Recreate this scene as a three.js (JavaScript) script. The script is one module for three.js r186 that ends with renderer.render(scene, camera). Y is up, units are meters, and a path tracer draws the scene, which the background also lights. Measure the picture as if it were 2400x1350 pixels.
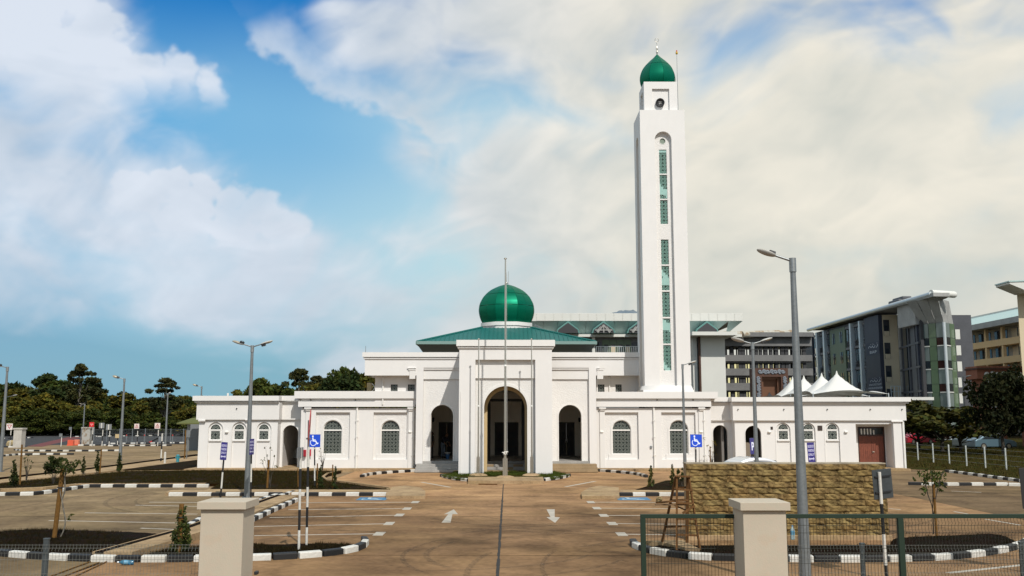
import * as THREE from 'three';
import { mergeGeometries, mergeVertices, toCreasedNormals } from 'three/addons/utils/BufferGeometryUtils.js';
import { RoundedBoxGeometry } from 'three/addons/geometries/RoundedBoxGeometry.js';
import { MarchingCubes } from 'three/addons/objects/MarchingCubes.js';

// ---------------------------------------------------------------- camera, light, exposure
const scene = new THREE.Scene();
const renderer = new THREE.WebGLRenderer({ antialias: true });
renderer.setSize(1024, 576);
renderer.toneMapping = THREE.LinearToneMapping;
renderer.toneMappingExposure = 1.0;
renderer.shadowMap.enabled = true;

const FOCAL = 2200, EYE = 3.3;                       // lens in pixels of the 2400 wide photograph, eye height in metres
const camera = new THREE.PerspectiveCamera(2 * Math.atan(675 / FOCAL) * 180 / Math.PI, 16 / 9, 0.1, 5000);
camera.rotation.order = 'YXZ';
camera.position.set(0, EYE, 0);
camera.rotation.set(Math.atan(300 / FOCAL), -Math.atan(10 / FOCAL), 0);
scene.add(camera);
camera.updateMatrixWorld(true);

const SUN_AZ = 21 * Math.PI / 180, SUN_EL = 45 * Math.PI / 180;
const sun = new THREE.DirectionalLight(new THREE.Color(1.0, 0.95, 0.875), 3.7);
sun.name = 'sun';
sun.position.set(Math.sin(SUN_AZ) * Math.cos(SUN_EL), Math.sin(SUN_EL), Math.cos(SUN_AZ) * Math.cos(SUN_EL)).multiplyScalar(200).add(new THREE.Vector3(0, 0, -60));
sun.target.position.set(0, 0, -60);
sun.castShadow = true;
sun.shadow.radius = 1;
sun.shadow.mapSize.set(4096, 4096);
Object.assign(sun.shadow.camera, { left: -110, right: 110, top: 110, bottom: -110, near: 1, far: 500 });
scene.add(sun, sun.target);

// ---------------------------------------------------------------- numbers
function rng(seed) { let a = seed >>> 0; return () => { a = (a + 0x6D2B79F5) | 0; let t = Math.imul(a ^ (a >>> 15), 1 | a); t = (t + Math.imul(t ^ (t >>> 7), 61 | t)) ^ t; return ((t ^ (t >>> 14)) >>> 0) / 4294967296; }; }
const lerp = THREE.MathUtils.lerp, clamp = THREE.MathUtils.clamp, sstep = (a, b, x) => { const t = clamp((x - a) / (b - a), 0, 1); return t * t * (3 - 2 * t); };
function hash3(x, y, z) { let h = Math.imul(x, 374761393) ^ Math.imul(y, 668265263) ^ Math.imul(z, 2147483647 - 1274126177); h = Math.imul(h ^ (h >>> 13), 1274126177); h ^= h >>> 16; return (h >>> 0) / 4294967296; }
function noise3(x, y, z) {
  const xi = Math.floor(x), yi = Math.floor(y), zi = Math.floor(z); let u = x - xi, v = y - yi, w = z - zi;
  u = u * u * (3 - 2 * u); v = v * v * (3 - 2 * v); w = w * w * (3 - 2 * w);
  const a = (k) => { const p = hash3(xi, yi, zi + k), q = hash3(xi + 1, yi, zi + k), r = hash3(xi, yi + 1, zi + k), s = hash3(xi + 1, yi + 1, zi + k); return (p + (q - p) * u) + ((r + (s - r) * u) - (p + (q - p) * u)) * v; };
  const lo = a(0); return lo + (a(1) - lo) * w;
}
function fbm3(x, y, z, o) { let s = 0, a = 0.5, n = 0; for (let i = 0; i < o; i++) { s += a * noise3(x, y, z); n += a; a *= 0.5; x = x * 2.03 + 17.1; y = y * 2.03 + 5.3; z = z * 2.03 + 9.7; } return s / n; }
// tiling noise for textures: period p cells
function tnoise(x, y, p, s) {
  const xi = Math.floor(x), yi = Math.floor(y); let u = x - xi, v = y - yi; u = u * u * (3 - 2 * u); v = v * v * (3 - 2 * v);
  const m = (k) => ((k % p) + p) % p, a = hash3(m(xi), m(yi), s), b = hash3(m(xi + 1), m(yi), s), c = hash3(m(xi), m(yi + 1), s), d = hash3(m(xi + 1), m(yi + 1), s);
  return (a + (b - a) * u) + ((c + (d - c) * u) - (a + (b - a) * u)) * v;
}
function tfbm(u, v, p, o, s) { let t = 0, a = 0.5, n = 0; for (let i = 0; i < o; i++) { t += a * tnoise(u * p, v * p, p, s + i * 7); n += a; a *= 0.5; p *= 2; } return t / n; }

// ---------------------------------------------------------------- the sky: an equirectangular picture of air and clouds, the same weather all round
function skyTexture() {
  const W = 4096, H = 2048, data = new Float32Array(W * H * 4);
  // cloud cover by direction, columns 5 degrees of azimuth apart, rows 3.2 degrees of elevation apart from high to low
  const cover = [
    [.50, .00, .00, .06, .52, .50, .95, .95, .92, .90, .80, .30, .60],
    [.95, .88, .00, .06, .58, .60, .85, .92, .85, .58, .84, .45, .62],
    [.95, .92, .45, .00, .10, .74, .62, .75, .92, .86, .90, .85, .80],
    [.60, .55, .42, .10, .05, .45, .86, .90, .95, .95, .92, .84, .70],
    [.76, .78, .82, .45, .05, .14, .80, .92, .93, .95, .92, .95, .74],
    [.72, .76, .86, .82, .50, .36, .72, .86, .90, .92, .92, .92, .85],
    [.62, .65, .72, .74, .78, .70, .76, .84, .88, .90, .86, .82, .74],
    [.16, .18, .26, .38, .52, .60, .70, .78, .84, .86, .84, .80, .72],
    [.05, .08, .14, .30, .45, .55, .65, .75, .80, .84, .80, .76, .70]];
  const air = [
    [[.001, .150, .50], [.003, .18, .54], [.13, .26, .55], [.22, .38, .62], [.12, .25, .56]],
    [[.10, .40, .74], [.20, .47, .73], [.38, .62, .77], [.45, .64, .80], [.34, .58, .80]],
    [[.32, .57, .77], [.40, .64, .78], [.50, .72, .78], [.56, .72, .74], [.52, .68, .73]],
    [[.11, .30, .41], [.18, .40, .50], [.44, .60, .63], [.58, .67, .64], [.56, .66, .64]]];
  const puffs = [ // heaped clouds with a crisp sunlit rim: photo-like degrees (az, el) and radius in degrees
    [-28.6, 22.2, 2.5], [-26.6, 22.3, 1.9], [-25.2, 22.4, 1.7], [-24.0, 21.6, 2.0], [-24.8, 20.2, 2.7], [-27.2, 20.0, 3.2], [-21.4, 19.4, 1.6], [-19.8, 19.6, 1.4], [-18.2, 19.0, 1.2], [-23.2, 19.2, 1.9],
    [-20.4, 13.6, 1.5], [-18.4, 13.5, 1.4], [-22.2, 12.8, 1.7], [-16.9, 12.7, 1.5], [-15.2, 11.9, 1.6], [-13.4, 11.2, 1.7], [-19.2, 12.2, 2.4], [-16.6, 11.2, 2.2]];
  const streak = [[-16.2, 22.4], [-14.6, 20.2], [-11.0, 18.6], [-7.0, 17.4], [-3.4, 15.8], [-1.4, 15.2]];
  const grid = (g, u, v) => { const nc = g[0].length - 1, nr = g.length - 1, x = clamp(u, 0, 1) * nc, y = clamp(v, 0, 1) * nr, i = Math.min(nc - 1, Math.floor(x)), j = Math.min(nr - 1, Math.floor(y)); let a = x - i, b = y - j; a = a * a * (3 - 2 * a); b = b * b * (3 - 2 * b); return [g[j][i], g[j][i + 1], g[j + 1][i], g[j + 1][i + 1], a, b]; };
  const fold = (x, p) => { const k = ((x + p) % (4 * p) + 4 * p) % (4 * p); return k < 2 * p ? k - p : 3 * p - k; };
  for (let row = H / 2 - 24; row < H; row++) {
    const el = ((row + 0.5) / H - 0.5) * 180, ce = Math.cos(el * Math.PI / 180), se = Math.sin(el * Math.PI / 180), step = el > 34 ? 4 : 1;
    for (let col = 0; col < W; col++) {
      const o = (row * W + col) * 4;
      if ((step > 1) && (col % step || row % step) ) { const s = (((row - row % step)) * W + (col - col % step)) * 4; if (s >= 0 && data[s + 3]) { data[o] = data[s]; data[o + 1] = data[s + 1]; data[o + 2] = data[s + 2]; data[o + 3] = 1; continue; } }
      const th = ((col + 0.5) / W - 0.5) * 2 * Math.PI, dx = Math.cos(th) * ce, dz = Math.sin(th) * ce;
      const az0 = Math.atan2(dx, -dz) * 180 / Math.PI;
      const far = Math.abs(az0) > 31 || el > 27;
      // slow warp, then wisps drawn out along a slanting wind
      const w1 = fbm3(dx * 6 + 3, se * 9, dz * 6, 3) - .5, w2 = fbm3(dx * 6 + 31, se * 9 + 7, dz * 6, 3) - .5;
      const az = fold(az0 + w1 * (far ? 7 : 2.6) + (far ? w2 * 10 : 0), 30), e = Math.abs(fold(el - 13 + w2 * 1.4, 13) + 13);
      const u = (az + 29.3) / 58.6, v = 1 - clamp(e / 25.4, 0, 1);
      let [a, b, c, d, s, t] = grid(cover, u, v);
      let cov = lerp(lerp(a, b, s), lerp(c, d, s), t);
      const n1 = fbm3(dx * 7.5 + w1 * 3, se * 15 + w2 * 2.6 - dx * 2, dz * 7.5, 7), n2 = fbm3(dx * 22 + 9 + w2 * 5, se * 44 - dx * 9 + w1 * 6, dz * 22, 5);
      const soft = (1 - Math.abs(cov - .5) * 1.1) * (cov < .2 ? .45 + cov * 2.75 : 1);
      let alpha = sstep(.2, .98, cov * 1.05 + (n1 - .5) * 1.5 * soft + (n2 - .5) * .5 * soft);
      // heaped clouds and a long torn edge of the high sheet
      let heap = 0, rim = 0;
      if (el < 52) {
        const a2 = fold(az0 + w1 * 2.2, 30), e2 = fold(el - 13 + w2 * 1.8, 13) + 13, nb = fbm3(dx * 40, se * 52, dz * 40, 6) - .5, nc = fbm3(dx * 95 + 7, se * 110, dz * 95, 4) - .5;
        for (const [pa, pe, pr] of puffs) { const ddx = (a2 - pa), ddy = (e2 - pe) * (e2 < pe ? .5 : 1.1), k = 1 - Math.sqrt(ddx * ddx + ddy * ddy) / pr + nb * 1.25 + nc * .45; const w = sstep(0, .42, k) * (e2 < pe ? 1 - sstep(0, pr * 1.5, pe - e2) : 1); if (w > heap) heap = w; }
        rim = heap;
        let best = 99, side = 1, along = 0;
        for (let i = 0; i + 1 < streak.length; i++) { const [x0, y0] = streak[i], [x1, y1] = streak[i + 1], vx = x1 - x0, vy = y1 - y0, tt = clamp(((a2 - x0) * vx + (e2 - y0) * vy) / (vx * vx + vy * vy), 0, 1), ex = a2 - x0 - vx * tt, ey = e2 - y0 - vy * tt, dd = Math.hypot(ex, ey); if (dd < best) { best = dd; side = vx * ey - vy * ex; along = (i + tt) / (streak.length - 1); } }
        const dist = (side > 0 ? best : -best) + nb * 2.2 + nc * .6;
        const band = dist > 0 ? sstep(0, .8, dist) * (1 - sstep(.5, 3.4, dist)) : 0;
        heap = Math.max(heap * .92, band * .8 * sstep(-.02, .12, along) * (1 - sstep(.7, 1, along)));
      }
      alpha = Math.max(alpha, Math.min(1, alpha * .35 + heap * .9));
      [a, b, c, d, s, t] = grid(air, u, v);
      // cloud colour: cream where the haze is thick on the right, blue-white on the left, thin shade in the thick of it
      const warm = sstep(.22, .72, u), body = fbm3(dx * 9 + 50, se * 16, dz * 9, 5), shade = clamp(.90 + (body - .5) * .42 + (n2 - .5) * .3 + rim * .06, .6, 1.06);
      const low = sstep(12, 3, e);
      const cl = [lerp(.70, .86, warm) * shade, lerp(.765, .815, warm) * lerp(shade, 1, .2), lerp(.86, .705, warm) * lerp(shade, 1, .35)];
      for (let k = 0; k < 3; k++) { const sky = lerp(lerp(a[k], b[k], s), lerp(c[k], d[k], s), t); data[o + k] = lerp(sky, cl[k] * (1 - low * .06), alpha * (.96 - low * .1)); }
      data[o + 3] = 1;
    }
  }
  const first = (H / 2 - 24) * W * 4;
  for (let i = 0; i < first; i += 4) { data[i] = .44; data[i + 1] = .52; data[i + 2] = .55; data[i + 3] = 1; }
  const tx = new THREE.DataTexture(data, W, H, THREE.RGBAFormat, THREE.FloatType);
  tx.mapping = THREE.EquirectangularReflectionMapping; tx.magFilter = THREE.LinearFilter; tx.minFilter = THREE.LinearFilter; tx.wrapS = THREE.RepeatWrapping; tx.needsUpdate = true;
  return tx;
}
scene.background = skyTexture();
scene.environment = scene.background;

// ---------------------------------------------------------------- places: a pixel of the photograph at a depth (or on the ground) gives a point in metres
const V3 = (x, y, z) => new THREE.Vector3(x, y, z);
function ray(px, py) { return V3((px - 1200) / FOCAL, (675 - py) / FOCAL, -1).applyEuler(camera.rotation); }
function at(px, py, Z) { const r = ray(px, py); return r.multiplyScalar(-Z / r.z).add(camera.position); }
function gd(px, py, h = 0) { const r = ray(px, py); return r.multiplyScalar((h - EYE) / r.y).add(camera.position); }
const X = (px, py, Z) => at(px, py, Z).x, Y = (py, Z, px = 1190) => at(px, py, Z).y;

// ---------------------------------------------------------------- geometry helpers
function flat(g) { if (g.index) g = g.toNonIndexed(); for (const k of Object.keys(g.attributes)) if (!['position', 'normal', 'uv', 'color'].includes(k)) g.deleteAttribute(k); if (!g.attributes.normal) g.computeVertexNormals(); g.morphAttributes = {}; return g; }
// uv in metres, by the way each face points
function metric(g) {
  g = flat(g); const p = g.attributes.position, n = p.count, uv = new Float32Array(n * 2), a = V3(), b = V3(), c = V3(), e = V3(), f = V3();
  for (let i = 0; i < n; i += 3) {
    a.fromBufferAttribute(p, i); b.fromBufferAttribute(p, i + 1); c.fromBufferAttribute(p, i + 2); e.subVectors(b, a); f.subVectors(c, a); e.cross(f);
    const x = Math.abs(e.x), y = Math.abs(e.y), z = Math.abs(e.z);
    [a, b, c].forEach((q, k) => { const j = (i + k) * 2; if (x > y && x > z) { uv[j] = -q.z; uv[j + 1] = q.y; } else if (y > z) { uv[j] = q.x; uv[j + 1] = -q.z; } else { uv[j] = q.x; uv[j + 1] = q.y; } });
  }
  g.setAttribute('uv', new THREE.BufferAttribute(uv, 2)); return g;
}
function merged(gs) {
  gs = [].concat(gs).map((g) => flat(g.clone())); const hasC = gs.some((g) => g.attributes.color);
  for (const g of gs) { if (!g.attributes.uv) g.setAttribute('uv', new THREE.BufferAttribute(new Float32Array(g.attributes.position.count * 2), 2)); if (hasC && !g.attributes.color) g.setAttribute('color', new THREE.BufferAttribute(new Float32Array(g.attributes.position.count * 3).fill(1), 3)); }
  return gs.length > 1 ? mergeGeometries(gs) : gs[0];
}
const box = (x0, y0, z0, x1, y1, z1) => { const g = new THREE.BoxGeometry(Math.abs(x1 - x0), Math.abs(y1 - y0), Math.abs(z1 - z0)); g.translate((x0 + x1) / 2, (y0 + y1) / 2, (z0 + z1) / 2); return g; };
const rbox = (x0, y0, z0, x1, y1, z1, r = .02, s = 2) => { const g = new RoundedBoxGeometry(Math.abs(x1 - x0), Math.abs(y1 - y0), Math.abs(z1 - z0), s, r); g.translate((x0 + x1) / 2, (y0 + y1) / 2, (z0 + z1) / 2); return g; };
// a box whose front face fills a pixel rectangle at depth Z, d metres deep
function pb(x0, y0, x1, y1, Z, d) { const ym = (y0 + y1) / 2, xm = (x0 + x1) / 2; return box(X(x0, ym, Z), Y(y1, Z, xm), -Z - d, X(x1, ym, Z), Y(y0, Z, xm), -Z); }
function rod(a, b, r0, r1 = r0, n = 8) { const d = V3().subVectors(b, a), L = d.length(), g = new THREE.CylinderGeometry(r1, r0, L, n, 1); g.translate(0, L / 2, 0); g.applyQuaternion(new THREE.Quaternion().setFromUnitVectors(V3(0, 1, 0), d.normalize())); g.translate(a.x, a.y, a.z); return g; }
function bar(a, b, w, h) { const d = V3().subVectors(b, a), L = d.length(), g = new THREE.BoxGeometry(w, h, L); const m = new THREE.Matrix4().lookAt(b, a, V3(0, 1, 0)); g.applyMatrix4(m); g.translate((a.x + b.x) / 2, (a.y + b.y) / 2, (a.z + b.z) / 2); return g; }
function lathe(pts, n = 24) { return new THREE.LatheGeometry(pts.map(([r, y]) => new THREE.Vector2(r, y)), n); }
function extr(shape, depth, bevel = 0, seg = 16) { return new THREE.ExtrudeGeometry(shape, { depth, bevelEnabled: bevel > 0, bevelThickness: bevel, bevelSize: bevel, bevelSegments: 2, curveSegments: seg }); }
const polyS = (pts) => new THREE.Shape(pts.map(([x, y]) => new THREE.Vector2(x, y)));
function archPath(P, x0, x1, y0, yt) { const r = (x1 - x0) / 2, ys = yt - r; P.moveTo(x0, y0); P.lineTo(x1, y0); P.lineTo(x1, ys); P.absarc((x0 + x1) / 2, ys, r, 0, Math.PI, false); P.lineTo(x0, y0); return P; }
const archShape = (x0, x1, y0, yt) => archPath(new THREE.Shape(), x0, x1, y0, yt), archHole = (x0, x1, y0, yt) => archPath(new THREE.Path(), x0, x1, y0, yt);
function rectHole(x0, x1, y0, y1) { const p = new THREE.Path(); p.moveTo(x0, y0); p.lineTo(x1, y0); p.lineTo(x1, y1); p.lineTo(x0, y1); p.lineTo(x0, y0); return p; }
// a wall standing at depth Z (front face) with holes through it
function wall(x0, y0, x1, y1, Z, d, holes = []) {
  const notches = [], inner = [];
  for (const h of holes) { const pts = h.getPoints(18); if (Math.min(...pts.map((p) => p.y)) <= y0 + .02) notches.push(pts); else inner.push(h); }
  const out = [[x0, y0]]; notches.sort((a, b) => a[0].x - b[0].x);
  for (const pts of notches) { // an opening that reaches the foot of the wall is cut into its outline
    const lo = Math.min(...pts.map((p) => p.x)), hi = Math.max(...pts.map((p) => p.x)), up = pts.filter((p) => p.y > y0 + .02), cx = (lo + hi) / 2;
    const ang = (p) => Math.atan2(p.y - y0, p.x - cx); up.sort((a, b) => ang(b) - ang(a)); const u = up.filter((p, i) => !i || p.distanceTo(up[i - 1]) > 1e-4);
    out.push([lo, y0], ...u.map((p) => [p.x, p.y]), [hi, y0]);
  }
  out.push([x1, y0], [x1, y1], [x0, y1]);
  const s = polyS(out); s.holes.push(...inner); const g = extr(s, d, 0, 18); g.translate(0, 0, -Z - d); return g;
}

// ---------------------------------------------------------------- objects
const used = new Map(), origin = new Map();
function numbered(name) { const n = used.get(name) ?? 0; used.set(name, n + 1); return n ? name + '_' + String(n).padStart(3, '0') : name; }
function tag(o, label, category, group, kind) { if (label) o.userData.label = label; if (category) o.userData.category = category; if (group) o.userData.group = group; if (kind) o.userData.kind = kind; return o; }
function thing(name, label, category, pos = V3(), group) { const o = new THREE.Group(); o.name = numbered(name); o.position.copy(pos); origin.set(o, pos.clone()); scene.add(o); return tag(o, label, category, group); }
// a named mesh; gs in world metres when the parent stands somewhere (moved into the parent's own axes)
function part(name, gs, m, parent, opt = {}) {
  let g = merged(gs); if (!opt.keepUV) g = metric(g);
  const off = parent && origin.get(parent);
  if (off && !opt.local) g.translate(-off.x, -off.y, -off.z);
  const o = new THREE.Mesh(g, m); o.name = parent ? name : numbered(name); o.castShadow = o.receiveShadow = true;
  if (parent) { parent.add(o); if (off) origin.set(o, off); } else scene.add(o);
  return o;
}
function solo(name, gs, m, label, category, group, kind) { return tag(part(name, gs, m), label, category, group, kind); }
function struct(name, gs, m, label, opt) { return tag(part(name, gs, m, null, opt), label, null, null, 'structure'); }
function pieceOf(name, geo, m, parent, pos, rotY = 0) { const o = new THREE.Mesh(geo, m); o.name = name; o.castShadow = o.receiveShadow = true; if (pos) o.position.copy(pos); o.rotation.y = rotY; parent.add(o); return o; }
function copyOf(o, pos, turn, label, group) { const c = o.clone(); c.name = numbered(o.name.replace(/_\d{3}$/, '')); c.position.copy(pos); c.rotation.y = turn ?? 0; c.userData = { ...o.userData }; tag(c, label, null, group); scene.add(c); return c; }

// ---------------------------------------------------------------- textures and materials
function dtex(size, fn, srgb = true) {
  const d = new Uint8Array(size * size * 4);
  for (let y = 0; y < size; y++) for (let x = 0; x < size; x++) { const c = fn(x / size, y / size), i = (y * size + x) * 4; if (typeof c === 'number') d[i] = d[i + 1] = d[i + 2] = clamp(c * 255, 0, 255); else { d[i] = clamp(c[0] * 255, 0, 255); d[i + 1] = clamp(c[1] * 255, 0, 255); d[i + 2] = clamp(c[2] * 255, 0, 255); } d[i + 3] = 255; }
  const t = new THREE.DataTexture(d, size, size); t.wrapS = t.wrapT = THREE.RepeatWrapping; t.magFilter = THREE.LinearFilter; t.minFilter = THREE.LinearMipmapLinearFilter; t.generateMipmaps = true; if (srgb) t.colorSpace = THREE.SRGBColorSpace; t.needsUpdate = true; return t;
}
const every = (t, metres) => { const c = t.clone(); c.repeat.set(1 / metres, 1 / metres); c.needsUpdate = true; return c; };
const toS = (v) => v <= 0.0031308 ? v * 12.92 : 1.055 * Math.pow(v, 1 / 2.4) - 0.055;
const mat = (r, g, b, rough = .8, extra = {}) => new THREE.MeshStandardMaterial({ color: new THREE.Color().setRGB(r, g, b), roughness: rough, metalness: 0, ...extra });
const matte = (r, g, b, rough = 1, extra = {}) => new THREE.MeshPhysicalMaterial({ color: new THREE.Color().setRGB(r, g, b), roughness: rough, metalness: 0, specularIntensity: .15, ...extra });
const T = {};
T.mottle = dtex(512, (u, v) => { const a = tfbm(u, v, 4, 6, 1), b = tfbm(u, v, 32, 3, 40); return toS(clamp(.80 + (a - .5) * .35 + (b - .5) * .22, 0, 1)); });
T.fine = dtex(256, (u, v) => tfbm(u, v, 24, 4, 11), false);
T.paint = dtex(512, (u, v) => { const a = tfbm(u, v, 3, 5, 3), s = tfbm(u, v * .25, 24, 3, 9); return toS(clamp(.95 + (a - .5) * .08 + (s - .5) * .02, 0, 1)); });
T.plaster = dtex(512, (u, v) => { const a = tfbm(u, v, 3, 5, 103), b = tfbm(u, v, 7, 4, 104), c = tfbm(u, v, 40, 2, 105); return [toS(clamp(.9 + (a - .5) * .12 + (c - .5) * .05, 0, 1)), toS(clamp(.9 + (a - .5) * .12 - sstep(.6, .8, b) * .03, 0, 1)), toS(clamp(.9 + (a - .5) * .13 - sstep(.6, .8, b) * .05, 0, 1))]; });
T.stucco = dtex(512, (u, v) => Math.pow(1 - Math.abs(tfbm(u, v, 14, 4, 5) * 2 - 1), 1.6), false);
T.concrete = dtex(1024, (u, v) => { const a = tfbm(u, v, 3, 6, 21), b = tfbm(u + a * .08, v, 9, 5, 22), c = tfbm(u, v, 90, 2, 23), sw = Math.abs(tfbm(u + (b - .5) * .25, v * 1.0, 5, 4, 31) * 2 - 1); const k = .80 + (a - .5) * .5 + (b - .5) * .42 + (c - .5) * .34 - Math.pow(1 - sw, 7) * .2; return [toS(clamp(k, 0, 1)), toS(clamp(k * (.985 + (b - .5) * .06), 0, 1)), toS(clamp(k * (.96 + (a - .5) * .12), 0, 1))]; });
T.grass = dtex(512, (u, v) => { const a = tfbm(u, v, 5, 6, 51), b = tfbm(u, v, 60, 3, 52), k = sstep(.42, .62, a); const L = .55 + b * .9; return [toS(lerp(.60, .86, k) * L * .8), toS(lerp(.66, .56, k) * L * .8), toS(lerp(.22, .30, k) * L * .8)]; });
T.asphalt = dtex(512, (u, v) => { const a = tfbm(u, v, 4, 5, 61), b = tfbm(u, v, 120, 2, 62); return toS(clamp(.62 + (a - .5) * .3 + (b - .5) * .6, 0, 1)); });
T.wood = dtex(512, (u, v) => { const w = tfbm(u, v * .2, 8, 4, 71), s = Math.sin((u * 26 + w * 9) * Math.PI * 2) * .5 + .5, f = tfbm(u, v * .1, 64, 3, 72); return toS(clamp(.55 + s * .2 + (f - .5) * .5 + (w - .5) * .3, 0, 1)); });
T.rust = dtex(512, (u, v) => { const a = tfbm(u, v, 6, 6, 81), k = sstep(.5, .68, a); return [toS(lerp(.86, .55, k)), toS(lerp(.86, .42, k)), toS(lerp(.84, .3, k))]; });
T.stone = dtex(1024, (u, v) => { const x = u * 7 + v * 9, a = tfbm(u, v, 5, 6, 91), r = Math.abs(tfbm(u + v * .6, v * 1.0, 8, 5, 92) * 2 - 1), k = .62 + (a - .5) * .8 - Math.pow(1 - r, 5) * .35; return [toS(clamp(k * 1.02, 0, 1)), toS(clamp(k * (.96 + (a - .5) * .2), 0, 1)), toS(clamp(k * .86, 0, 1))]; });
T.bark = dtex(256, (u, v) => toS(clamp(.5 + (tfbm(u * 1, v * .3, 16, 4, 96) - .5) * 1.3, 0, 1)));

const M = {};
const bump = (t, m, s) => ({ bumpMap: every(t, m), bumpScale: s });
M.white = mat(.75, .735, .72, .62, { map: every(T.paint, 3.1), ...bump(T.fine, .6, .0012) });
M.white2 = mat(.75, .735, .715, .62, { map: every(T.paint, 2.3), ...bump(T.fine, .6, .0012) });
M.carved = mat(.75, .735, .715, .7, { map: every(T.paint, 2.3), ...bump(T.stucco, .8, .011) });
M.cream = mat(.52, .40, .22, .7, { map: every(T.paint, 2.0) });
M.porch = mat(.80, .74, .64, .8, { map: every(T.paint, 2.0) });
M.pillar = matte(.53, .46, .365, .75, { map: every(T.plaster, 1.9), ...bump(T.fine, .3, .0012) });
M.frame = mat(.78, .77, .74, .45);
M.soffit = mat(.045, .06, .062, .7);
M.domeGreen = new THREE.MeshPhysicalMaterial({ color: new THREE.Color().setRGB(.0, .135, .075), roughness: .42, metalness: .5, specularIntensity: .2, clearcoat: .04, clearcoatRoughness: .4, side: THREE.DoubleSide });
M.domeDark = new THREE.MeshPhysicalMaterial({ color: new THREE.Color().setRGB(.001, .125, .068), roughness: .42, metalness: .2, clearcoat: .3, clearcoatRoughness: .35, side: THREE.DoubleSide });
M.roofGreen = matte(.012, .115, .105, .5, { specularIntensity: .45 });
M.roofEdge = mat(.17, .27, .255, .5);
M.dark = mat(.012, .014, .016, .6);
M.black = mat(.016, .016, .018, .55);
M.blackPaint = mat(.007, .007, .008, .6, { map: every(T.mottle, .9), ...bump(T.fine, .3, .002) });
M.whitePaint = mat(.72, .70, .645, .6, { map: every(T.mottle, 1.1), ...bump(T.fine, .3, .002) });
M.steel = mat(.50, .47, .41, .32, { metalness: .9 });
M.galv = mat(.36, .38, .385, .48, { metalness: .75, map: every(T.mottle, .8) });
M.greyPaint = mat(.18, .19, .20, .6);
M.glassDark = new THREE.MeshPhysicalMaterial({ color: new THREE.Color().setRGB(.012, .018, .018), roughness: .08, metalness: 0 });
M.lattice = mat(.27, .30, .27, .6);
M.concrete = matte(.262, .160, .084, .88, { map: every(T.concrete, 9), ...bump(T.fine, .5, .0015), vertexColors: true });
M.slab = matte(.42, .30, .175, .88, { map: every(T.concrete, 5), ...bump(T.fine, .5, .002) });
M.kerbCap = matte(.40, .345, .26, .9, { map: every(T.concrete, 4) });
M.grass = matte(.026, .017, .004, 1, { map: every(T.grass, 3.3), ...bump(T.fine, .35, .03) });
M.lawn = matte(.060, .062, .012, 1, { map: every(T.grass, 2.3), ...bump(T.fine, .35, .03) });
M.soil = matte(.016, .009, .005, 1, { map: every(T.grass, 2.1), ...bump(T.fine, .3, .04) });
M.terrain = matte(.05, .042, .014, 1, { map: every(T.grass, 14) });
M.asphalt = matte(.085, .085, .088, .9, { map: every(T.asphalt, 4) });
M.redLane = mat(.20, .035, .03, .85, { map: every(T.asphalt, 4) });
M.linePaint = mat(.52, .47, .39, .7, { map: every(T.mottle, 1.3) });
M.joint = mat(.018, .015, .012, .8);
M.bluePaint = mat(.055, .19, .34, .75, { map: every(T.mottle, 1.0) });
M.doorWood = mat(.27, .075, .042, .5, { map: every(T.wood, 1.1), ...bump(T.wood, 1.1, .001) });
M.doorDark = mat(.014, .010, .009, .5);
M.timber = matte(.20, .10, .04, .85, { map: every(T.wood, .5), ...bump(T.wood, .5, .003) });
M.stake = matte(.22, .115, .035, .9, { map: every(T.wood, .4) });
M.bark = mat(.10, .085, .065, .95, { map: every(T.bark, .7) });
M.barkPale = mat(.30, .27, .22, .95, { map: every(T.bark, .7) });
M.step = matte(.36, .265, .16, .75, { map: every(T.mottle, 1.3) });
M.stepGrey = mat(.40, .385, .36, .6, { map: every(T.mottle, 1.3) });
// ================================================================ the ground
{
  const t = new THREE.PlaneGeometry(4200, 2600, 60, 40); t.rotateX(-Math.PI / 2); t.translate(0, -.16, -1250);
  struct('terrain', t, M.terrain, 'brown green open ground reaching to the tree line');
  // far low ridge of forest hills behind the trees on the left
  const R = rng(5), hs = [];
  for (const [hx, hz, w, h] of [[-520, -900, 300, 15], [-330, -980, 260, 17], [-680, -1000, 330, 17], [-150, -1050, 300, 15], [900, -1200, 500, 10]]) {
    const g = new THREE.SphereGeometry(1, 48, 20, 0, Math.PI * 2, 0, Math.PI / 2), p = g.attributes.position;
    for (let i = 0; i < p.count; i++) { const x = p.getX(i), y = p.getY(i), z = p.getZ(i), k = 1 + .12 * (fbm3(x * 6 + hx, y * 6, z * 6, 4) - .5) * 4; p.setXYZ(i, hx + x * w * k, y * h * k * (.8 + .5 * noise3(x * 9 + hx, 3, z * 9)), hz + z * 120); }
    g.computeVertexNormals(); hs.push(g);
  }
  const hm = matte(.035, .055, .045, 1, { map: every(T.grass, 30) });
  struct('hills', hs, hm, 'low wooded hills far behind the trees on the left');
}
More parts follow.
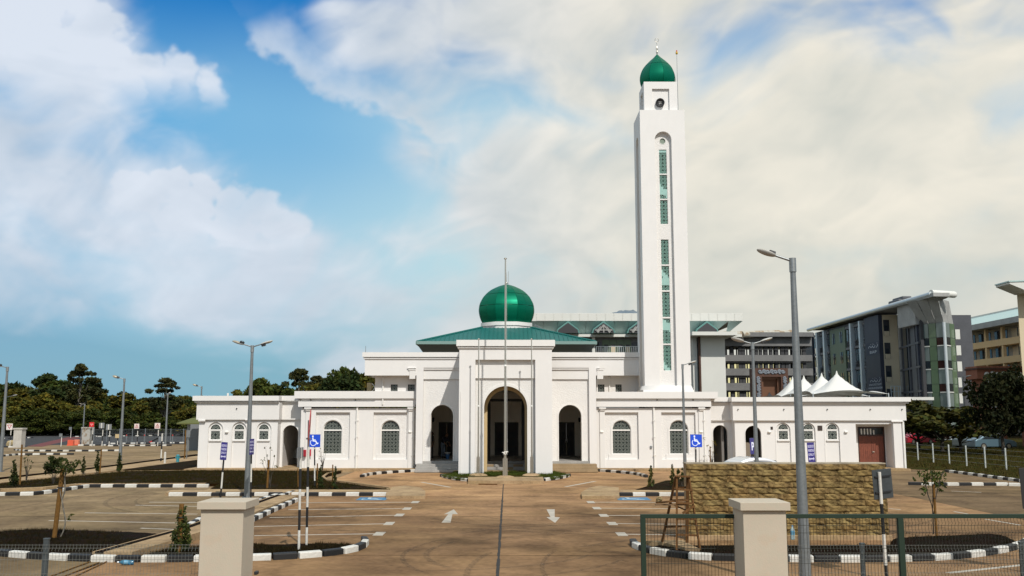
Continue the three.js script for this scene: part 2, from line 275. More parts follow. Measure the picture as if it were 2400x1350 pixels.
// ---- concrete slabs of the car park, with sealed joints between them
const stainSpots = []; { const R = rng(77); for (let i = 0; i < 150; i++) stainSpots.push([R() * 80 - 40, -(15 + R() * 60), .4 + R() * R() * 3.2, .35 + R() * .9, R()]); }
function stain(x, z) {
  let k = 1 + (fbm3(x * .16, 1.7, z * .16, 4) - .5) * .6 + (fbm3(x * .55 + 40, 2.2, z * 1.5, 5) - .5) * .55, warm = (fbm3(x * .11 + 9, 4, z * .14, 3) - .5) * .5 + .12;
  // mud carried round the turning circle by wheels
  for (const [cx, cz, r, w, a] of [[-6, -22, 9.5, 1.2, .2], [8, -21, 10.5, 1.5, .2], [-2, -30, 6, 1.1, .16], [4, -28, 5, 1, .18], [12, -38, 11, 1.3, .16], [-16, -34, 10, 1.4, .13], [20, -33, 9, 1.4, .18], [2.5, -25, 3.6, 1.2, .2]]) { const d = Math.abs(Math.hypot(x - cx, z - cz) - r); k -= a * Math.exp(-d * d / (w * w)) * (.4 + noise3(x * 1.3, 7, z * 1.3)); }
  for (const [sx, sz, r, a, q] of stainSpots) { const d = Math.hypot(x - sx, (z - sz) * 1.4) / r; if (d < 1.6) k -= .16 * a * (1 - sstep(.5, 1.6, d + noise3(x * 2.2, 3, z * 2.2) * .8)); }
  // wet mud by the island
  for (const [sx, sz, rx, rz] of [[-5.8, -49.5, 2.6, .9], [-7.6, -51.0, 2.0, .5], [6.4, -50.0, 2.0, .5]]) { const d = Math.hypot((x - sx) / rx, (z - sz) / rz); k -= .36 * (1 - sstep(.5, 1.15, d + (noise3(x * 2, 3, z * 4) - .5) * .8)); }
  return [clamp(k, .3, 1.35), clamp(k * (1 - warm * .10), .26, 1.3), clamp(k * (1 - warm * .34), .2, 1.25)];
}
const carPark = tag(new THREE.Group(), 'beige concrete car park slabs with dirt and tyre stains', null, null, 'structure'); carPark.name = 'car_park'; scene.add(carPark);
{
  const xs = [-64, -46, -32, -17.8, -9.2, -.21, 16.6, 31, 48], zs = [8, 23.05, 31.9, 39.7, 49.5, 63, 80, 98, 112], gap = .022;
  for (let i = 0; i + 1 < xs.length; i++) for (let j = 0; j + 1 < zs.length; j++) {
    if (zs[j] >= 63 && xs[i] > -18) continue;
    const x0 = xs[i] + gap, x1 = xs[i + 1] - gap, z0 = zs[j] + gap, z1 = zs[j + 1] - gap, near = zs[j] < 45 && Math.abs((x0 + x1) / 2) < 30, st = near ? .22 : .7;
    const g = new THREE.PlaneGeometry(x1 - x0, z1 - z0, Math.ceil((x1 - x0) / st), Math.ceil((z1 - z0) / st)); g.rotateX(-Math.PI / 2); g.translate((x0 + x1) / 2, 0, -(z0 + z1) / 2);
    // side slabs greyer than the driveway; the right ones have corner vignette painted in
    const sideTint = i < 4 ? [.73, .87, .97] : i > 5 ? [.55, .62, .68] : [1, 1, 1];
    const p = g.attributes.position, c = new Float32Array(p.count * 3), tone = [1.08, 1.12, 1.28, 1.62, 1.7, 1.5, 1.4, 1.4][j] * (.97 + hash3(i, j, 3) * .07);  // nearer rows darker: lens vignette partly painted into the slab colour
    for (let k = 0; k < p.count; k++) { const s = stain(p.getX(k), p.getZ(k)); c[k * 3] = s[0] * tone * sideTint[0]; c[k * 3 + 1] = s[1] * tone * sideTint[1]; c[k * 3 + 2] = s[2] * tone * sideTint[2]; }
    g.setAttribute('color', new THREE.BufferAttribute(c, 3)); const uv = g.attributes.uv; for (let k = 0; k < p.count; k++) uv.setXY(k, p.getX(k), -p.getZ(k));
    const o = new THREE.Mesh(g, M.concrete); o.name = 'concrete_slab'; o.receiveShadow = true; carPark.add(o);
  }
  const js = []; for (const x of xs.slice(1, -1)) js.push(box(x - .05, -.06, -8, x + .05, -.006, -63)); for (const z of zs.slice(1, -1)) js.push(box(-64, -.06, -z - .04, z < 63 ? 48 : -18, -.007, -z + .04));
  // the black seal down the middle has squeezed up unevenly
  const R = rng(3); for (let z = 12; z < 39.4; z += .5) js.push(box(-.21 - .022 - R() * .02, -.02, -z - .5, -.21 + .02 + R() * .02, .005 + R() * .004, -z));
  part('joint_seal', js, M.joint, carPark);
}
{ // rubber left by turning wheels
  const gs = [], R = rng(12);
  const arc = (cx, cz, r, a0, a1, w) => { const n = 40, pos = [], uv = []; for (let i = 0; i < n; i++) { const p = (t, rr) => { const a = lerp(a0, a1, t); return [cx + Math.cos(a) * rr, .005, cz + Math.sin(a) * rr * .9]; }, t0 = i / n, t1 = (i + 1) / n, A = p(t0, r - w / 2), B = p(t0, r + w / 2), C = p(t1, r + w / 2), D = p(t1, r - w / 2), u0 = t0 * r * 1.6, u1 = t1 * r * 1.6; pos.push(...A, ...D, ...C, ...A, ...C, ...B); uv.push(u0, 0, u1, 0, u1, 1, u0, 0, u1, 1, u0, 1); } const g = new THREE.BufferGeometry(); g.setAttribute('position', new THREE.Float32BufferAttribute(pos, 3)); g.setAttribute('uv', new THREE.Float32BufferAttribute(uv, 2)); g.computeVertexNormals(); if (g.attributes.normal.getY(0) < 0) { const p = g.attributes.position, u = g.attributes.uv; for (let i = 0; i < p.count; i += 3) { for (const [at2, k] of [[p, 3], [u, 2]]) for (let c = 0; c < k; c++) { const a = at2.array; const tmp = a[(i + 1) * k + c]; a[(i + 1) * k + c] = a[(i + 2) * k + c]; a[(i + 2) * k + c] = tmp; } } g.computeVertexNormals(); } gs.push(g); };
  const list = [[-9, -20, 9], [-8, -19, 10.5], [10, -19, 9.2], [12, -21, 12], [3, -24, 5], [-3, -25, 4.4], [1, -31, 7], [16, -36, 10], [-19, -33, 9], [-13, -30, 7], [21, -33, 8], [22, -36, 11], [-22, -38, 12], [5, -36, 8], [-6, -40, 9]];
  let lift = 0; for (const [cx, cz, r] of list) for (let k = 0; k < 2; k++) { const a0 = R() * 6.28, a1 = a0 + .7 + R() * 1.5; for (const d of [0, 1.45]) arc(cx + R(), cz + R(), r + d, a0, a1, .14 + R() * .12); }
  gs.forEach((g, i) => g.translate(0, i * .00006, 0));
  const am = dtex(256, (u, v) => { const e = sstep(0, .25, v) * sstep(1, .75, v), n = tfbm(u, v, 6, 4, 5); return clamp(e * sstep(.1, .8, n) * .26, 0, 1); }, false);
  const tm = mat(.06, .045, .03, .9, { alphaMap: am, transparent: true });
  const o = part('tyre_marks', gs, tm, null, { keepUV: true }); tag(o, 'dark curved tyre marks on the concrete in front of the entrance', null, null, 'stuff');
}
// ---- beds, lawns and paths: outlines on the ground, raised to kerb height
function bed(pts, h, m, bevel = .06) { const s = polyS(pts.map((p) => [p.x, -p.z])); const area = THREE.ShapeUtils.area(s.getPoints()); if (area < 0) s.curves.reverse(); const g = extr(polyS((area < 0 ? [...pts].reverse() : pts).map((p) => [p.x, -p.z])), h + .1, 0); g.rotateX(-Math.PI / 2); g.translate(0, -.1, 0); return g; }
const at13 = (l, h = .13) => l.map(([x, y]) => gd(x, y, h));
const G1 = at13([[-200, 1150], [0, 1146], [100, 1142], [180, 1134.5], [480, 1133.5], [515, 1133], [492, 1146], [915, 1147], [800, 1131], [766, 1127], [757, 1120], [768, 1112], [800, 1104], [470, 1102], [300, 1104], [150, 1118], [60, 1127], [0, 1133], [-200, 1150]].slice(0, -1));
struct('grass_strip', bed(G1, .125, M.grass), M.grass, 'long brown green grass strip in front of the left wing');
struct('grass_patch', bed(at13([[288, 1101], [462, 1099], [462, 1073], [350, 1089]], .05), .05), M.grass, 'grass patch at the left end of the white building');
struct('grass_verge', bed(at13([[1490, 1147], [1640, 1149], [1640, 1120], [1560, 1126]]), .125), M.grass, 'small grass verge beside the grey lamp post by the stone wall');
struct('field', bed(at13([[2080, 1097], [2210, 1101.5], [2400, 1127], [2600, 1160], [2900, 1060], [2500, 1031], [2000, 1031]], .03), .03), M.lawn, 'rough grass field behind the post fence on the right');
struct('path', bed(at13([[-100, 1129], [-100, 1141], [0, 1131.5], [268, 1102.5], [465, 1077], [465, 1068], [0, 1124]], .06), .06), M.slab, 'pale footpath running beside the far car park');
struct('drain_edge', [[-60, 1129, 60, 1116.5], [60, 1116.5, 180, 1103.5], [180, 1103.5, 300, 1088.5], [300, 1088.5, 462, 1067]].map(([a, b, c, d], i) => bar(gd(a, b, .05), gd(c, d, .05), .22, .16 + i * .004)), M.soil, 'dark earth edge of the drain beside the far car park');
struct('pavement', [bed(at13([[388, 1154], [905, 1154], [905, 1147.5], [490, 1146.5], [478, 1149], [400, 1149]]), .13), bed(at13([[905, 1162], [905, 1142], [950, 1138], [985, 1142], [997, 1151], [997, 1162.5]], .12), .12)], M.slab, 'pale concrete pavement strip left of the drop off lane');
struct('pavement', [bed(at13([[1452, 1154], [1660, 1154], [1660, 1149.5], [1452, 1148]]), .13), bed(at13([[1364, 1162.5], [1362, 1154], [1380, 1143], [1405, 1138], [1450, 1142], [1452, 1162]], .12), .12)], M.slab, 'pale concrete pavement strip right of the drop off lane');
{ const l = at13([[800, 1104], [768, 1112], [757, 1120], [766, 1127], [800, 1131], [915, 1147]], .07), gs = []; for (let i = 0; i + 1 < l.length; i++) gs.push(bar(l[i], l[i + 1], .14, .17 + i * .002)); struct('edging', gs, M.slab, 'low concrete edging round the pointed end of the grass strip'); }
{ const l = at13([[-200, 1153], [0, 1149], [100, 1145.5], [182, 1137], [482, 1136]], .07), gs = []; for (let i = 0; i + 1 < l.length; i++) gs.push(bar(l[i], l[i + 1], .34, .14 + i * .003)); struct('edging', gs, M.slab, 'grey concrete strip between the left grass and its kerb'); }
// the building's own plinth
const AP = .15;
struct('apron', [box(X(440, 1098, 58), -.1, -57.3, X(1068, 1098, 58), AP, -66), box(X(1300, 1098, 58), -.1, -57.3, X(1690, 1098, 58), AP, -66), box(X(1690, 1098, 58), -.1, -57.35, X(2124, 1098, 58) , AP - .003, -66), box(X(1068, 1098, 58), -.1, -55.6, X(1300, 1098, 58), AP - .006, -66)], M.slab, 'low concrete plinth all along the foot of the white building');
// the island in front of the entrance
function kb0(l) { return l.map(([x, y]) => gd(x, y).add(V3(0, 0, -.15))); }
{
  const front = [[1033, 1117], [1046, 1121], [1070, 1125.5], [1105, 1129], [1150, 1131], [1185, 1131.5], [1225, 1130.5], [1265, 1128], [1300, 1124], [1325, 1119.5], [1336, 1116]];
  const pts = kb0(front.map(([x, y]) => [x, y + .4])); pts.push(gd(1300, 1106, .12), gd(1068, 1106, .12));
  struct('island', bed(pts, .12), M.lawn, 'half round planted island of short green grass before the entrance arch');
  struct('island_pad', bed([[1097, 1117.5], [1272, 1117.5], [1275, 1126.5], [1097, 1126.5]].map(([x, y]) => gd(x, y, .165)), .165), M.slab, 'concrete strip on the island under the flagpoles');
}
// planting beds in the foreground, uneven soil with dry grass
function mound(pts, h, seed, bumpH = .09) {
  const s = polyS(pts.map((p) => [p.x, -p.z])), sp = s.getPoints(), pos = [], b = new THREE.Box2().setFromPoints(sp), st = .16, R = rng(seed);
  const inside = (x, y) => { let c = false; for (let i = 0, j = sp.length - 1; i < sp.length; j = i++) if ((sp[i].y > y) !== (sp[j].y > y) && x < (sp[j].x - sp[i].x) * (y - sp[i].y) / (sp[j].y - sp[i].y) + sp[i].x) c = !c; return c; };
  const edge = (x, y) => { let d = 9; for (let i = 0, j = sp.length - 1; i < sp.length; j = i++) { const a = sp[j], q = sp[i], vx = q.x - a.x, vy = q.y - a.y, t = clamp(((x - a.x) * vx + (y - a.y) * vy) / (vx * vx + vy * vy), 0, 1); d = Math.min(d, Math.hypot(x - a.x - vx * t, y - a.y - vy * t)); } return inside(x, y) ? d : -d; };
  const hf = (x, y) => { const d = edge(x, y); return d < 0 ? -.06 : h * sstep(-.02, .22, d) + (fbm3(x * 1.4, seed, y * 1.4, 4) - .35) * bumpH * sstep(0, .4, d) - .02; };
  const nx = Math.ceil((b.max.x - b.min.x) / st) + 2, ny = Math.ceil((b.max.y - b.min.y) / st) + 2, g = new THREE.PlaneGeometry(nx * st, ny * st, nx, ny); g.translate(b.min.x - st + nx * st / 2, b.min.y - st + ny * st / 2, 0);
  const p = g.attributes.position; for (let i = 0; i < p.count; i++) p.setZ(i, hf(p.getX(i), p.getY(i)));
  const idx = []; const ix = g.index.array; for (let i = 0; i < ix.length; i += 3) if ([0, 1, 2].some((k) => p.getZ(ix[i + k]) > -.05)) idx.push(ix[i], ix[i + 1], ix[i + 2]);
  g.setIndex(idx); g.rotateX(-Math.PI / 2); g.computeVertexNormals(); g.userData = { hf, b, inside }; return g;
}
// blades standing on a bed, too many to count
const bladeGeo = (() => { const pos = [], R = rng(8); for (let i = 0; i < 9; i++) { const a = R() * 6.28, x = (R() - .5) * .12, z = (R() - .5) * .12, h = .05 + R() * .09, w = .007, lx = Math.cos(a) * h * .6, lz = Math.sin(a) * h * .6; pos.push(x - Math.sin(a) * w, 0, z + Math.cos(a) * w, x + Math.sin(a) * w, 0, z - Math.cos(a) * w, x + lx, h, z + lz); } const g = new THREE.BufferGeometry(); g.setAttribute('position', new THREE.Float32BufferAttribute(pos, 3)); g.computeVertexNormals(); return g; })();
M.blade = matte(.9, .9, .9, 1, { side: THREE.DoubleSide });
function blades(list, label, greens, scale = 1) {
  const o = new THREE.InstancedMesh(bladeGeo, M.blade, list.length); o.name = numbered('grass_blades'); const m = new THREE.Matrix4(), q = new THREE.Quaternion(), R = rng(list.length), c = new THREE.Color();
  list.forEach(([x, y, z], i) => { const s = (.6 + R() * .9) * scale; m.compose(V3(x, y - .01, z), q.setFromAxisAngle(V3(0, 1, 0), R() * 6.28), V3(s, s * (.7 + R() * .6), s)); o.setMatrixAt(i, m); const k = R(), a = greens[0], b = greens[1]; c.setRGB(lerp(a[0], b[0], k), lerp(a[1], b[1], k), lerp(a[2], b[2], k)); o.setColorAt(i, c); });
  o.castShadow = o.receiveShadow = true; scene.add(o); return tag(o, label, null, null, 'stuff');
}
function sow(pts, n, seed, y, hf) { const sp = pts.map((p) => [p.x, p.z]), R = rng(seed), out = []; let x0 = 1e9, x1 = -1e9, z0 = 1e9, z1 = -1e9; for (const [x, z] of sp) { x0 = Math.min(x0, x); x1 = Math.max(x1, x); z0 = Math.min(z0, z); z1 = Math.max(z1, z); } for (let i = 0; i < n; i++) { const x = lerp(x0, x1, R()), z = lerp(z0, z1, R()); let c = false; for (let a = 0, b = sp.length - 1; a < sp.length; b = a++) if ((sp[a][1] > z) !== (sp[b][1] > z) && x < (sp[b][0] - sp[a][0]) * (z - sp[a][1]) / (sp[b][1] - sp[a][1]) + sp[a][0]) c = !c; if (c && noise3(x * .9, seed, z * .9) > .28) out.push([x, hf ? hf(x, -z) : y, z]); } return out; }
const DRY = [[.042, .026, .007], [.024, .026, .005]], GREEN = [[.075, .095, .018], [.045, .065, .012]];
const kb = (l, d = .2) => l.map(([x, y]) => gd(x, y).add(V3(0, 0, -d)));
const beds = {
  left: { pts: kb([[-60, 1299], [0, 1304], [63, 1309.5], [160, 1315], [248, 1317.5]]).concat([[330, 1283], [400, 1252], [385, 1242], [318, 1239], [192, 1235], [80, 1233], [0, 1237], [-80, 1246]].map(([x, y]) => gd(x, y, .16))), label: 'dark soil planting bed behind the left fence' },
  leftTip: { pts: kb([[300, 1318], [376, 1318], [460, 1317], [600, 1314.5], [660, 1312], [716, 1308.5], [770, 1303.5], [812, 1297.5], [832, 1292]]).concat([[844, 1276], [835, 1268], [760, 1266.5], [690, 1267.5], [600, 1269], [520, 1272], [420, 1277], [380, 1281]].map(([x, y]) => gd(x, y, .14))), label: 'pointed planting bed of dry grass holding the two striped sign posts' },
  right: { pts: kb([[1505, 1287], [1535, 1299.5], [1584, 1307], [1640, 1312.5], [1700, 1315], [1850, 1317.5], [2000, 1318.5], [2100, 1317.5], [2175, 1315], [2225, 1312], [2297, 1305], [2355, 1294.5], [2385, 1285]]).concat([[2396, 1262], [2369, 1250], [2327, 1244], [2171, 1249], [2085, 1252], [2080, 1268], [1900, 1270], [1640, 1270], [1540, 1270], [1500, 1274]].map(([x, y]) => gd(x, y, .15))), label: 'dark soil planting bed at the foot of the stone wall' } };
for (const [k, b] of Object.entries(beds)) { const g = mound(b.pts, .115, k.length, k === 'right' ? .07 : .09); struct('planting_bed', g, M.soil, b.label); blades(sow(b.pts, k === 'right' ? 1800 : 4200, k.length + 2, 0, (x, y) => g.userData.hf(x, y) - .01), 'dry grass on the ' + b.label.replace(' holding', ', the bed holding'), [[.026, .015, .006], [.015, .016, .005]], .55); }
blades(sow(G1, 26000, 4, .12), 'short dry grass covering the strip before the left wing', DRY, .6);
blades(sow([[1033, 1115], [1070, 1123], [1150, 1128], [1225, 1128], [1300, 1122], [1336, 1114], [1300, 1106], [1068, 1106]].map(([x, y]) => gd(x, y, .12)), 7000, 9, .115).filter(([x, , z]) => !(z > gd(1185, 1117, .16).z && Math.abs(x) < 2.2)), 'short green grass on the island before the entrance', GREEN, .8);
blades(sow([[2118, 1094], [2210, 1101.5], [2400, 1127], [2600, 1160], [2700, 1070], [2300, 1050], [2118, 1055]].map(([x, y]) => gd(x, y, .03)), 14000, 6, .03), 'rough grass in the field by the post fence', [[.055, .055, .012], [.065, .045, .014]], 1.3);

// ---- striped kerbs, block by block
const kerbGeo = [0, 1, 2].map((k) => { const g = new RoundedBoxGeometry(.545, .24, .17, 2, .026), p = g.attributes.position; for (let i = 0; i < p.count; i++) { const n = .006 * (noise3(p.getX(i) * 7 + k * 9, p.getY(i) * 9, p.getZ(i) * 9) - .5); p.setY(i, p.getY(i) + n + (p.getZ(i) > 0 && p.getY(i) > 0 ? -.008 : 0)); } g.translate(0, .03, 0); g.computeVertexNormals(); return metric(g); });
const KW = [M.whitePaint, mat(.66, .635, .57, .65, { map: every(T.mottle, .8) })], KB = [M.blackPaint, mat(.010, .010, .011, .65, { map: every(T.mottle, .8) })];
function kerb(label, list, first = 'w', curved = false, L = .56, world = false) {
  const pts = world ? list : list.map(([x, y]) => gd(x, y)), path = curved ? new THREE.CatmullRomCurve3(pts, false, 'centripetal') : (() => { const c = new THREE.CurvePath(); for (let i = 0; i + 1 < pts.length; i++) c.add(new THREE.LineCurve3(pts[i], pts[i + 1])); return c; })();
  const root = new THREE.Group(); root.name = numbered('kerb'); root.position.copy(pts[0]); scene.add(root); tag(root, label, null, null, 'structure');
  const len = path.getLength(), n = Math.max(1, Math.round(len / L)), R = rng(Math.round(len * 100)); let white = first === 'w';
  for (let i = 0; i < n; i++) { const a = path.getPointAt(i / n), b = path.getPointAt((i + 1) / n), m = V3().addVectors(a, b).multiplyScalar(.5).sub(pts[0]); m.z -= .08; m.y += (R() - .5) * .008; const o = pieceOf('kerb_block', kerbGeo[i % 3], (white ? KW : KB)[i % 5 === 3 ? 1 : 0], root, m, Math.atan2(-(b.z - a.z), b.x - a.x) + (R() - .5) * .02); o.scale.x = a.distanceTo(b) / L * (.99 + R() * .01); white = !white; }
  return root;
}
kerb('striped kerb along the front of the bed behind the left fence, round its pointed tip', [[-60, 1299], [0, 1304], [63, 1309.5], [160, 1315], [266, 1318], [376, 1318], [460, 1317], [600, 1314.5], [660, 1312], [716, 1308.5], [770, 1303.5], [815, 1297], [843, 1288.5], [856, 1278], [852, 1270]], 'w', true, .58);
kerb('striped kerb along the left grass strip, bending in its left half', [[-120, 1163], [0, 1162.3], [75, 1161.4], [110, 1157], [150, 1151], [200, 1142.8], [245, 1142.5], [360, 1142.5], [488, 1142.5]], 'b');
kerb('striped kerb in front of the left lamp post and reserved parking sign', [[394, 1162.8], [520, 1162.8], [662, 1162.6]], 'w');
kerb('striped kerb behind the left accessible parking bay', [[682, 1162.6], [790, 1162.6], [905, 1162.8]], 'w');
kerb('striped kerb behind the right accessible parking bay', [[1452, 1162.8], [1530, 1162.8], [1700, 1163]], 'b');
kerb('short striped kerb meeting the corner of the left lamp post kerb', [[632, 1173.5], [660, 1166], [688, 1157.5]], 'w');
kerb('striped kerb of the median, running back from the left gate pillar', [[560, 1238], [597, 1219], [645, 1197], [693, 1176]], 'w');
kerb('striped kerb on the left side of the median, half hidden by the left gate pillar', [[400, 1262], [470, 1222], [560, 1192], [655, 1162.5]], 'w');
kerb('striped kerb of the left half of the drop off lane, by the left mosque wall', [[846, 1119], [862, 1115], [882, 1112.3], [915, 1109.6], [955, 1107], [1003, 1104.2]], 'b', true, .5);
kerb('striped kerb of the right half of the drop off lane, by the right mosque wall', [[1358, 1104], [1400, 1105.3], [1440, 1108], [1475, 1111.3], [1500, 1115], [1516, 1119.5]], 'b', true, .5);
kerb('curved striped kerb round the grass island before the entrance', [[1034, 1117], [1046, 1121], [1070, 1125.8], [1105, 1129.3], [1150, 1131.8], [1185, 1132.2], [1225, 1131.3], [1265, 1128.7], [1300, 1124.6], [1325, 1120], [1335, 1116]], 'b', true, .53);
kerb('striped kerb along the foot of the stone wall behind the right fence', [[1484, 1276], [1487, 1282], [1502, 1290], [1535, 1299.5], [1584, 1307], [1640, 1312.5], [1700, 1315], [1850, 1317.5], [2000, 1318.5], [2100, 1317.5], [2175, 1315], [2225, 1312], [2297, 1305], [2360, 1294], [2390, 1286], [2420, 1272]], 'b', true, .57);
kerb('striped kerb behind the sapling in the right car park', [[2130, 1137], [2200, 1138.3], [2364, 1138.5]], 'b');
kerb('last striped kerb at the right edge, beside the road sign', [[2366, 1139], [2480, 1142]], 'w');
kerb('striped kerb along the field on the right', [[2218, 1106.5], [2300, 1117], [2480, 1142]], 'b');
kerb('nearest striped kerb of the far left car park', [[-40, 1074], [0, 1070.6], [40, 1067], [90, 1066.2], [172, 1066]], 'w');
kerb('second striped kerb of the far left car park', [[33, 1055.5], [60, 1058], [160, 1058.3], [282, 1057.3]], 'b');
kerb('striped kerb left of the white entrance pillar', [[-40, 1049], [42, 1049]], 'b');
kerb('striped kerb at the foot of the right entrance pillar', [[182, 1045], [262, 1044.4]], 'w');
kerb('long striped kerb under the two warning signs', [[252, 1046], [402, 1045.2]], 'w');
kerb('farthest striped kerb before the dark road', [[258, 1041], [464, 1038.4]], 'w');
// ---- median between the two left car parks: concrete, a dark drain slot
{ const a = gd(262, 1304, .1), b = gd(460, 1246, .1), c = gd(672, 1166, .1); struct('median', [bar(a, b, .95, .2), bar(b, c, .95, .196)], M.slab, 'narrow concrete median between the two left car parks'); struct('drain_slot', [bar(V3(a.x - .3, .19, a.z), V3(b.x - .3, .19, b.z), .2, .03), bar(V3(b.x - .3, .192, b.z), V3(c.x - .3, .192, c.z), .2, .03)], M.soil, 'dark drain slot along the median'); }
// ---- painted lines, arrows, accessible bay signs on the ground
function painted(list, m = M.linePaint, h = .004) { return list.map(([a, b, c, d, w]) => { const p = gd(a, b), q = gd(c, d); p.y = q.y = 0; return bar(p, q, w ?? .1, h * 2); }); }
struct('bay_lines', painted([[596, 1255.5, 890, 1251], [596, 1234, 913, 1227.5], [632, 1213, 937, 1207.5], [676, 1194.5, 955, 1192], [704, 1178.5, 974, 1177]]).concat([[974, 1177], [955, 1192], [937, 1207], [913, 1227], [890, 1251]].map(([x, y]) => { const p = gd(x, y); return box(p.x - .15, 0, p.z - .4, p.x + .13, .0046, p.z + .4); })), M.linePaint, 'thin white bay lines of the car park left of the arrows');
struct('bay_lines', painted([[1456, 1252, 1700, 1255], [1434, 1227, 1700, 1230], [1414, 1208, 1700, 1210], [1398, 1191, 1700, 1193], [1384, 1177, 1700, 1178.5]]).concat([[1384, 1177], [1398, 1191], [1414, 1208], [1434, 1227], [1456, 1252]].map(([x, y]) => { const p = gd(x, y); return box(p.x - .13, 0, p.z - .4, p.x + .15, .0046, p.z + .4); })), M.linePaint, 'thin white bay lines of the car park right of the arrows');
struct('bay_lines', painted([[199, 1202, 462, 1205], [115, 1220, 425, 1226], [318, 1184, 470, 1187], [350, 1177, 490, 1178], [330, 1238, 412, 1241]]), M.linePaint, 'thin white bay lines of the car park behind the left bed');
struct('bay_lines', painted([[2083, 1192, 2110, 1194.5], [2236, 1199, 2276, 1206], [2310, 1217, 2392, 1231], [2230, 1151, 2300, 1154]]), M.linePaint, 'short white bay lines of the right car park');
struct('lane_line', painted([[2222, 1343, 2400, 1324, .14]]), M.linePaint, 'white lane line at the lower right behind the fence');
struct('lane_line', painted([[988, 1130, 1055, 1142, .16]]), M.linePaint, 'slanting white lane line left of the island');
struct('lane_line', painted([[1325, 1141, 1395, 1128, .16]]), M.linePaint, 'slanting white lane line right of the island');
function paintShape(name, list, label) { const pts = list.map(([x, y]) => gd(x, y)); const g = bed(pts, .0055); struct(name, g, M.linePaint, label); }
paintShape('road_arrow', [[1063.5, 1194], [1073, 1205], [1060.5, 1205], [1056, 1225], [1035, 1225], [1051, 1205], [1041, 1205.5]], 'white road arrow pointing towards the building');
paintShape('road_arrow', [[1281, 1194], [1300, 1194], [1300, 1212], [1312, 1213], [1301, 1225.5], [1281, 1212.5], [1290.5, 1212]], 'white road arrow pointing towards the camera');
function chairCanvas(bg, fg, border) {
  const c = document.createElement('canvas'); c.width = c.height = 256; const k = c.getContext('2d'); k.fillStyle = bg; k.fillRect(0, 0, 256, 256); if (border) { k.strokeStyle = border; k.lineWidth = 6; k.strokeRect(3, 3, 250, 250); }
  k.fillStyle = k.strokeStyle = fg; k.lineCap = 'round'; k.lineJoin = 'round'; k.beginPath(); k.arc(92, 38, 19, 0, 7); k.fill(); k.lineWidth = 25; k.beginPath(); k.moveTo(92, 72); k.lineTo(97, 128); k.lineTo(158, 134); k.lineTo(186, 188); k.lineTo(206, 178); k.stroke(); k.lineWidth = 12; k.beginPath(); k.moveTo(98, 104); k.lineTo(150, 106); k.stroke(); k.lineWidth = 13; k.beginPath(); k.arc(104, 164, 62, -2.35, .42, true); k.stroke();
  const t = new THREE.CanvasTexture(c); t.colorSpace = THREE.SRGBColorSpace; t.magFilter = THREE.LinearFilter; return t;
}
{ const cm = mat(1, 1, 1, .75, { map: chairCanvas('#3f7397', '#aebfc6') }); for (const [x0, x1, side] of [[833, 912, 'left'], [1450, 1516, 'right']]) { const a = gd(x0, 1172.5), b = gd(x1, 1166); const w = b.x - a.x, d = a.z - b.z, g = new THREE.PlaneGeometry(w, d); g.rotateX(-Math.PI / 2); g.translate(a.x + w / 2, .006, a.z - d / 2); struct('bay_symbol', g, cm, 'blue accessible parking symbol painted on the ground, the ' + side + ' one', { keepUV: true }); } }
// ---- the far road on the left, its red lane
struct('road', bed([[-60, 1046], [60, 1048], [75, 1043], [262, 1043], [300, 1041], [470, 1038], [470, 1003], [250, 1010], [-60, 1022]].map(([x, y]) => gd(x, y, .01)), .01), M.asphalt, 'dark asphalt road beyond the far left car park');
struct('red_lane', bed([[64, 1046], [100, 1046.5], [195, 1024.5], [160, 1024.5]].map(([x, y]) => gd(x, y, .016)), .016), M.redLane, 'dull red painted lane across the far road');
struct('embankment', (() => { const s = polyS([[0, 0], [14, 0], [14, 1.3], [9, 1.25]]); const g = extr(s, 90); g.rotateY(Math.PI / 2); const a = gd(250, 1016), b = gd(470, 1012); g.rotateY(-.02); g.translate(a.x - 2, 0, a.z + 2); return g; })(), matte(.10, .05, .02, 1, { map: every(T.grass, 5) }), 'reddish earth bank beyond the dark road');
kerb('thin striped kerb along the near side of the far road', [[160, 1024.6], [192, 1024], [240, 1024]], 'b', false, .9);
kerb('thin striped kerb on the far side of the far road', [[-20, 1029], [33, 1028.6], [78, 1026.5]], 'b', false, .9);
kerb('thin striped kerb along the foot of the earth bank', [[215, 1023.6], [436, 1021]], 'w', false, 1.1);
{ const a = gd(255, 1013), l = [[255, 1014, .5], [300, 1010.5, 1.0], [380, 1006.5, 1.5], [462, 1003, 2]].map(([x, y]) => { const p = gd(x, y, 1.3); return p; }); }
// ================================================================ the white mosque
const ZM = 58.4, ZWG = 58.6, ZAR = 59.4, ZP = 57.55, ZC = 52.6, ZB = 65.4;
const mosque = thing('mosque', 'white mosque with a green dome, tall arched portal and long low wings', 'mosque', V3(0, 0, -60));
const RX = (px, Z, py = 1000) => X(px, py, Z), RY = (py, Z) => Y(py, Z);
const mp = (n, g, m, parent = mosque, o) => part(n, g, m, parent, o);
const mps = (n, l, m, parent = mosque) => l.forEach((g) => part(n, g, m, parent));
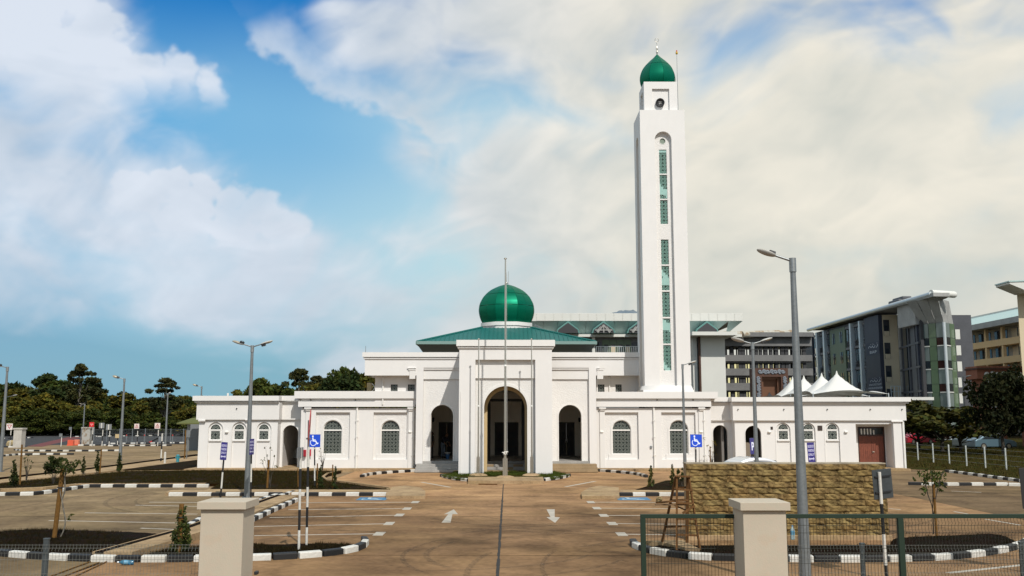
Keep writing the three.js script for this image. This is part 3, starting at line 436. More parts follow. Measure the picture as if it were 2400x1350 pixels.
// an eight fold star grille of thin bars filling a rectangle with an optional round head
function lattice(x0, x1, y0, y1, Z, cell, arch = false, w = .012) {
  const gs = [], nx = Math.max(1, Math.round((x1 - x0) / cell)), c = (x1 - x0) / nx, ny = Math.max(1, Math.ceil((y1 - y0) / c)), cx = (x0 + x1) / 2, r = (x1 - x0) / 2, ys = y1 - r;
  const line = (ax, ay, bx, by) => { const ok = (x, y) => x >= x0 - .001 && x <= x1 + .001 && y >= y0 - .001 && y <= y1 + .001 && (!arch || y < ys || Math.hypot(x - cx, y - ys) < r); if (!ok(ax, ay) || !ok(bx, by)) return; const dx = bx - ax, dy = by - ay, L = Math.hypot(dx, dy), g = new THREE.BoxGeometry(L, w, .02); g.rotateZ(Math.atan2(dy, dx)); g.translate((ax + bx) / 2, (ay + by) / 2, -Z); gs.push(g); };
  for (let i = 0; i < nx; i++) for (let j = 0; j < ny; j++) {
    const ox = x0 + (i + .5) * c, oy = y0 + (j + .5) * c, P = (k, rr) => [ox + Math.cos(k * Math.PI / 8) * rr * c, oy + Math.sin(k * Math.PI / 8) * rr * c];
    for (let k = 0; k < 8; k++) { const a = P(2 * k, .47), b = P(2 * k + 1, .27), d = P(2 * k + 2, .47), e = P(2 * k + 1, .52); line(...a, ...b); line(...b, ...d); if (k % 2 === 0) line(...b, ...e); }
    for (let k = 0; k < 8; k++) line(...P(2 * k, .13), ...P(2 * k + 2, .13));
  }
  return gs.length ? mergeGeometries(gs.map((g) => flat(g))) : new THREE.BoxGeometry(.01, .01, .01).translate(cx, y0, -Z);
}
// an arched window: frame, transom, two panes, grille; Z is the wall face it sits in
function archWindow(x0, x1, y0, yt, t0, t1, Z, cell, f = .045) {
  const s = archShape(x0 - .002, x1 + .002, y0, yt); s.holes.push(rectHole(x0 + f, x1 - f, y0 + f, t0)); { const r = (x1 - x0) / 2, cx = (x0 + x1) / 2, ys = yt - r, h = new THREE.Path(), n = 22, pts = [[x0 + f, t1]]; const rr = r - f; const a0 = Math.asin(clamp((t1 - ys) / rr, -1, 1)); pts.length = 0; for (let i = 0; i <= n; i++) { const a = lerp(a0, Math.PI - a0, i / n); pts.push([cx + Math.cos(a) * rr, ys + Math.sin(a) * rr]); } if (t1 < ys) pts.push([x0 + f, t1]), pts.unshift([x1 - f, t1]); h.setFromPoints(pts.map(([x, y]) => new THREE.Vector2(x, y))); s.holes.push(h); }
  const fr = extr(s, .06, 0, 20); fr.translate(0, 0, -Z - .12);
  const w = mp('window', fr, M.frame);
  const gp = (yb, yy, arch) => { const g = arch ? extr(archShape(x0 + .01, x1 - .01, yb, yy), .012, 0, 18) : box(x0 + .01, yb, 0, x1 - .01, yy, .012); g.translate(0, 0, -Z - .15); return g; };
  mp('pane', gp(y0, (t0 + t1) / 2, false), M.glassDark, w);
  { const r = (x1 - x0) / 2, cx = (x0 + x1) / 2, ys = yt - r, P = []; const rr = r - .01, a0 = Math.asin(clamp((t1 - .02 - ys) / rr, -1, 1)); for (let i = 0; i <= 20; i++) { const a = lerp(a0, Math.PI - a0, i / 20); P.push([cx + Math.cos(a) * rr, ys + Math.sin(a) * rr]); } if (t1 - .02 < ys) { P.push([x0 + .01, t1 - .02]); P.unshift([x1 - .01, t1 - .02]); } const g = extr(polyS(P), .012); g.translate(0, 0, -Z - .15); mp('pane', g, M.glassDark, w); }
  mp('lattice', [lattice(x0 + f, x1 - f, y0 + f, t0, Z + .13, cell), lattice(x0 + f, x1 - f, t1, yt - f, Z + .13, cell, true)], M.lattice, w);
  return w;
}
function archRing(o0, o1, yo, i0, i1, yi, y0, d, Z) {
  const n = 28, P = [[i1, y0], [o1, y0]], R = (o1 - o0) / 2, r = (i1 - i0) / 2, cx = (o0 + o1) / 2, ci = (i0 + i1) / 2;
  for (let i = 0; i <= n; i++) { const t = i / n * Math.PI; P.push([cx + Math.cos(t) * R, yo - R + Math.sin(t) * R]); }
  P.push([o0, y0], [i0, y0]); for (let i = n; i >= 0; i--) { const t = i / n * Math.PI; P.push([ci + Math.cos(t) * r, yi - r + Math.sin(t) * r]); }
  const g = extr(polyS(P), d); g.translate(0, 0, -Z); return g;
}
const archBand = (x0, x1, y0, yt, w, Z, d) => archRing(x0 - w, x1 + w, yt + w, x0, x1, yt, y0, d, Z);

// ---- central portal
{
  const Z = ZC, D = ZP + .35 - ZC, xL = RX(1075.3, Z), xR = RX(1294.5, Z), yT = RY(817, Z), xa = RX(1113.5, Z), xb = RX(1255, Z), g0 = .05;
  const ox0 = RX(1134, Z), ox1 = RX(1236, Z), oyt = RY(905, Z + .4);
  mp('portal', [wall(xL, g0, xR, yT, Z, .26, [rectHole(xa, xb, g0 - .001, RY(843, Z))]), box(xL, g0, -Z - .26, xL + .7, yT, -Z - D), box(xR - .7, g0, -Z - .26, xR, yT, -Z - D), box(xL, RY(880, Z), -Z - .9, xR, yT, -Z - D)], M.white);
  mp('lintel_panel', wall(xa - .05, RY(886, Z), xb + .05, RY(842, Z), Z + .26, .12), M.white2);
  const carve = [archHole(ox0 - .02, ox1 + .02, g0 - .001, oyt)];
  mp('carved_panel', wall(xa - .05, g0, xb + .05, RY(885.5, Z), Z + .38, .22, carve), M.carved);
  mp('arch_ring', archBand(ox0, ox1, g0, oyt, .14, Z + .38, .035), M.white2);
  // cream lining of the great arch
  const i0 = RX(1142, Z + 1.5), i1 = RX(1230, Z + 1.5), iT = RY(914.5, Z + 1.5);
  const lg = archRing(ox0 - .02, ox1 + .02, oyt + .01, i0, i1, iT, g0, .25, Z + 1.75), tg = archRing(ox0 - .14, ox1 + .14, oyt + .14, ox0 - .012, ox1 + .012, oyt + .012, g0, .95, Z + 1.56);
  mp('arch_lining', [lg, tg], M.cream);
  mp('portal_cap', [box(RX(1070, Z, 800), RY(811.5, Z), -Z + .17, RX(1300.5, Z, 800), RY(797, Z), -Z - D), box(RX(1072.7, Z, 815), RY(816.3, Z), -Z + .09, RX(1297.5, Z, 815), RY(811.5, Z) - .04, -Z - D), box(xL - .02, RY(816.3, Z) - .01, -Z + .025, xR + .02, RY(811.5, Z), -Z - D + .01)], M.white2);
  mp('corner_bead', box(RX(1079, Z), g0, -Z + .03, RX(1081.2, Z), RY(918, Z), -Z), M.white2);
}
// ---- flanks with the side arches, upper block
function flank(xo, xi, sgn) { // outer pilaster edge, portal side edge (pixels)
  const Z = ZP, a = RX(xo, Z), b = RX(xi, Z), pil = RX(xo + sgn * 16.5, Z), lo = Math.min(a, b), hi = Math.max(a, b), rl = Math.min(pil, b + sgn * .1), rh = Math.max(pil, b + sgn * .1), yB = RY(1088, Z), yT = RY(826, Z);
  const ax0 = RX(sgn > 0 ? 1009.5 : 1309.5, Z + .25), ax1 = RX(sgn > 0 ? 1062 : 1363, Z + .25), aT = RY(949, Z + .25);
  mp('flank_wall', [box(Math.min(a, pil), yB, -Z, Math.max(a, pil), RY(845, Z), -Z - .24), box(Math.min(pil, b), RY(861.5, Z), -Z, Math.max(pil, b), RY(845, Z), -Z - .24)], M.white);
  mp('lintel_panel', [wall(rl - .05, RY(888.5, Z), rh + .05, RY(860, Z), Z + .13, .1), box(rl, RY(866.5, Z), -Z - .05, rh, RY(864, Z), -Z - .14), box(rl, RY(863.6, Z), -Z - .02, rh, RY(861.2, Z), -Z - .14)], M.white2);
  mp('carved_panel', wall(rl - .05, yB - .1, rh + .05, RY(888, Z), Z + .24, .24, [archHole(ax0, ax1, yB - .2, aT)]), M.carved);
  mp('arch_ring', archBand(ax0, ax1, yB, aT, .075, Z + .24, .03), M.white2);
  mp('reveal', archRing(ax0 - .08, ax1 + .08, aT + .08, ax0 + .006, ax1 - .006, aT - .006, yB - .1, .26, Z + .74), M.porch);
}
flank(974.5, 1076, 1); flank(1398, 1294, -1);
{ // upper block, both sides of the portal
  const Z = ZP, ZR = 61.3, yT = RY(826, Z), yC = RY(837, Z), yc2 = RY(841.5, Z), yF = RY(880, Z);
  const xl = RX(855, Z, 860), xr = RX(1405, Z, 860), pl = RX(974.5, Z), pr = RX(1398, Z);
  mps('upper_wall', [box(xl, yF, -Z - .001, pl, yT - .02, -Z - .3), box(pl, RY(845, Z) - .001, -Z, RX(1080, Z), yT - .02, -Z - .3), box(RX(1290, Z), RY(845, Z) - .001, -Z, pr, yT - .02, -Z - .3), box(pr, yF, -Z - .001, xr, yT - .02, -Z - .3), box(xl, yF, -Z - .3, xl + .3, yT - .02, -76), box(xl, yF, -Z - .3, pl + .6, yF + .2, -Z - 1.6), box(xr - .3, yF, -Z - .3, xr, yT - .02, -ZR - .3)], M.white);
  mps('upper_wall', [box(RX(1403, ZR, 860), RY(880, ZR), -ZR, RX(1535, ZR, 860), RY(826.6, ZR), -ZR - .3), box(RX(1403, ZR, 860), RY(880, ZR), -ZR - .3, RX(1535, ZR, 860), RY(880, ZR) + .2, -ZR - 1.6)], M.white);
  const cap = (x0, x1, zz, ret) => [box(x0 - ret, RY(837, zz), -zz + .14, x1, RY(826, zz), -zz - .5), box(x0 - ret * .6, RY(841.6, zz), -zz + .07, x1, RY(839, zz), -zz - .5)];
  mps('cornice', [...cap(RX(855, Z, 830), RX(1080, Z, 830), Z, .13), ...cap(RX(1290, Z, 830), xr, Z, 0), ...cap(xr - .1, RX(1535, ZR, 830), ZR, 0), box(RX(850, Z, 830), RY(837, Z) + .003, -Z - .502, RX(855, Z, 830) + .2, RY(826, Z) - .003, -76)], M.white2);
  mp('flat_roof', box(xl + .31, yT - .5, -Z - .31, xr - .31, yT - .42, -80), M.slab); mp('flat_roof', box(xr, yT - .5, -ZR - .31, RX(1500, ZR), yT - .423, -80), M.slab);
  // shaded wall under the overhang with its small windows
  for (const [zz, x0, x1, wins, pipe] of [[Z + .68, 879, 976, [[916, 932], [956, 972]], 898], [ZR + .68, 1398, 1520, [[1401, 1416.5], [1442.5, 1457]], 1428]]) {
    const f = 900, holes = wins.map(([a, b]) => rectHole(RX(a, zz, f), RX(b, zz, f), RY(930, zz), RY(901, zz)));
    mp('upper_wall', wall(RX(x0, zz, f), 4, RX(x1, zz, f), RY(872, zz), zz, .2, holes), M.white2);
    for (const [a, b] of wins) { const w = mp('window', wall(RX(a, zz, f) - .01, RY(930, zz), RX(b, zz, f) + .01, RY(901, zz) + .01, zz + .08, .05, [rectHole(RX(a, zz, f) + .03, RX(b, zz, f) - .03, RY(930, zz) + .02, RY(901, zz) - .03)]), M.dark); mp('pane', box(RX(a, zz, f), RY(930, zz), -zz - .15, RX(b, zz, f), RY(901, zz), -zz - .16), M.glassDark, w); mp('lattice', lattice(RX(a, zz, f) + .02, RX(b, zz, f) - .02, RY(925, zz), RY(901, zz) - .02, zz + .12, .2), M.lattice, w); }
    mp('downpipe', rod(V3(RX(pipe, zz, f), 4, -zz + .06), V3(RX(pipe, zz, f), RY(883, zz), -zz + .06), .045), M.frame);
  }
  mps('upper_wall', [box(RX(879, Z + .68, 900), 4, -Z - .88, RX(879, Z + .68, 900) + .25, yF + .1, -76)], M.white2);
  // brackets
  for (const [a, b, c, d] of [[955, 975, 960, 973.5], [1399, 1418, 1399.5, 1413.5]]) mp('bracket', [box(RX(a, Z, 865), RY(863.8, Z), -Z + .10, RX(b, Z, 865), RY(862, Z), -Z - .1), box(RX((a + c) / 2, Z, 865), RY(868, Z), -Z + .07, RX((b + d) / 2, Z, 865), RY(865.5, Z), -Z - .1), box(RX(c, Z, 875), RY(888, Z), -Z + .04, RX(d, Z, 875), RY(868, Z), -Z - .5)], M.white2);
  mp('air_conditioner', [rbox(RX(860, 60, 905), RY(917, 60), -60, RX(870.5, 60, 905), RY(897, 60), -60.5, .03)], M.cream);
  const el = []; for (let i = 0; i < 12; i++) { const a = i / 11 * Math.PI; el.push(V3(RX(872, 59.9, 905) + Math.sin(a) * .17, RY(899, 59.9) - i * .045, -59.85)); }
  mp('pipe_loop', new THREE.TubeGeometry(new THREE.CatmullRomCurve3(el), 20, .03, 6), M.frame);
}
// ---- steps and porch behind the arches
{
  const x0 = RX(975, 56.5), x1 = RX(1399, 56.5), pa = RX(1076, 56.5), pb2 = RX(1294, 56.5);
  for (const [a, b, m] of [[x0, pa, M.stepGrey], [pb2, x1, M.step], [RX(1120, 56), RX(1250, 56), M.stepGrey]]) for (let i = 0; i < 3; i++) mp('step', [rbox(a + i * .002, .02 + i * .01, -56.0 - i * .36, b - i * .002, .16 + i * .15, -57.4 - i * .05, .012)], m);
  mp('porch_floor', box(RX(978, 57.6), .3, -57.62, RX(1395, 57.6), .598, -66), M.stepGrey);
  // tiled risers: each stone of the centre steps
  const R = rng(4), tw = .58; for (let i = 0; i < 3; i++) for (let k = 0; k < 5; k++) { const a = RX(1134, 56) + k * tw; mp('step_tile', box(a + .006, .02 + i * .15, -55.985 - i * .36, Math.min(a + tw - .006, RX(1237, 56)), .155 + i * .15, -56.05 - i * .36), [M.stepGrey, M.step][R() > .75 ? 1 : 0]); }
  const W = (px) => RX(px, ZB), top = 4.9;
  const doors = [[1028, 1066], [1159.5, 1215], [1308, 1346.5]];
  mp('porch_wall', [wall(RX(983, 58), .5, RX(1390, 58), top, ZB, .2, doors.map(([a, b]) => rectHole(W(a), W(b), .599, RY(989.5, ZB)))), box(RX(983, 58), .5, -58.1, RX(988, 58), top, -ZB), box(RX(1385, 58), .5, -58.1, RX(1390, 58), top, -ZB), box(RX(983, 58), top, -58.1, RX(1390, 58), top + .15, -ZB - .2)], M.porch);
  for (const [a, b] of doors) { const xa = W(a), xb = W(b), xm = (xa + xb) / 2, yt = RY(989.5, ZB), d = mp('door', [box(xa, .6, -ZB - .02, xm - .006, yt - .05, -ZB - .07), box(xm + .006, .6, -ZB - .021, xb, yt - .05, -ZB - .071), box(xa, yt - .05, -ZB + .01, xb, yt, -ZB - .1)], M.doorDark); const ps = []; for (const c of [xa, xm]) for (let k = 0; k < 3; k++) ps.push(box(c + .12, .75 + k * .52, -ZB - .015, c + (xb - xa) / 2 - .12, 1.17 + k * .52, -ZB - .03)); mps('door_panel', ps, M.dark, d); mps('handle', [rod(V3(xm - .07, 1.5, -ZB + .05), V3(xm - .07, 1.75, -ZB + .05), .014), rod(V3(xm + .07, 1.5, -ZB + .05), V3(xm + .07, 1.75, -ZB + .05), .014)], M.steel, d); }
  // dark timber screen standing inside the great arch
  const Z = 58.6, s0 = RX(1143, Z), s1 = RX(1229, Z); mp('timber_screen', [box(s0 - .3, .6, -Z, RX(1149.5, Z), top, -Z - .12), box(RX(1222.5, Z), .6, -Z, s1 + .3, top, -Z - .12), box(s0 - .3, RY(941, Z), -Z + .01, s1 + .3, RY(935, Z), -Z - .11), box(s0 - .3, RY(917, Z), -Z + .01, s1 + .3, top, -Z - .11)], M.doorDark);
  for (const [px, py] of [[1016, 987], [1357.5, 987]]) { const lz = ZB - .4; mp('wall_lamp', [rod(V3(W(px), RY(py + 2, ZB), -lz), V3(W(px), RY(py - 8, ZB), -lz), .07, .1), rod(V3(W(px), RY(py, ZB), -lz), V3(W(px), RY(py, ZB), -ZB), .02)], M.black); }
}
// ---- the two tall-windowed sections beside the flanks
function midSection(p) {
  const Z = ZM, y0 = .1, x0 = RX(p.w0, Z), x1 = RX(p.w1, Z), yW = RY(957, Z), holes = [], zP = Z + .17;
  for (const w of p.win) holes.push(rectHole(RX(w - 40, Z), RX(w + 40, Z), RY(1077, Z), RY(966.5, Z)));
  mp('wing_wall', [wall(x0, y0, x1, yW, Z, .2, holes), box(x0, y0, -Z - .2, x0 + .25, yW, -70), box(x1 - .25, y0, -Z - .2, x1, yW, -70)], M.white);
  mp('parapet', [box(RX(p.c0, Z, 925), RY(934, Z), -Z + .30, RX(p.c1, Z, 925), RY(p.top, Z), -Z - .4), box(RX(p.c0, Z, 925), RY(934, Z), -Z - .4, RX(p.c0, Z, 925) + .4, RY(p.top, Z), -70), box(RX(p.c1, Z, 925) - .4, RY(934, Z), -Z - .4, RX(p.c1, Z, 925), RY(p.top, Z), -70), box(x0, RY(942, Z), -Z + .06, x1, RY(934, Z), -Z - .4)], M.white2);
  mp('cornice', box(RX(p.e0, Z, 947), RY(953.5, Z), -Z + .19, RX(p.e1, Z, 947), RY(941, Z), -Z - .3), M.white);
  mp('flat_roof', box(x0, RY(934, Z), -Z - .3, x1, RY(934, Z) + .06, -70), M.slab);
  for (const w of p.win) {
    const a = RX(w - 22.2, zP), b = RX(w + 22.2, zP), yt = RY(984.5, zP), yb = RY(1064.5, zP);
    mp('carved_panel', wall(RX(w - 41, Z), RY(1078, Z), RX(w + 41, Z), RY(965.5, Z), zP, .14, [archHole(a, b, yb, yt)]), M.carved);
    mp('arch_ring', archBand(a, b, yb, yt, .085, zP, .03), M.white2);
    mp('sill', box(RX(w - 31, zP), RY(1077, zP), -zP + .05, RX(w + 31, zP), yb - .004, -zP - .02), M.white2);
    archWindow(a, b, yb, yt, RY(1009.8, zP), RY(1006.6, zP), zP, .2);
  }
  for (const q of p.cap) { mps('capital', [rbox(RX(q - 8.2, Z, 957), RY(959, Z), -Z + .2, RX(q + 8.2, Z, 957), RY(955, Z), -Z - .05, .025), rbox(RX(q - 6, Z, 957), RY(963, Z), -Z + .15, RX(q + 6, Z, 957), RY(958.6, Z), -Z - .05, .04)], M.white2); mp('pilaster', rbox(RX(q - 6.2, Z), y0, -Z + .07, RX(q + 6.2, Z), RY(962.5, Z), -Z - .05, .015), M.white2); }
  for (const q of p.pipe) { const x = RX(q, Z); mp('downpipe', [rod(V3(x, y0, -Z + .085), V3(x, RY(957, Z), -Z + .085), .055, .055, 12), rod(V3(x, RY(957, Z) - .02, -Z + .085), V3(x, RY(955, Z), -Z), .055, .055, 10)], M.frame); mps('pipe_clip', [.9, 2, 3].map((h) => box(x - .075, h, -Z + .02, x + .075, h + .04, -Z + .16)), M.white2); }
  for (const q of p.lamp) mp('wall_lamp', rbox(RX(q - 4, Z), RY(1014.5, Z), -Z + .14, RX(q + 4, Z), RY(1009.8, Z), -Z, .05), M.frame);
  for (const q of p.dots) mp('scupper', rod(V3(RX(q, Z, 938), RY(937.5, Z), -Z + .16), V3(RX(q, Z, 938), RY(937.5, Z), -Z), .035), M.dark);
}
midSection({ w0: 705, w1: 974, c0: 692.5, c1: 977, e0: 700.5, e1: 974, top: 917, win: [779.8, 915], cap: [722.5, 963.5], pipe: [836.8, 969.5], lamp: [961.5], dots: [729, 833.5, 936.5] });
midSection({ w0: 1397, w1: 1667, c0: 1395, c1: 1680, e0: 1397, e1: 1665.5, top: 918.5, win: [1456.5, 1590.5], cap: [1411.5, 1643.5], pipe: [1532.5, 1650], lamp: [1410, 1642.5], dots: [1539.5, 1623.5] });
mp('switch_box', rbox(RX(1522.5, ZM), RY(1051, ZM), -ZM + .08, RX(1527, ZM), RY(1045, ZM), -ZM, .01), M.greyPaint);

// ---- low wings
function smallWindow(c, Z, base) { // a tall round headed bay with a lunette over a square pane
  const zB = Z + .09, a = RX(c - 11.8, zB), b = RX(c + 11.8, zB), r = (b - a) / 2, ly = RY(1006.5, zB) + base, fr = .035;
  const lun = new THREE.Shape(); lun.moveTo(a, ly); lun.lineTo(b, ly); lun.absarc((a + b) / 2, ly, r, 0, Math.PI, false);
  const w = mp('window', (() => { const s = new THREE.Shape(); s.moveTo(a - .03, ly - .03); s.lineTo(b + .03, ly - .03); s.absarc((a + b) / 2, ly, r + .03, 0, Math.PI, false); const h = new THREE.Path(); h.moveTo(a + .01, ly + .012); h.lineTo(b - .01, ly + .012); h.absarc((a + b) / 2, ly + .012, r - .012, 0, Math.PI, false); s.holes.push(h); const g = extr(s, .05, 0, 16); g.translate(0, 0, -zB - .02); const py0 = RY(1029.5, zB) + base, py1 = RY(1010.3, zB) + base, g2 = wall(a - .02, py0 - .05, b + .02, py1 + .04, zB - .03, .05, [rectHole(a + fr, b - fr, py0, py1)]); return [g, g2]; })(), M.frame);
  mp('pane', (() => { const g = extr(lun, .01, 0, 16); g.translate(0, 0, -zB - .004); return [g]; })(), M.glassDark, w);
  mp('pane', box(a + .02, RY(1030, zB) + base, -zB - .005, b - .02, RY(1010, zB) + base, -zB + .003), M.glassDark, w);
  const rays = []; for (let i = 1; i < 8; i++) { const t = i / 8 * Math.PI, q = (k) => V3((a + b) / 2 + Math.cos(t) * r * k, ly + Math.sin(t) * r * k, -zB + .014); rays.push(rod(q(.35), q(.95), .011, .011, 4)); } for (const k of [.35, .66]) for (let i = 0; i < 10; i++) { const q = (t) => V3((a + b) / 2 + Math.cos(t) * r * k, ly + Math.sin(t) * r * k, -zB + .014); rays.push(rod(q(i / 10 * Math.PI), q((i + 1) / 10 * Math.PI), .011, .011, 4)); }
  mp('lattice', [...rays, lattice(a + fr, b - fr, RY(1029.5, zB) + base, RY(1010.3, zB) + base, zB - .012, .27, false, .018)], M.lattice, w);
  mp('sill', box(a - .07, RY(1034, zB) + base, -zB + .09, b + .07, RY(1031, zB) + base, -zB), M.white2, w);
}
function wing(p) {
  const Z = ZWG, y0 = .1, b = p.base ?? 0, yw = RY(985 + p.dy, Z), holes = p.win.map((c) => archHole(RX(c - 17, Z), RX(c + 17, Z), y0 - .001, RY(990.5 + p.dy, Z))).concat(p.holes ?? []);
  const x0 = RX(p.w0, Z), x1 = RX(p.w1, Z);
  mp('wing_wall', [wall(x0, y0, x1, yw, Z, .2, holes), box(x0, y0, -Z - .2, x0 + .25, yw, -72), box(x1 - .25, y0, -Z - .2, x1, yw, p.sideDepth ?? -72), wall(x0 + .02, y0, x1 - .02, yw, Z + .09, .05, (p.holes2 ?? []))], M.white);
  mp('fascia', [box(RX(p.f0, Z, 965), yw, -Z + .16, RX(p.f1, Z, 965), RY(945 + p.dy, Z), -Z - .3), box(RX(p.f0, Z, 965), yw, -Z - .3, RX(p.f0, Z, 965) + .3, RY(945 + p.dy, Z), -72), box(RX(p.f1, Z, 965) - .3, yw, -Z - .3, RX(p.f1, Z, 965), RY(945 + p.dy, Z), -72)], M.white2);
  mp('parapet', [box(RX(p.c0, Z, 935), RY(941 + p.dy, Z), -Z + .42, RX(p.c1, Z, 935), RY(p.top, Z), -Z - .3), box(RX(p.c0 + 3, Z, 943), RY(945.2 + p.dy, Z), -Z + .30, RX(p.c1 - 3, Z, 943), RY(942.6 + p.dy, Z), -Z - .3), box(RX(p.c0 + 4.5, Z, 943), RY(943 + p.dy, Z), -Z + .2, RX(p.c1 - 4.5, Z, 943), RY(940.6 + p.dy, Z), -Z - .3), box(RX(p.c0, Z, 935), RY(941 + p.dy, Z), -Z - .3, RX(p.c0, Z, 935) + .35, RY(p.top, Z), -72), box(RX(p.c1, Z, 935) - .35, RY(941 + p.dy, Z), -Z - .3, RX(p.c1, Z, 935), RY(p.top, Z), -72)], M.white2);
  mp('flat_roof', box(x0, RY(943, Z), -Z - .3, x1, RY(943, Z) + .05, -72), M.slab);
  for (const c of p.win) { smallWindow(c, Z, 0); mp('arch_ring', archBand(RX(c - 17, Z), RX(c + 17, Z), y0, RY(990.5 + p.dy, Z), .05, Z, .02), M.white2); }
  for (const q of p.lamp) mp('wall_lamp', rbox(RX(q - 4, Z), RY(1014.5, Z), -Z + .14, RX(q + 4, Z), RY(1009.8, Z), -Z, .05), M.frame);
  for (const q of p.dots) mp('scupper', rod(V3(RX(q, Z, 958), RY(959 + p.dy, Z), -Z + .24), V3(RX(q, Z, 958), RY(959 + p.dy, Z), -Z + .1), .035), M.dark);
}
wing({ w0: 466.5, w1: 651, f0: 462.5, f1: 656, c0: 456.5, c1: 657.5, top: 928, dy: -1.5, win: [506, 561.5, 619.2], lamp: [532.5], dots: [556.8] });
{
  const Z = ZWG, rec = rectHole(RX(2005.5, Z), RX(2090, Z), .09, RY(994, Z)), ar = [1746, 1783];
  wing({ w0: 1722, w1: 2117, f0: 1716, f1: 2121, c0: 1711, c1: 2128, top: 931, dy: .5, win: [1835, 1893.3, 1949.7], lamp: [1802.5, 1981.5], dots: [1728, 1835, 1936.5, 2037, 2111], holes: [rec, archHole(RX(ar[0], Z), RX(ar[1], Z), .09, RY(998, Z))], holes2: [rectHole(RX(2004, Z), RX(2092, Z), .11, RY(993, Z)), archHole(RX(ar[0], Z), RX(ar[1], Z), .11, RY(998, Z))] });
  mp('arch_ring', archBand(RX(ar[0], Z), RX(ar[1], Z), .1, RY(998, Z), .05, Z, .02), M.white2);
  // brown double door in its deep recess
  const zd = Z + 1.1, fx0 = RX(2009, zd), fx1 = RX(2072.5, zd), ft = RY(1000, zd), tr = RY(1020, zd), xm = (fx0 + fx1) / 2;
  mp('recess', [box(RX(2004, Z), .1, -Z - .14, RX(2005.2, Z), RY(993, Z), -zd - .2), box(RX(2090.3, Z), .1, -Z - .14, RX(2092, Z), RY(993, Z), -zd - .2), box(RX(2004, Z), RY(994, Z), -Z - .14, RX(2092, Z), RY(992, Z), -zd - .2), wall(RX(2000, Z), .1, RX(2094, Z), RY(993, Z), zd, .15, [rectHole(fx0, fx1, .09, ft)])], M.white2);
  const d = mp('door', [box(fx0, .15, -zd - .02, fx0 + .08, ft, -zd - .12), box(fx1 - .08, .15, -zd - .02, fx1, ft, -zd - .12), box(fx0 + .08, ft - .08, -zd - .02, fx1 - .08, ft, -zd - .12), box(fx0 + .08, tr - .05, -zd - .02, fx1 - .08, tr + .04, -zd - .12)], mat(.075, .028, .018, .5, { map: every(T.wood, 1) }));
  for (const [a, b] of [[fx0 + .085, xm - .006], [xm + .006, fx1 - .085]]) { const n = 6, s = (b - a) / n; for (let i = 0; i < n; i++) mp('door_board', rbox(a + i * s + .002, .16, -zd - .05, a + (i + 1) * s - .002, tr - .055, -zd - .1, .006, 1), M.doorWood, d); }
  mp('fanlight', box(fx0 + .08, tr + .04, -zd - .09, fx1 - .08, ft - .08, -zd - .1), M.glassDark, d);
  for (let i = 0; i < 5; i++) { const a = RX(2017.5 + i * 7.2, zd); mp('louvre', box(a, RY(1018.5, zd), -zd - .05, a + .085, RY(1005 + (i === 4 ? 3 : 0), zd), -zd - .08), M.frame, d); }
  mp('handle', [rod(V3(xm + .06, RY(1059, zd), -zd), V3(xm + .17, RY(1059.5, zd), -zd), .02), rod(V3(xm + .06, RY(1057, zd), -zd - .02), V3(xm + .06, RY(1062, zd), -zd - .02), .022)], M.steel, d);
  mp('capital', rbox(RX(2086, Z, 987), RY(989.5, Z), -Z + .22, RX(2114, Z, 987), RY(985.6, Z), -Z, .03), M.white2); mp('pilaster', rbox(RX(2091.5, Z), .1, -Z + .12, RX(2111, Z), RY(989.5, Z), -Z - .02, .015), M.white2);
  { const x = RX(2115, Z); mp('downpipe', [rod(V3(x, .1, -Z + .1), V3(x, RY(988, Z), -Z + .1), .075, .075, 12)], M.frame); }
  for (const [a, b, c, e] of [[1806, 1811, 1000, 1006.7], [1916, 1927, 997.5, 1009]]) mp('vent_grille', [box(RX(a, Z), RY(e, Z), -Z + .03, RX(b, Z), RY(c, Z), -Z), ...[0, 1, 2, 3].map((i) => box(RX(a, Z) + .01, lerp(RY(e, Z), RY(c, Z), (i + .4) / 4), -Z + .045, RX(b, Z) - .01, lerp(RY(e, Z), RY(c, Z), (i + .7) / 4), -Z + .02))], mat(.05, .035, .03, .6));
  mp('capital', rbox(RX(466.5, Z, 984), RY(988, Z), -Z + .2, RX(483, Z, 984), RY(982.5, Z), -Z, .03), M.white2);
  mp('capital', rbox(RX(576, Z, 984), RY(985.5, Z), -Z + .2, RX(590, Z, 984), RY(982, Z), -Z, .03), M.white2);
}
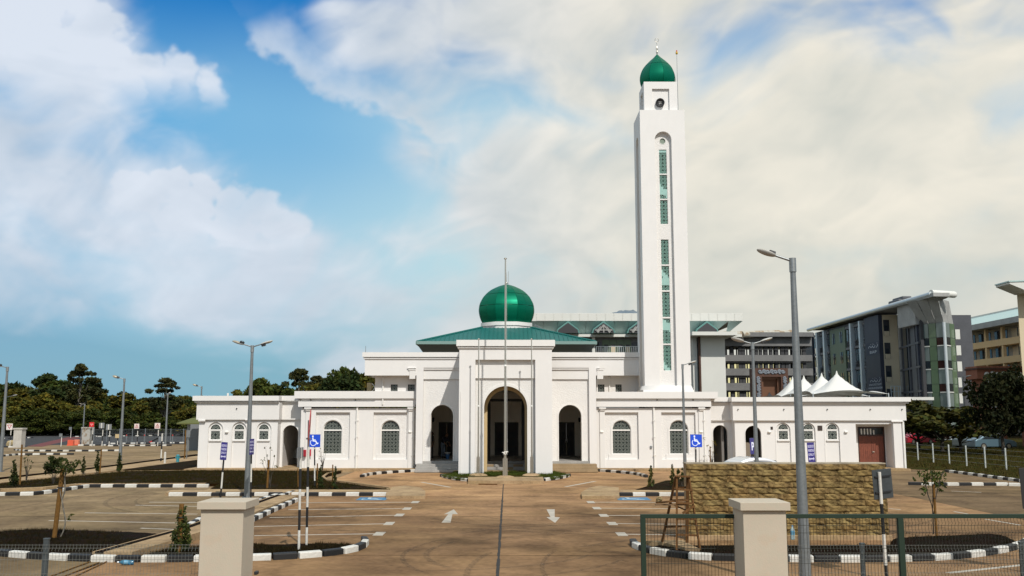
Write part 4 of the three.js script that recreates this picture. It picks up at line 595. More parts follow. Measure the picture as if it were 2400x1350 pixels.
// set back bays with an open arch at both inner ends of the wings
for (const [a, b, f0, f1, o0, o1, dy, top] of [[648, 712, 652, 709, 664, 699.5, -1.5, 928], [1660, 1726, 1664, 1722, 1670.5, 1705, .5, 931]]) {
  const Z = ZAR, yw = RY(985 + dy, Z); mp('wing_wall', wall(RX(a, Z), .1, RX(b, Z), yw, Z, .25, [archHole(RX(o0, Z), RX(o1, Z), .09, RY(996.5, Z))]), M.white);
  mp('fascia', box(RX(f0, Z), yw, -Z + .16, RX(f1, Z), RY(942 + dy, Z), -Z - .3), M.white2);
  mp('parapet', [box(RX(f0, Z), RY(941 + dy, Z), -Z + .42, RX(f1, Z), RY(top, Z), -Z - .3), box(RX(f0, Z), RY(945.2 + dy, Z), -Z + .3, RX(f1, Z), RY(942.6 + dy, Z), -Z - .3)], M.white2);
  mp('arch_ring', archBand(RX(o0, Z), RX(o1, Z), .1, RY(996.5, Z), .06, Z, .03), M.white2);
  // passage behind
  const xa = RX(o0, Z), xb = RX(o1, Z), w = a < 1000 ? [xa - 1.2, xb + .6] : [xa - .5, xb - .35];
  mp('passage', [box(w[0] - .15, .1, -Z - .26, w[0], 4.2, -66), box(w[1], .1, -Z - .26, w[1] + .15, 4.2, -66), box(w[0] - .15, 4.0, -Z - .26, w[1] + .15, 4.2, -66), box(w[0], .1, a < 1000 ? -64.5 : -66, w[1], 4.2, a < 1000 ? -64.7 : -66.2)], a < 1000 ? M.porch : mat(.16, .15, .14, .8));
}
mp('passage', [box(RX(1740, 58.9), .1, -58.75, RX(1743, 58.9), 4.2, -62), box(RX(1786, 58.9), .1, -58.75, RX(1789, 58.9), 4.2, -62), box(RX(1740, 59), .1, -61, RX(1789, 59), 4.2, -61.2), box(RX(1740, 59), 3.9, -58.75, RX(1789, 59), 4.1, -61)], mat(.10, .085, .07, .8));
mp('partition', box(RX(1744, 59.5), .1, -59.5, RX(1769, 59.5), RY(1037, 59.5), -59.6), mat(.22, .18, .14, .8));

// ---- hipped green roof, drum, dome
{
  const Ze = 61.0, xl = RX(977, Ze, 800), xr = RX(1396.5, Ze, 800), cx = (xl + xr) / 2, hw = (xr - xl) / 2, zc = Ze + hw, ye = RY(801.5, Ze), zt = zc - 1.75, yt = RY(768, zt), tw = 1.7;
  const eave = [V3(cx - hw, ye, -zc + hw), V3(cx + hw, ye, -zc + hw), V3(cx + hw, ye, -zc - hw), V3(cx - hw, ye, -zc - hw)], topr = [V3(cx - tw, yt, -zc + tw), V3(cx + tw, yt, -zc + tw), V3(cx + tw, yt, -zc - tw), V3(cx - tw, yt, -zc - tw)];
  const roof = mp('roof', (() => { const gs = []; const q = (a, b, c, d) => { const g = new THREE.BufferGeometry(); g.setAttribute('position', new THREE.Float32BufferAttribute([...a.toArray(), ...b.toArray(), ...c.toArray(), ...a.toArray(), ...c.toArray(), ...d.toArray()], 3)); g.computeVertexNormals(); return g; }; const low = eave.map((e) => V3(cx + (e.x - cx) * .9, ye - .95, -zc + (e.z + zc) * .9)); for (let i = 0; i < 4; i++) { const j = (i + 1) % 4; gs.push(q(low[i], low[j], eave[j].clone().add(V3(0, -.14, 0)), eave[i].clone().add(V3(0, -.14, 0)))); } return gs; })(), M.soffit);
  for (let i = 0; i < 4; i++) {
    const j = (i + 1) % 4, a = eave[i], b = eave[j], c = topr[j], d = topr[i], gs = [];
    const g = new THREE.BufferGeometry(); g.setAttribute('position', new THREE.Float32BufferAttribute([...a.toArray(), ...b.toArray(), ...c.toArray(), ...a.toArray(), ...c.toArray(), ...d.toArray()], 3)); g.computeVertexNormals(); gs.push(g);
    const n = 40; for (let k = 1; k < n; k++) { const t = k / n, p = a.clone().lerp(b, t), dir = V3(d.x - a.x, 0, d.z - a.z), out = V3(b.x - a.x, 0, b.z - a.z).normalize(), nrm = V3(-out.z, 0, out.x); const inw = V3(0, 0, 0).subVectors(d, a); const perp = inw.clone().sub(out.clone().multiplyScalar(inw.dot(out))); const tmax = Math.min(1, Math.min(t, 1 - t) * 2 * hw / (hw - tw)); const e = p.clone().add(perp.clone().multiplyScalar(tmax)); gs.push(bar(p.clone().add(V3(0, .02, 0)), e.add(V3(0, .02, 0)), .03, .05)); }
    const sl = mp('roof_slope', gs, M.roofGreen, roof); sl.material.side = THREE.DoubleSide;
    mp('gutter', bar(a.clone().add(V3(0, -.05, 0)), b.clone().add(V3(0, -.05, 0)), .16, .2), M.roofEdge, roof);
    mp('hip_cap', rod(a.clone().add(V3(0, .03, 0)), d.clone().add(V3(0, .03, 0)), .07, .07, 8), M.roofGreen, roof);
  }
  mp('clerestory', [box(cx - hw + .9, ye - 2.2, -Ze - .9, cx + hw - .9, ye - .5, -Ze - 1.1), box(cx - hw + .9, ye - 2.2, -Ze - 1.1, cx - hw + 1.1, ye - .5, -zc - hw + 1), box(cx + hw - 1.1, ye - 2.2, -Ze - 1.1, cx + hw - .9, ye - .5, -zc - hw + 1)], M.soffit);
  mp('eave_band', box(RX(1013, Ze, 815), RY(818, Ze), -Ze - .32, RX(1377, Ze, 815), RY(811, Ze), -Ze - .5), mat(.30, .36, .36, .6));
  // drum: an eight sided white base in two steps
  const oct = (r, y0, y1) => { const g = new THREE.CylinderGeometry(r, r, y1 - y0, 8, 1); g.rotateY(Math.PI / 8); g.translate(cx, (y0 + y1) / 2, -zc); return flat(g); };
  const rD = 59.5 / FOCAL * zc * 1.02 / Math.cos(Math.PI / 8) * .985, yD1 = Y(753.5, zc - 1.8), yD0 = Y(762, zc - 1.8);
  mp('drum', [oct(rD, yD0, yD1), oct(rD * .965, yt - .7, yD0)], M.white2);
  // onion dome: eight flat gores, each of two sheets in three tiers
  const prof = [[.85, .0], [.92, .10], [.965, .19], [1, .34], [.965, .5], [.90, .60], [.823, .685], [.63, .82], [.385, .92], [.18, .98], [.02, 1.01]], Rd = 66.5 / FOCAL * (zc + .6), yb = Y(754.5, zc - 1.9) + .02, Hd = Y(667.5, zc) - yb;
  const P = new THREE.CatmullRomCurve3(prof.map(([r, h]) => V3(r * Rd, h * Hd, 0)), false, 'centripetal'), tier = [0, .355, .63, 1];
  const dome = mp('dome', oct(rD * .93, yb - .05, yb + .02), M.white2);
  for (let s = 0; s < 8; s++) for (let h = 0; h < 2; h++) for (let t = 0; t < 3; t++) {
    const a0 = (s + h * .5) * Math.PI / 4 + Math.PI / 8 + .004, a1 = (s + .5 + h * .5) * Math.PI / 4 + Math.PI / 8 - .004, am = (s + .5) * Math.PI / 4 + Math.PI / 8, n = 9, pos = [], nx = 3;
    // gores bulge a little between their ribs
    const pt = (u, v) => { const a = lerp(a0, a1, u), k = lerp(tier[t] + .004, tier[t + 1] - (t < 2 ? .004 : 0), v), q = P.getPoint(k), f = Math.cos(Math.PI / 8) / Math.cos(a - am), rr = q.x * lerp(1.04 * f, 1, .45); return [cx + Math.sin(a) * rr, yb + q.y, -zc + Math.cos(a) * rr]; };
    const nor = []; const idx = []; for (let j = 0; j <= n; j++) for (let i = 0; i <= nx; i++) pos.push(...pt(i / nx, j / n)); for (let j = 0; j < n; j++) for (let i = 0; i < nx; i++) { const A = j * (nx + 1) + i, B = A + 1, C = A + nx + 1, D = C + 1; idx.push(A, B, D, A, D, C); }
    const g = new THREE.BufferGeometry(); g.setAttribute('position', new THREE.Float32BufferAttribute(pos, 3)); g.setIndex(idx); g.computeVertexNormals();
    mp('dome_panel', g, M.domeGreen, dome);
  }
  mp('dome_core', (() => { const pts = []; for (let i = 0; i <= 24; i++) { const q = P.getPoint(i / 24); pts.push([Math.max(.001, q.x * .975), q.y * .99]); } const g = lathe(pts, 32); g.translate(cx, yb, -zc); return g; })(), M.domeDark, dome);
  const fx = cx + .0, fy = yb + Hd; mp('finial', [rod(V3(fx, fy - .05, -zc), V3(fx, fy + .9, -zc), .03, .02), (() => { const g = new THREE.SphereGeometry(.09, 14, 10); g.translate(fx, fy + .12, -zc); return g; })(), rod(V3(fx + .14, fy - .2, -zc), V3(fx + .14, Y(636, zc), -zc), .012)], M.steel);
  mp('roof_ladder', [bar(V3(cx + rD * 1.0, yD1 - .1, -zc + .5), V3(cx + rD * 1.0 + 1.3, yt - .45, -zc + .9), .04, .04), bar(V3(cx + rD * 1.0, yD1 - .1, -zc + .9), V3(cx + rD * 1.0 + 1.3, yt - .45, -zc + 1.3), .04, .04), ...[0, 1, 2, 3, 4, 5].map((i) => bar(V3(cx + rD + i * .24, yD1 - .1 - i * .15, -zc + .5 + i * .07), V3(cx + rD + i * .24, yD1 - .1 - i * .15, -zc + .9 + i * .07), .03, .03))], M.galv);
  mp('lightning_rod', rod(V3(RX(857, 60, 820), RY(826, 58), -60), V3(RX(857, 60, 820), RY(811, 60), -60), .015), M.galv);
}
mp('roof_vent', rod(V3(RX(534, 60, 925), RY(930, 60), -60), V3(RX(534, 60, 925), RY(921.5, 60), -60), .06), M.frame);

// ================================================================ the minaret
{
  const Z = 58.75, x0 = X(1511.5, 905, Z), x1 = X(1620.5, 905, Z), W = x1 - x0, cx = (x0 + x1) / 2, yS = Y(257.5, Z, 1552), m = thing('minaret', 'tall square white minaret with a slit of green panes and a small green onion dome', 'minaret', V3(cx, 0, -Z - W / 2));
  const pp = (n, g, mt, par = m, o) => part(n, g, mt, par, o);
  const tx = (px, py) => X(px, py, Z), ty = (py) => Y(py, Z, 1555);
  const r0 = X(1547, 905, Z), r1 = X(1587.3, 905, Z), rT = ty(308), rd = .28;
  const zr = Z + rd, panes = [[350.5, 407.5], [409.5, 466.5], [468.5, 525.5], [561, 620.5], [622.8, 681], [683.5, 743.5], [746, 806], [808.3, 869]];
  const px0 = X(1555, 868, zr), px1 = X(1574.3, 868, zr), yy = (p) => Y(p, zr, 1558);
  const side = (dx) => { const e = W / 2 - rd - .002, s = polyS([[-e, .1], [e, .1], [e, yS - .31], [-e, yS - .31]]); s.holes.push(archHole(-(r1 - r0) / 2, (r1 - r0) / 2, 5.2, rT)); const g = extr(s, rd, 0, 20); g.rotateY(Math.PI / 2); g.translate(dx < 0 ? x0 : x1 - rd, 0, -Z - W / 2); return g; };
  pp('shaft', [wall(x0, .1, x1, yS, Z, rd, [archHole(r0, r1, 5.15, rT)]), side(-1), side(1), box(x0, .1, -Z - W + rd, x1, yS - .31, -Z - W), box(x0, yS - .308, -Z - rd - .001, x1, yS - .001, -Z - W)], M.white);
  const holes = panes.map(([a, b]) => rectHole(px0, px1, yy(b), yy(a))); const circ = new THREE.Path(); circ.absarc((px0 + px1) / 2, yy(331), .205, 0, Math.PI * 2, false); holes.push(circ);
  pp('carved_panel', wall(x0 + rd, 4, x1 - rd, rT + .4, zr, .12, holes), M.carved);
  pp('side_panel', [box(x0 + rd, 4, -zr - .2, x0 + rd + .1, rT + .4, -Z - W + .3), box(x1 - rd - .1, 4, -zr - .2, x1 - rd, rT + .4, -Z - W + .3)], M.cream);
  const paleTeal = mat(.46, .53, .52, .5);
  pp('stair_well', [box(x0 + rd + .1, 4, -zr - .4, x1 - rd - .1, yS - .4, -zr - .45)], mat(.05, .115, .10, .6));
  const pane = new THREE.MeshPhysicalMaterial({ color: new THREE.Color().setRGB(.90, .98, .965), transmission: 1, thickness: 0, roughness: .03, ior: 1.3 });
  panes.forEach(([a, b], i) => {
    const w = pp('window', wall(px0 - .01, yy(b) - .01, px1 + .01, yy(a) + .01, zr + .02, .03, [rectHole(px0 + .02, px1 - .02, yy(b) + .02, yy(a) - .02)]), M.frame);
    pp('pane', box(px0, yy(b), -zr - .03, px1, yy(a), -zr - .034), pane, w);
    pp('lattice', lattice(px0 + .02, px1 - .02, yy(b) + .02, yy(a) - .02, zr + .09, (px1 - px0 - .04) / 2, false, .022), mat(.36, .47, .43, .6), w);
  });
  // flights and landings stand right behind the panes
  const fl = (yTop) => { const w = px1 - px0, n = 4, st = []; for (let i = 0; i < n; i++) st.push(box(px0 - .05 + (w + .1) * i / n, yTop - .30 - .17 * i - .12, -zr - .055, px0 - .05 + (w + .1) * (i + 1) / n, yTop - .17 * i, -zr - .38)); return st; };
  for (const [py, land] of [[431, [443, 456]], [632, [652, 668]], [744, [757, 774]], [849, null], [345, null]]) { if (py === 345) { pp('landing', box(px0 - .1, yy(357), -zr - .055, px1 + .1, yy(346), -zr - .38), paleTeal); continue; } pp('stair_flight', fl(yy(py)), paleTeal); if (land) pp('landing', box(px0 - .1, yy(land[1]), -zr - .05, px1 + .1, yy(land[0]), -zr - .38), paleTeal); }
  { const g = new THREE.CylinderGeometry(.2, .2, .05, 24); g.rotateX(Math.PI / 2); g.translate((px0 + px1) / 2, yy(331), -zr - .08); const w = pp('round_window', g, mat(.22, .27, .22, .3)); const rg = new THREE.TorusGeometry(.205, .02, 8, 32); rg.translate((px0 + px1) / 2, yy(331), -zr); pp('frame', rg, M.frame, w); }
  // plinth with a sloping top
  { const gs = new THREE.CylinderGeometry(1, 1.07, .28, 4, 1); gs.rotateY(Math.PI / 4); gs.scale(W / Math.SQRT2 * 1.0, 1, W / Math.SQRT2 * 1.0); gs.translate(cx, ty(909), -Z - W / 2); pp('plinth', [gs, box(x0 - .12, 4.2, -Z + .12, x1 + .12, ty(914), -Z - W - .1)], M.white2); }
  // upper box with recessed faces and a loudspeaker
  const bw = W * .755, bx0 = cx - bw / 2, bx1 = cx + bw / 2, zb = Z + (W - bw) / 2, yB1 = Y(191.5, zb, 1547), rr = .14, q0 = bx0 + bw * .245, q1 = bx0 + bw * .745, qT = Y(208, zb, 1547);
  const face = (fn) => fn; const fs = (() => { const s = polyS([[-bw / 2, yS - .1], [bw / 2, yS - .1], [bw / 2, yB1], [-bw / 2, yB1]]); s.holes.push(rectHole(-bw * .255, bw * .255, yS - .05, qT)); return extr(s, rr); })();
  const fs2 = (() => { const e = bw / 2 - rr - .002, s = polyS([[-e, yS - .1], [e, yS - .1], [e, yB1], [-e, yB1]]); s.holes.push(rectHole(-bw * .255, bw * .255, yS - .05, qT)); return extr(s, rr); })();
  const four = [0, 1, 2, 3].map((k) => { const g = (k % 2 ? fs2 : fs).clone(); g.translate(0, 0, bw / 2 - rr); g.rotateY(k * Math.PI / 2); g.translate(cx, 0, -Z - W / 2); return g; });
  pp('belfry', [...four, box(bx0 + rr + .001, yS - .1, -zb - rr - .001, bx1 - rr - .001, yB1 - .012, -zb - bw + rr + .001)], M.white);
  const sx = X(1547.2, 240, zb), sy = Y(240.5, zb, 1547), sp = lathe([[.001, .02], [.1, .03], [.14, .1], [.2, .12], [.27, .18], [.285, .2], [.285, 0]], 28); sp.rotateX(Math.PI / 2); sp.translate(sx, sy, -zb - rr);
  const spk = pp('loudspeaker', sp, M.black); pp('horn_centre', [[-1, -1], [1, -1], [-1, 1], [1, 1]].map(([a, b]) => { const g = new THREE.SphereGeometry(.032, 10, 8); g.translate(sx + a * .055, sy + b * .055, -zb - rr + .07); return g; }), M.frame, spk);
  // dome
  const zc = Z + W / 2, Rd = 42 / FOCAL * (zc * 1.045), yb = yB1 - .15, prof = [[.80, 0], [.93, .10], [1, .235], [.985, .34], [.92, .45], [.80, .575], [.62, .69], [.41, .80], [.22, .89], [.10, .955], [.02, 1]], tip = Y(127.5, zc, 1540), Hd = tip - yb;
  const P = new THREE.CatmullRomCurve3(prof.map(([r, h]) => V3(r * Rd, h * Hd, 0)), false, 'centripetal');
  const dm = pp('dome', (() => { const g = new THREE.CylinderGeometry(Rd * .78, Rd * .78, .3, 8); g.translate(cx, yb - .02, -zc); return g; })(), M.domeDark);
  for (let s = 0; s < 8; s++) for (let t = 0; t < 2; t++) { const o = .17, a0 = s * Math.PI / 4 + o + .006, a1 = (s + 1) * Math.PI / 4 + o - .006, k0 = t ? .565 : 0, k1 = t ? 1 : .555, n = 10, nx = 4, pos = [], idx = [], am = (a0 + a1) / 2; for (let j = 0; j <= n; j++) for (let i = 0; i <= nx; i++) { const a = lerp(a0, a1, i / nx), q = P.getPoint(lerp(k0, k1, j / n)), f = Math.cos(Math.PI / 8) / Math.cos(a - am) * 1.05, r = q.x * lerp(f, 1, .35); pos.push(cx + Math.sin(a) * r, yb + q.y, -zc + Math.cos(a) * r); } for (let j = 0; j < n; j++) for (let i = 0; i < nx; i++) { const A = j * (nx + 1) + i; idx.push(A, A + 1, A + nx + 2, A, A + nx + 2, A + nx + 1); } const g = new THREE.BufferGeometry(); g.setAttribute('position', new THREE.Float32BufferAttribute(pos, 3)); g.setIndex(idx); g.computeVertexNormals(); pp('dome_panel', g, M.domeGreen, dm); }
  pp('dome_core', (() => { const pts = []; for (let i = 0; i <= 20; i++) { const q = P.getPoint(i / 20); pts.push([Math.max(.001, q.x * .96), q.y * .985]); } const g = lathe(pts, 24); g.translate(cx, yb, -zc); return g; })(), M.domeDark, dm);
  const h = (p) => Y(p, zc, 1540) - tip, cres = new THREE.TorusGeometry(.125, .018, 8, 28, Math.PI * 1.8); cres.rotateZ(Math.PI / 2 + .31); cres.translate(cx, tip + h(94), -zc);
  pp('finial', [(() => { const g = lathe([[.02, -.1], [.03, 0], [.07, h(124)], [.07, h(120)], [.03, h(119)], [.075, h(116)], [.06, h(112)], [.02, h(108)], [.015, h(103)], [.04, h(102)], [.015, h(100.5)], [.001, h(99)]], 16); g.translate(cx, tip, -zc); return g; })(), cres], M.steel);
  const rx = X(1588.5, 258, zb), lz = zb, ly0 = yS, ly1 = Y(127, lz, 1584); pp('lightning_rod', rod(V3(bx1 + .02, ly0, -lz), V3(bx1 + .02, ly1, -lz), .022, .012), M.galv);
  const bk = pp('warning_lamp', (() => { const g = lathe([[.001, 0], [.07, .01], [.075, .12], [.05, .16]], 12); g.translate(bx1 + .02, ly1, -lz); return g; })(), mat(.65, .42, .06, .5)); pp('lamp_cap', (() => { const g = lathe([[.05, .16], [.05, .22], [.03, .27], [.001, .28]], 12); g.translate(bx1 + .02, ly1, -lz); return g; })(), mat(.45, .03, .02, .4), bk);
}
// ================================================================ buildings behind the mosque
const B = { white: mat(.66, .66, .62, .7, { map: every(T.paint, 5) }), cream: mat(.62, .52, .36, .8, { map: every(T.paint, 5) }), grey: mat(.20, .20, .20, .8, { map: every(T.mottle, 5) }), dark: mat(.035, .036, .04, .7), slate: mat(.035, .042, .065, .6, { map: every(T.mottle, 6) }), slate2: mat(.085, .09, .105, .55, { map: every(T.mottle, 4) }), teal: mat(.42, .56, .545, .5), teal2: mat(.10, .25, .23, .5), green: mat(.105, .15, .09, .55), glass: new THREE.MeshPhysicalMaterial({ color: new THREE.Color().setRGB(.02, .028, .035), roughness: .08 }), yellow: mat(.74, .52, .27, .8, { map: every(T.paint, 5) }), conc: mat(.40, .40, .385, .8, { map: every(T.mottle, 3) }), brown: mat(.085, .035, .02, .7, { map: every(T.mottle, 3) }), orange: mat(.30, .11, .06, .8, { map: every(T.mottle, 3) }), greenGlass: new THREE.MeshPhysicalMaterial({ color: new THREE.Color().setRGB(.11, .165, .10), roughness: .2 }), frost: new THREE.MeshPhysicalMaterial({ color: new THREE.Color().setRGB(.17, .21, .20), roughness: .22 }), redGlass: new THREE.MeshPhysicalMaterial({ color: new THREE.Color().setRGB(.035, .014, .012), roughness: .12 }), steel: mat(.55, .60, .62, .4, { metalness: .3 }) };
// a flat spiral of tube for the carved ornaments
function scroll(cx, cy, r, turns, dir, z, w) { const pts = []; for (let i = 0; i <= 22; i++) { const t = i / 22, a = dir * t * turns * Math.PI * 2, q = r * (1 - t * .85); pts.push(V3(cx + Math.cos(a) * q, cy + Math.sin(a) * q, z)); } return new THREE.TubeGeometry(new THREE.CatmullRomCurve3(pts), 30, w, 4); }
{ // long hall with a white roof edge and teal folded fascia
  const Z = 128, o = thing('campus_hall', 'long grey building with a white roof band and teal gabled fascia behind the mosque roof', 'building', V3(20, 0, -140)), q = (n, g, m, p = o) => part(n, g, m, p), x = (p) => X(p, 770, Z), y = (p) => Y(p, Z, 1500);
  q('roof_band', box(x(1240), y(755), -Z + 1.5, x(1735), y(737), -Z - 30), B.white);
  for (let i = 0; i < 24; i++) q('roof_panel', box(x(1256 + i * 20) + .03, y(754.6), -Z + 1.56, x(1276 + i * 20) - .03, y(737.4), -Z + 1.5), B.white);
  const sl = (a, b) => { const A = V3(x(a), y(755), -Z + 1.45), C = V3(x(b), y(755), -Z + 1.45), D = V3(x(b) - (b > 1700 ? 2.0 : 0), y(784), -Z - .6), E = V3(x(a), y(784), -Z - .6), g = new THREE.BufferGeometry(); g.setAttribute('position', new THREE.Float32BufferAttribute([...E.toArray(), ...D.toArray(), ...C.toArray(), ...E.toArray(), ...C.toArray(), ...A.toArray()], 3)); g.computeVertexNormals(); return g; };
  for (let a = 1240; a < 1735; a += 33) q('fascia_panel', sl(a + .3, Math.min(1735, a + 32.7)), B.teal);
  for (const c of [1329, 1411, 1492, 1650]) { const P = polyS([[x(c - 27), y(783.5)], [x(c + 27), y(783.5)], [x(c + 24), y(774)], [x(c), y(755.5)], [x(c - 24), y(774)]]), H = polyS([[x(c - 24), y(783.5)], [x(c + 24), y(783.5)], [x(c + 22), y(776)], [x(c), y(760)], [x(c - 22), y(776)]]); const g = extr(P, 3.2); g.translate(0, 0, -Z - 1.2); const d = q('dormer', g, B.teal2); const h = extr(H, .1); h.translate(0, 0, -Z + 2.02); q('opening', h, B.dark, d); if (c > 1329 && c < 1600) q('truss', [-1, 0, 1].map((k) => bar(V3(x(c + k * 14), y(783), -Z + 2.2), V3(x(c), y(765), -Z + 2.2), .16, .16)).concat([bar(V3(x(c - 20), y(777), -Z + 2.2), V3(x(c + 20), y(777), -Z + 2.2), .14, .14), bar(V3(x(c - 16), y(781), -Z + 2.2), V3(x(c - 7), y(769), -Z + 2.2), .12, .12), bar(V3(x(c + 16), y(781), -Z + 2.2), V3(x(c + 7), y(769), -Z + 2.2), .12, .12)]), B.conc, d); }
  q('gutter', box(x(1230), y(790.5), -Z + .8, x(1735), y(784.5), -Z - .6), B.white);
  q('wall', box(x(1230), 0, -Z - .4, x(1690), y(784), -Z - 28), B.grey);
  q('pillar', box(x(1387), 0, -Z + .3, x(1394), y(790), -Z - .4), B.white);
  for (let i = 0; i < 4; i++) { const w = q('window', box(x(1412 + i * 17), y(828), -Z - .3, x(1428 + i * 17), y(796), -Z - .42), B.green); q('pane', box(x(1415 + i * 17), y(826), -Z - .28, x(1425 + i * 17), y(809), -Z - .3), i % 2 ? B.cream : B.frost, w); q('lintel', box(x(1416 + i * 17), y(811), -Z - .2, x(1425 + i * 17), y(807.5), -Z - .3), B.dark, w); }
  for (const [a, b] of [[1396, 1410], [1482, 1496], [1398, 1404]]) q('window', box(x(a + 1), y(822), -Z - .25, x(b - 1), y(802), -Z - .42), B.slate2);
  q('railing', [box(x(1396), y(813), -Z + .5, x(1500), y(812), -Z + .42), ...Array.from({ length: 22 }, (_, i) => box(x(1397 + i * 4.8), y(828), -Z + .48, x(1397 + i * 4.8) + .04, y(812.5), -Z + .44))], B.steel);
  q('skylight', (() => { const g = new THREE.SphereGeometry(1, 24, 8, 0, 6.3, 0, 1.2); g.scale((x(1497) - x(1420)) * .72, 1.9, 5); const p = g.attributes.position; for (let i = 0; i < p.count; i++) p.setY(i, p.getY(i) * (1 + .35 * (noise3(p.getX(i) * 2, 3, p.getZ(i)) - .5))); g.translate(x(1482), y(737) - .75, -Z - 6); return g; })(), mat(.10, .14, .18, .4));
  // end block to the right of the minaret
  q('end_wall', [box(x(1626), 0, -Z + 4, x(1682), y(790), -Z - 6), box(x(1612), 0, -Z + 3, x(1622), y(790), -Z)], B.white);
  q('downpipe', rod(V3(x(1624), 0, -Z + 4), V3(x(1624), y(792), -Z + 4), .16), B.brown);
  q('eave', box(x(1600), y(795), -Z + 6.5, x(1700), y(787), -Z - 6), B.white);
}
{ // open corridors of the linking block
  const Z = 150, o = thing('corridor_block', 'grey block of open corridors linking the campus buildings, light showing through', 'building', V3(45, 0, -155)), q = (n, g, m, p = o) => part(n, g, m, p), x = (p) => X(p, 860, Z), y = (p) => Y(p, Z, 1790);
  const rows = [[787, 811], [832, 846.5], [863.5, 880], [897.5, 915], [931, 950]];
  for (const [a, b] of rows) { q('floor_slab', box(x(1681), y(b), -Z, x(1905), y(a), -Z - .5), B.grey); q('floor_slab', box(x(1681), y(b) - .1, -Z - .5, x(1905), y(b) + .4, -Z - 7), B.grey); }
  const R = rng(31);
  for (const px of [1684, 1698, 1718, 1737, 1746, 1764, 1777, 1787, 1799, 1811, 1824, 1838, 1848, 1864, 1876, 1889]) q('column', box(x(px) - .22 - R() * .08, 0, -Z - .5, x(px) + .2 + R() * .08, y(800), -Z - 1.0), B.dark);
  for (let i = 0; i < 26; i++) q('mullion', box(x(1690 + i * 8.1) - .09, 0, -Z - 3, x(1690 + i * 8.1) + .09, y(805), -Z - 3.2), B.dark);
  for (let r = 0; r < 4; r++) { const ya = y(rows[r + 1][0]), yb = y(rows[r][1]); for (const [a, b] of [[1681, 1691], [1705, 1712], [1740, 1745], [1768, 1776], [1849, 1858], [1868, 1873]]) q('shutter', box(x(a), ya, -Z - 2.2, x(b), yb, -Z - 2.35), R() > .5 ? B.grey : B.slate2); if (r) q('stair_flight', [bar(V3(x(1688), ya + .2, -Z - 4.6), V3(x(1716), yb - .2, -Z - 4.6), .8, .5)], B.dark); q('rail', box(x(1681), ya + .9, -Z - .2, x(1905), ya + .98, -Z - .3), B.dark); }
  q('roof', box(x(1678), y(790), -Z + 1, x(1905), y(780), -Z - 8), B.grey);
  const gut = (a, b) => rod(a, b, .55, .55, 12);
  q('gutter', [gut(V3(x(1612), y(786.5), -Z + 1.4), V3(x(1735), y(786), -Z + 1.4)), gut(V3(x(1735), y(786), -Z + 1.4), V3(x(1893), y(772.5), -Z - 6))], mat(.50, .48, .42, .7, { map: every(T.rust, 6) }));
}
{ const Z = 200; const o = thing('yellow_block', 'pale yellow sunlit block seen through the open corridors', 'building', V3(X(1790, 900, Z), 0, -Z - 5)); part('wall', box(X(1660, 900, Z), 0, -Z, X(1900, 900, Z), Y(838, Z, 1790), -Z - 9), mat(.78, .72, .38, .8), o); part('roof', box(X(1655, 900, Z), Y(838, Z, 1790), -Z + .5, X(1905, 900, Z), Y(835, Z, 1790), -Z - 9.5), B.white, o); for (let i = 0; i < 9; i++) part('window', box(X(1690 + i * 23, 900, Z), Y(868, Z, 1790), -Z + .05, X(1697 + i * 23, 900, Z), Y(852, Z, 1790), -Z), B.slate2, o); }
{ // brown carved gateway in front of the corridors
  const Z = 104, o = thing('carved_gateway', 'dark brown gateway with grey scroll carving left of the white canopies', 'gateway', V3(X(1808, 900, Z), 0, -Z - 1)), q = (n, g, m, p = o) => part(n, g, m, p), x = (p) => X(p, 900, Z), y = (p) => Y(p, Z, 1808);
  q('frame', [box(x(1768), 0, -Z, x(1786), y(863), -Z - 2), box(x(1831), 0, -Z, x(1848), y(863), -Z - 2), box(x(1786), y(883), -Z, x(1831), y(863), -Z - 2)], B.brown);
  q('inner_panel', [box(x(1786), 0, -Z - .5, x(1792), y(883), -Z - 2), box(x(1825), 0, -Z - .5, x(1831), y(883), -Z - 2), box(x(1792), y(889), -Z - .5, x(1825), y(883), -Z - 2), box(x(1792), 0, -Z - 1, x(1825), y(889), -Z - 2)], mat(.12, .05, .022, .7));
  q('notch', (() => { const g = extr(polyS([[x(1802), y(940)], [x(1814), y(940)], [x(1814), y(928)], [x(1808), y(919)], [x(1802), y(928)]]), .1); g.translate(0, 0, -Z - .95); return g; })(), B.dark);
  const sm = mat(.17, .19, .22, .6); const u = x(1809) - x(1808);
  for (let i = 0; i < 7; i++) q('scroll', [scroll(x(1782 + i * 9), y(871), 4.2 * u, 1.4, i % 2 ? 1 : -1, -Z + .06, .09), scroll(x(1786 + i * 8.4), y(874), 2.6 * u, 1.1, i % 2 ? -1 : 1, -Z + .06, .07)], sm);
  for (const c of [1777.5, 1839.5]) for (let i = 0; i < 6; i++) q('scroll', [scroll(x(c), y(886 + i * 9.5), 3.9 * u, 1.5, i % 2 ? 1 : -1, -Z + .06, .09), scroll(x(c + (i % 2 ? 2 : -2)), y(890 + i * 9.5), 2.4 * u, 1, i % 2 ? -1 : 1, -Z + .06, .07)], sm);
}
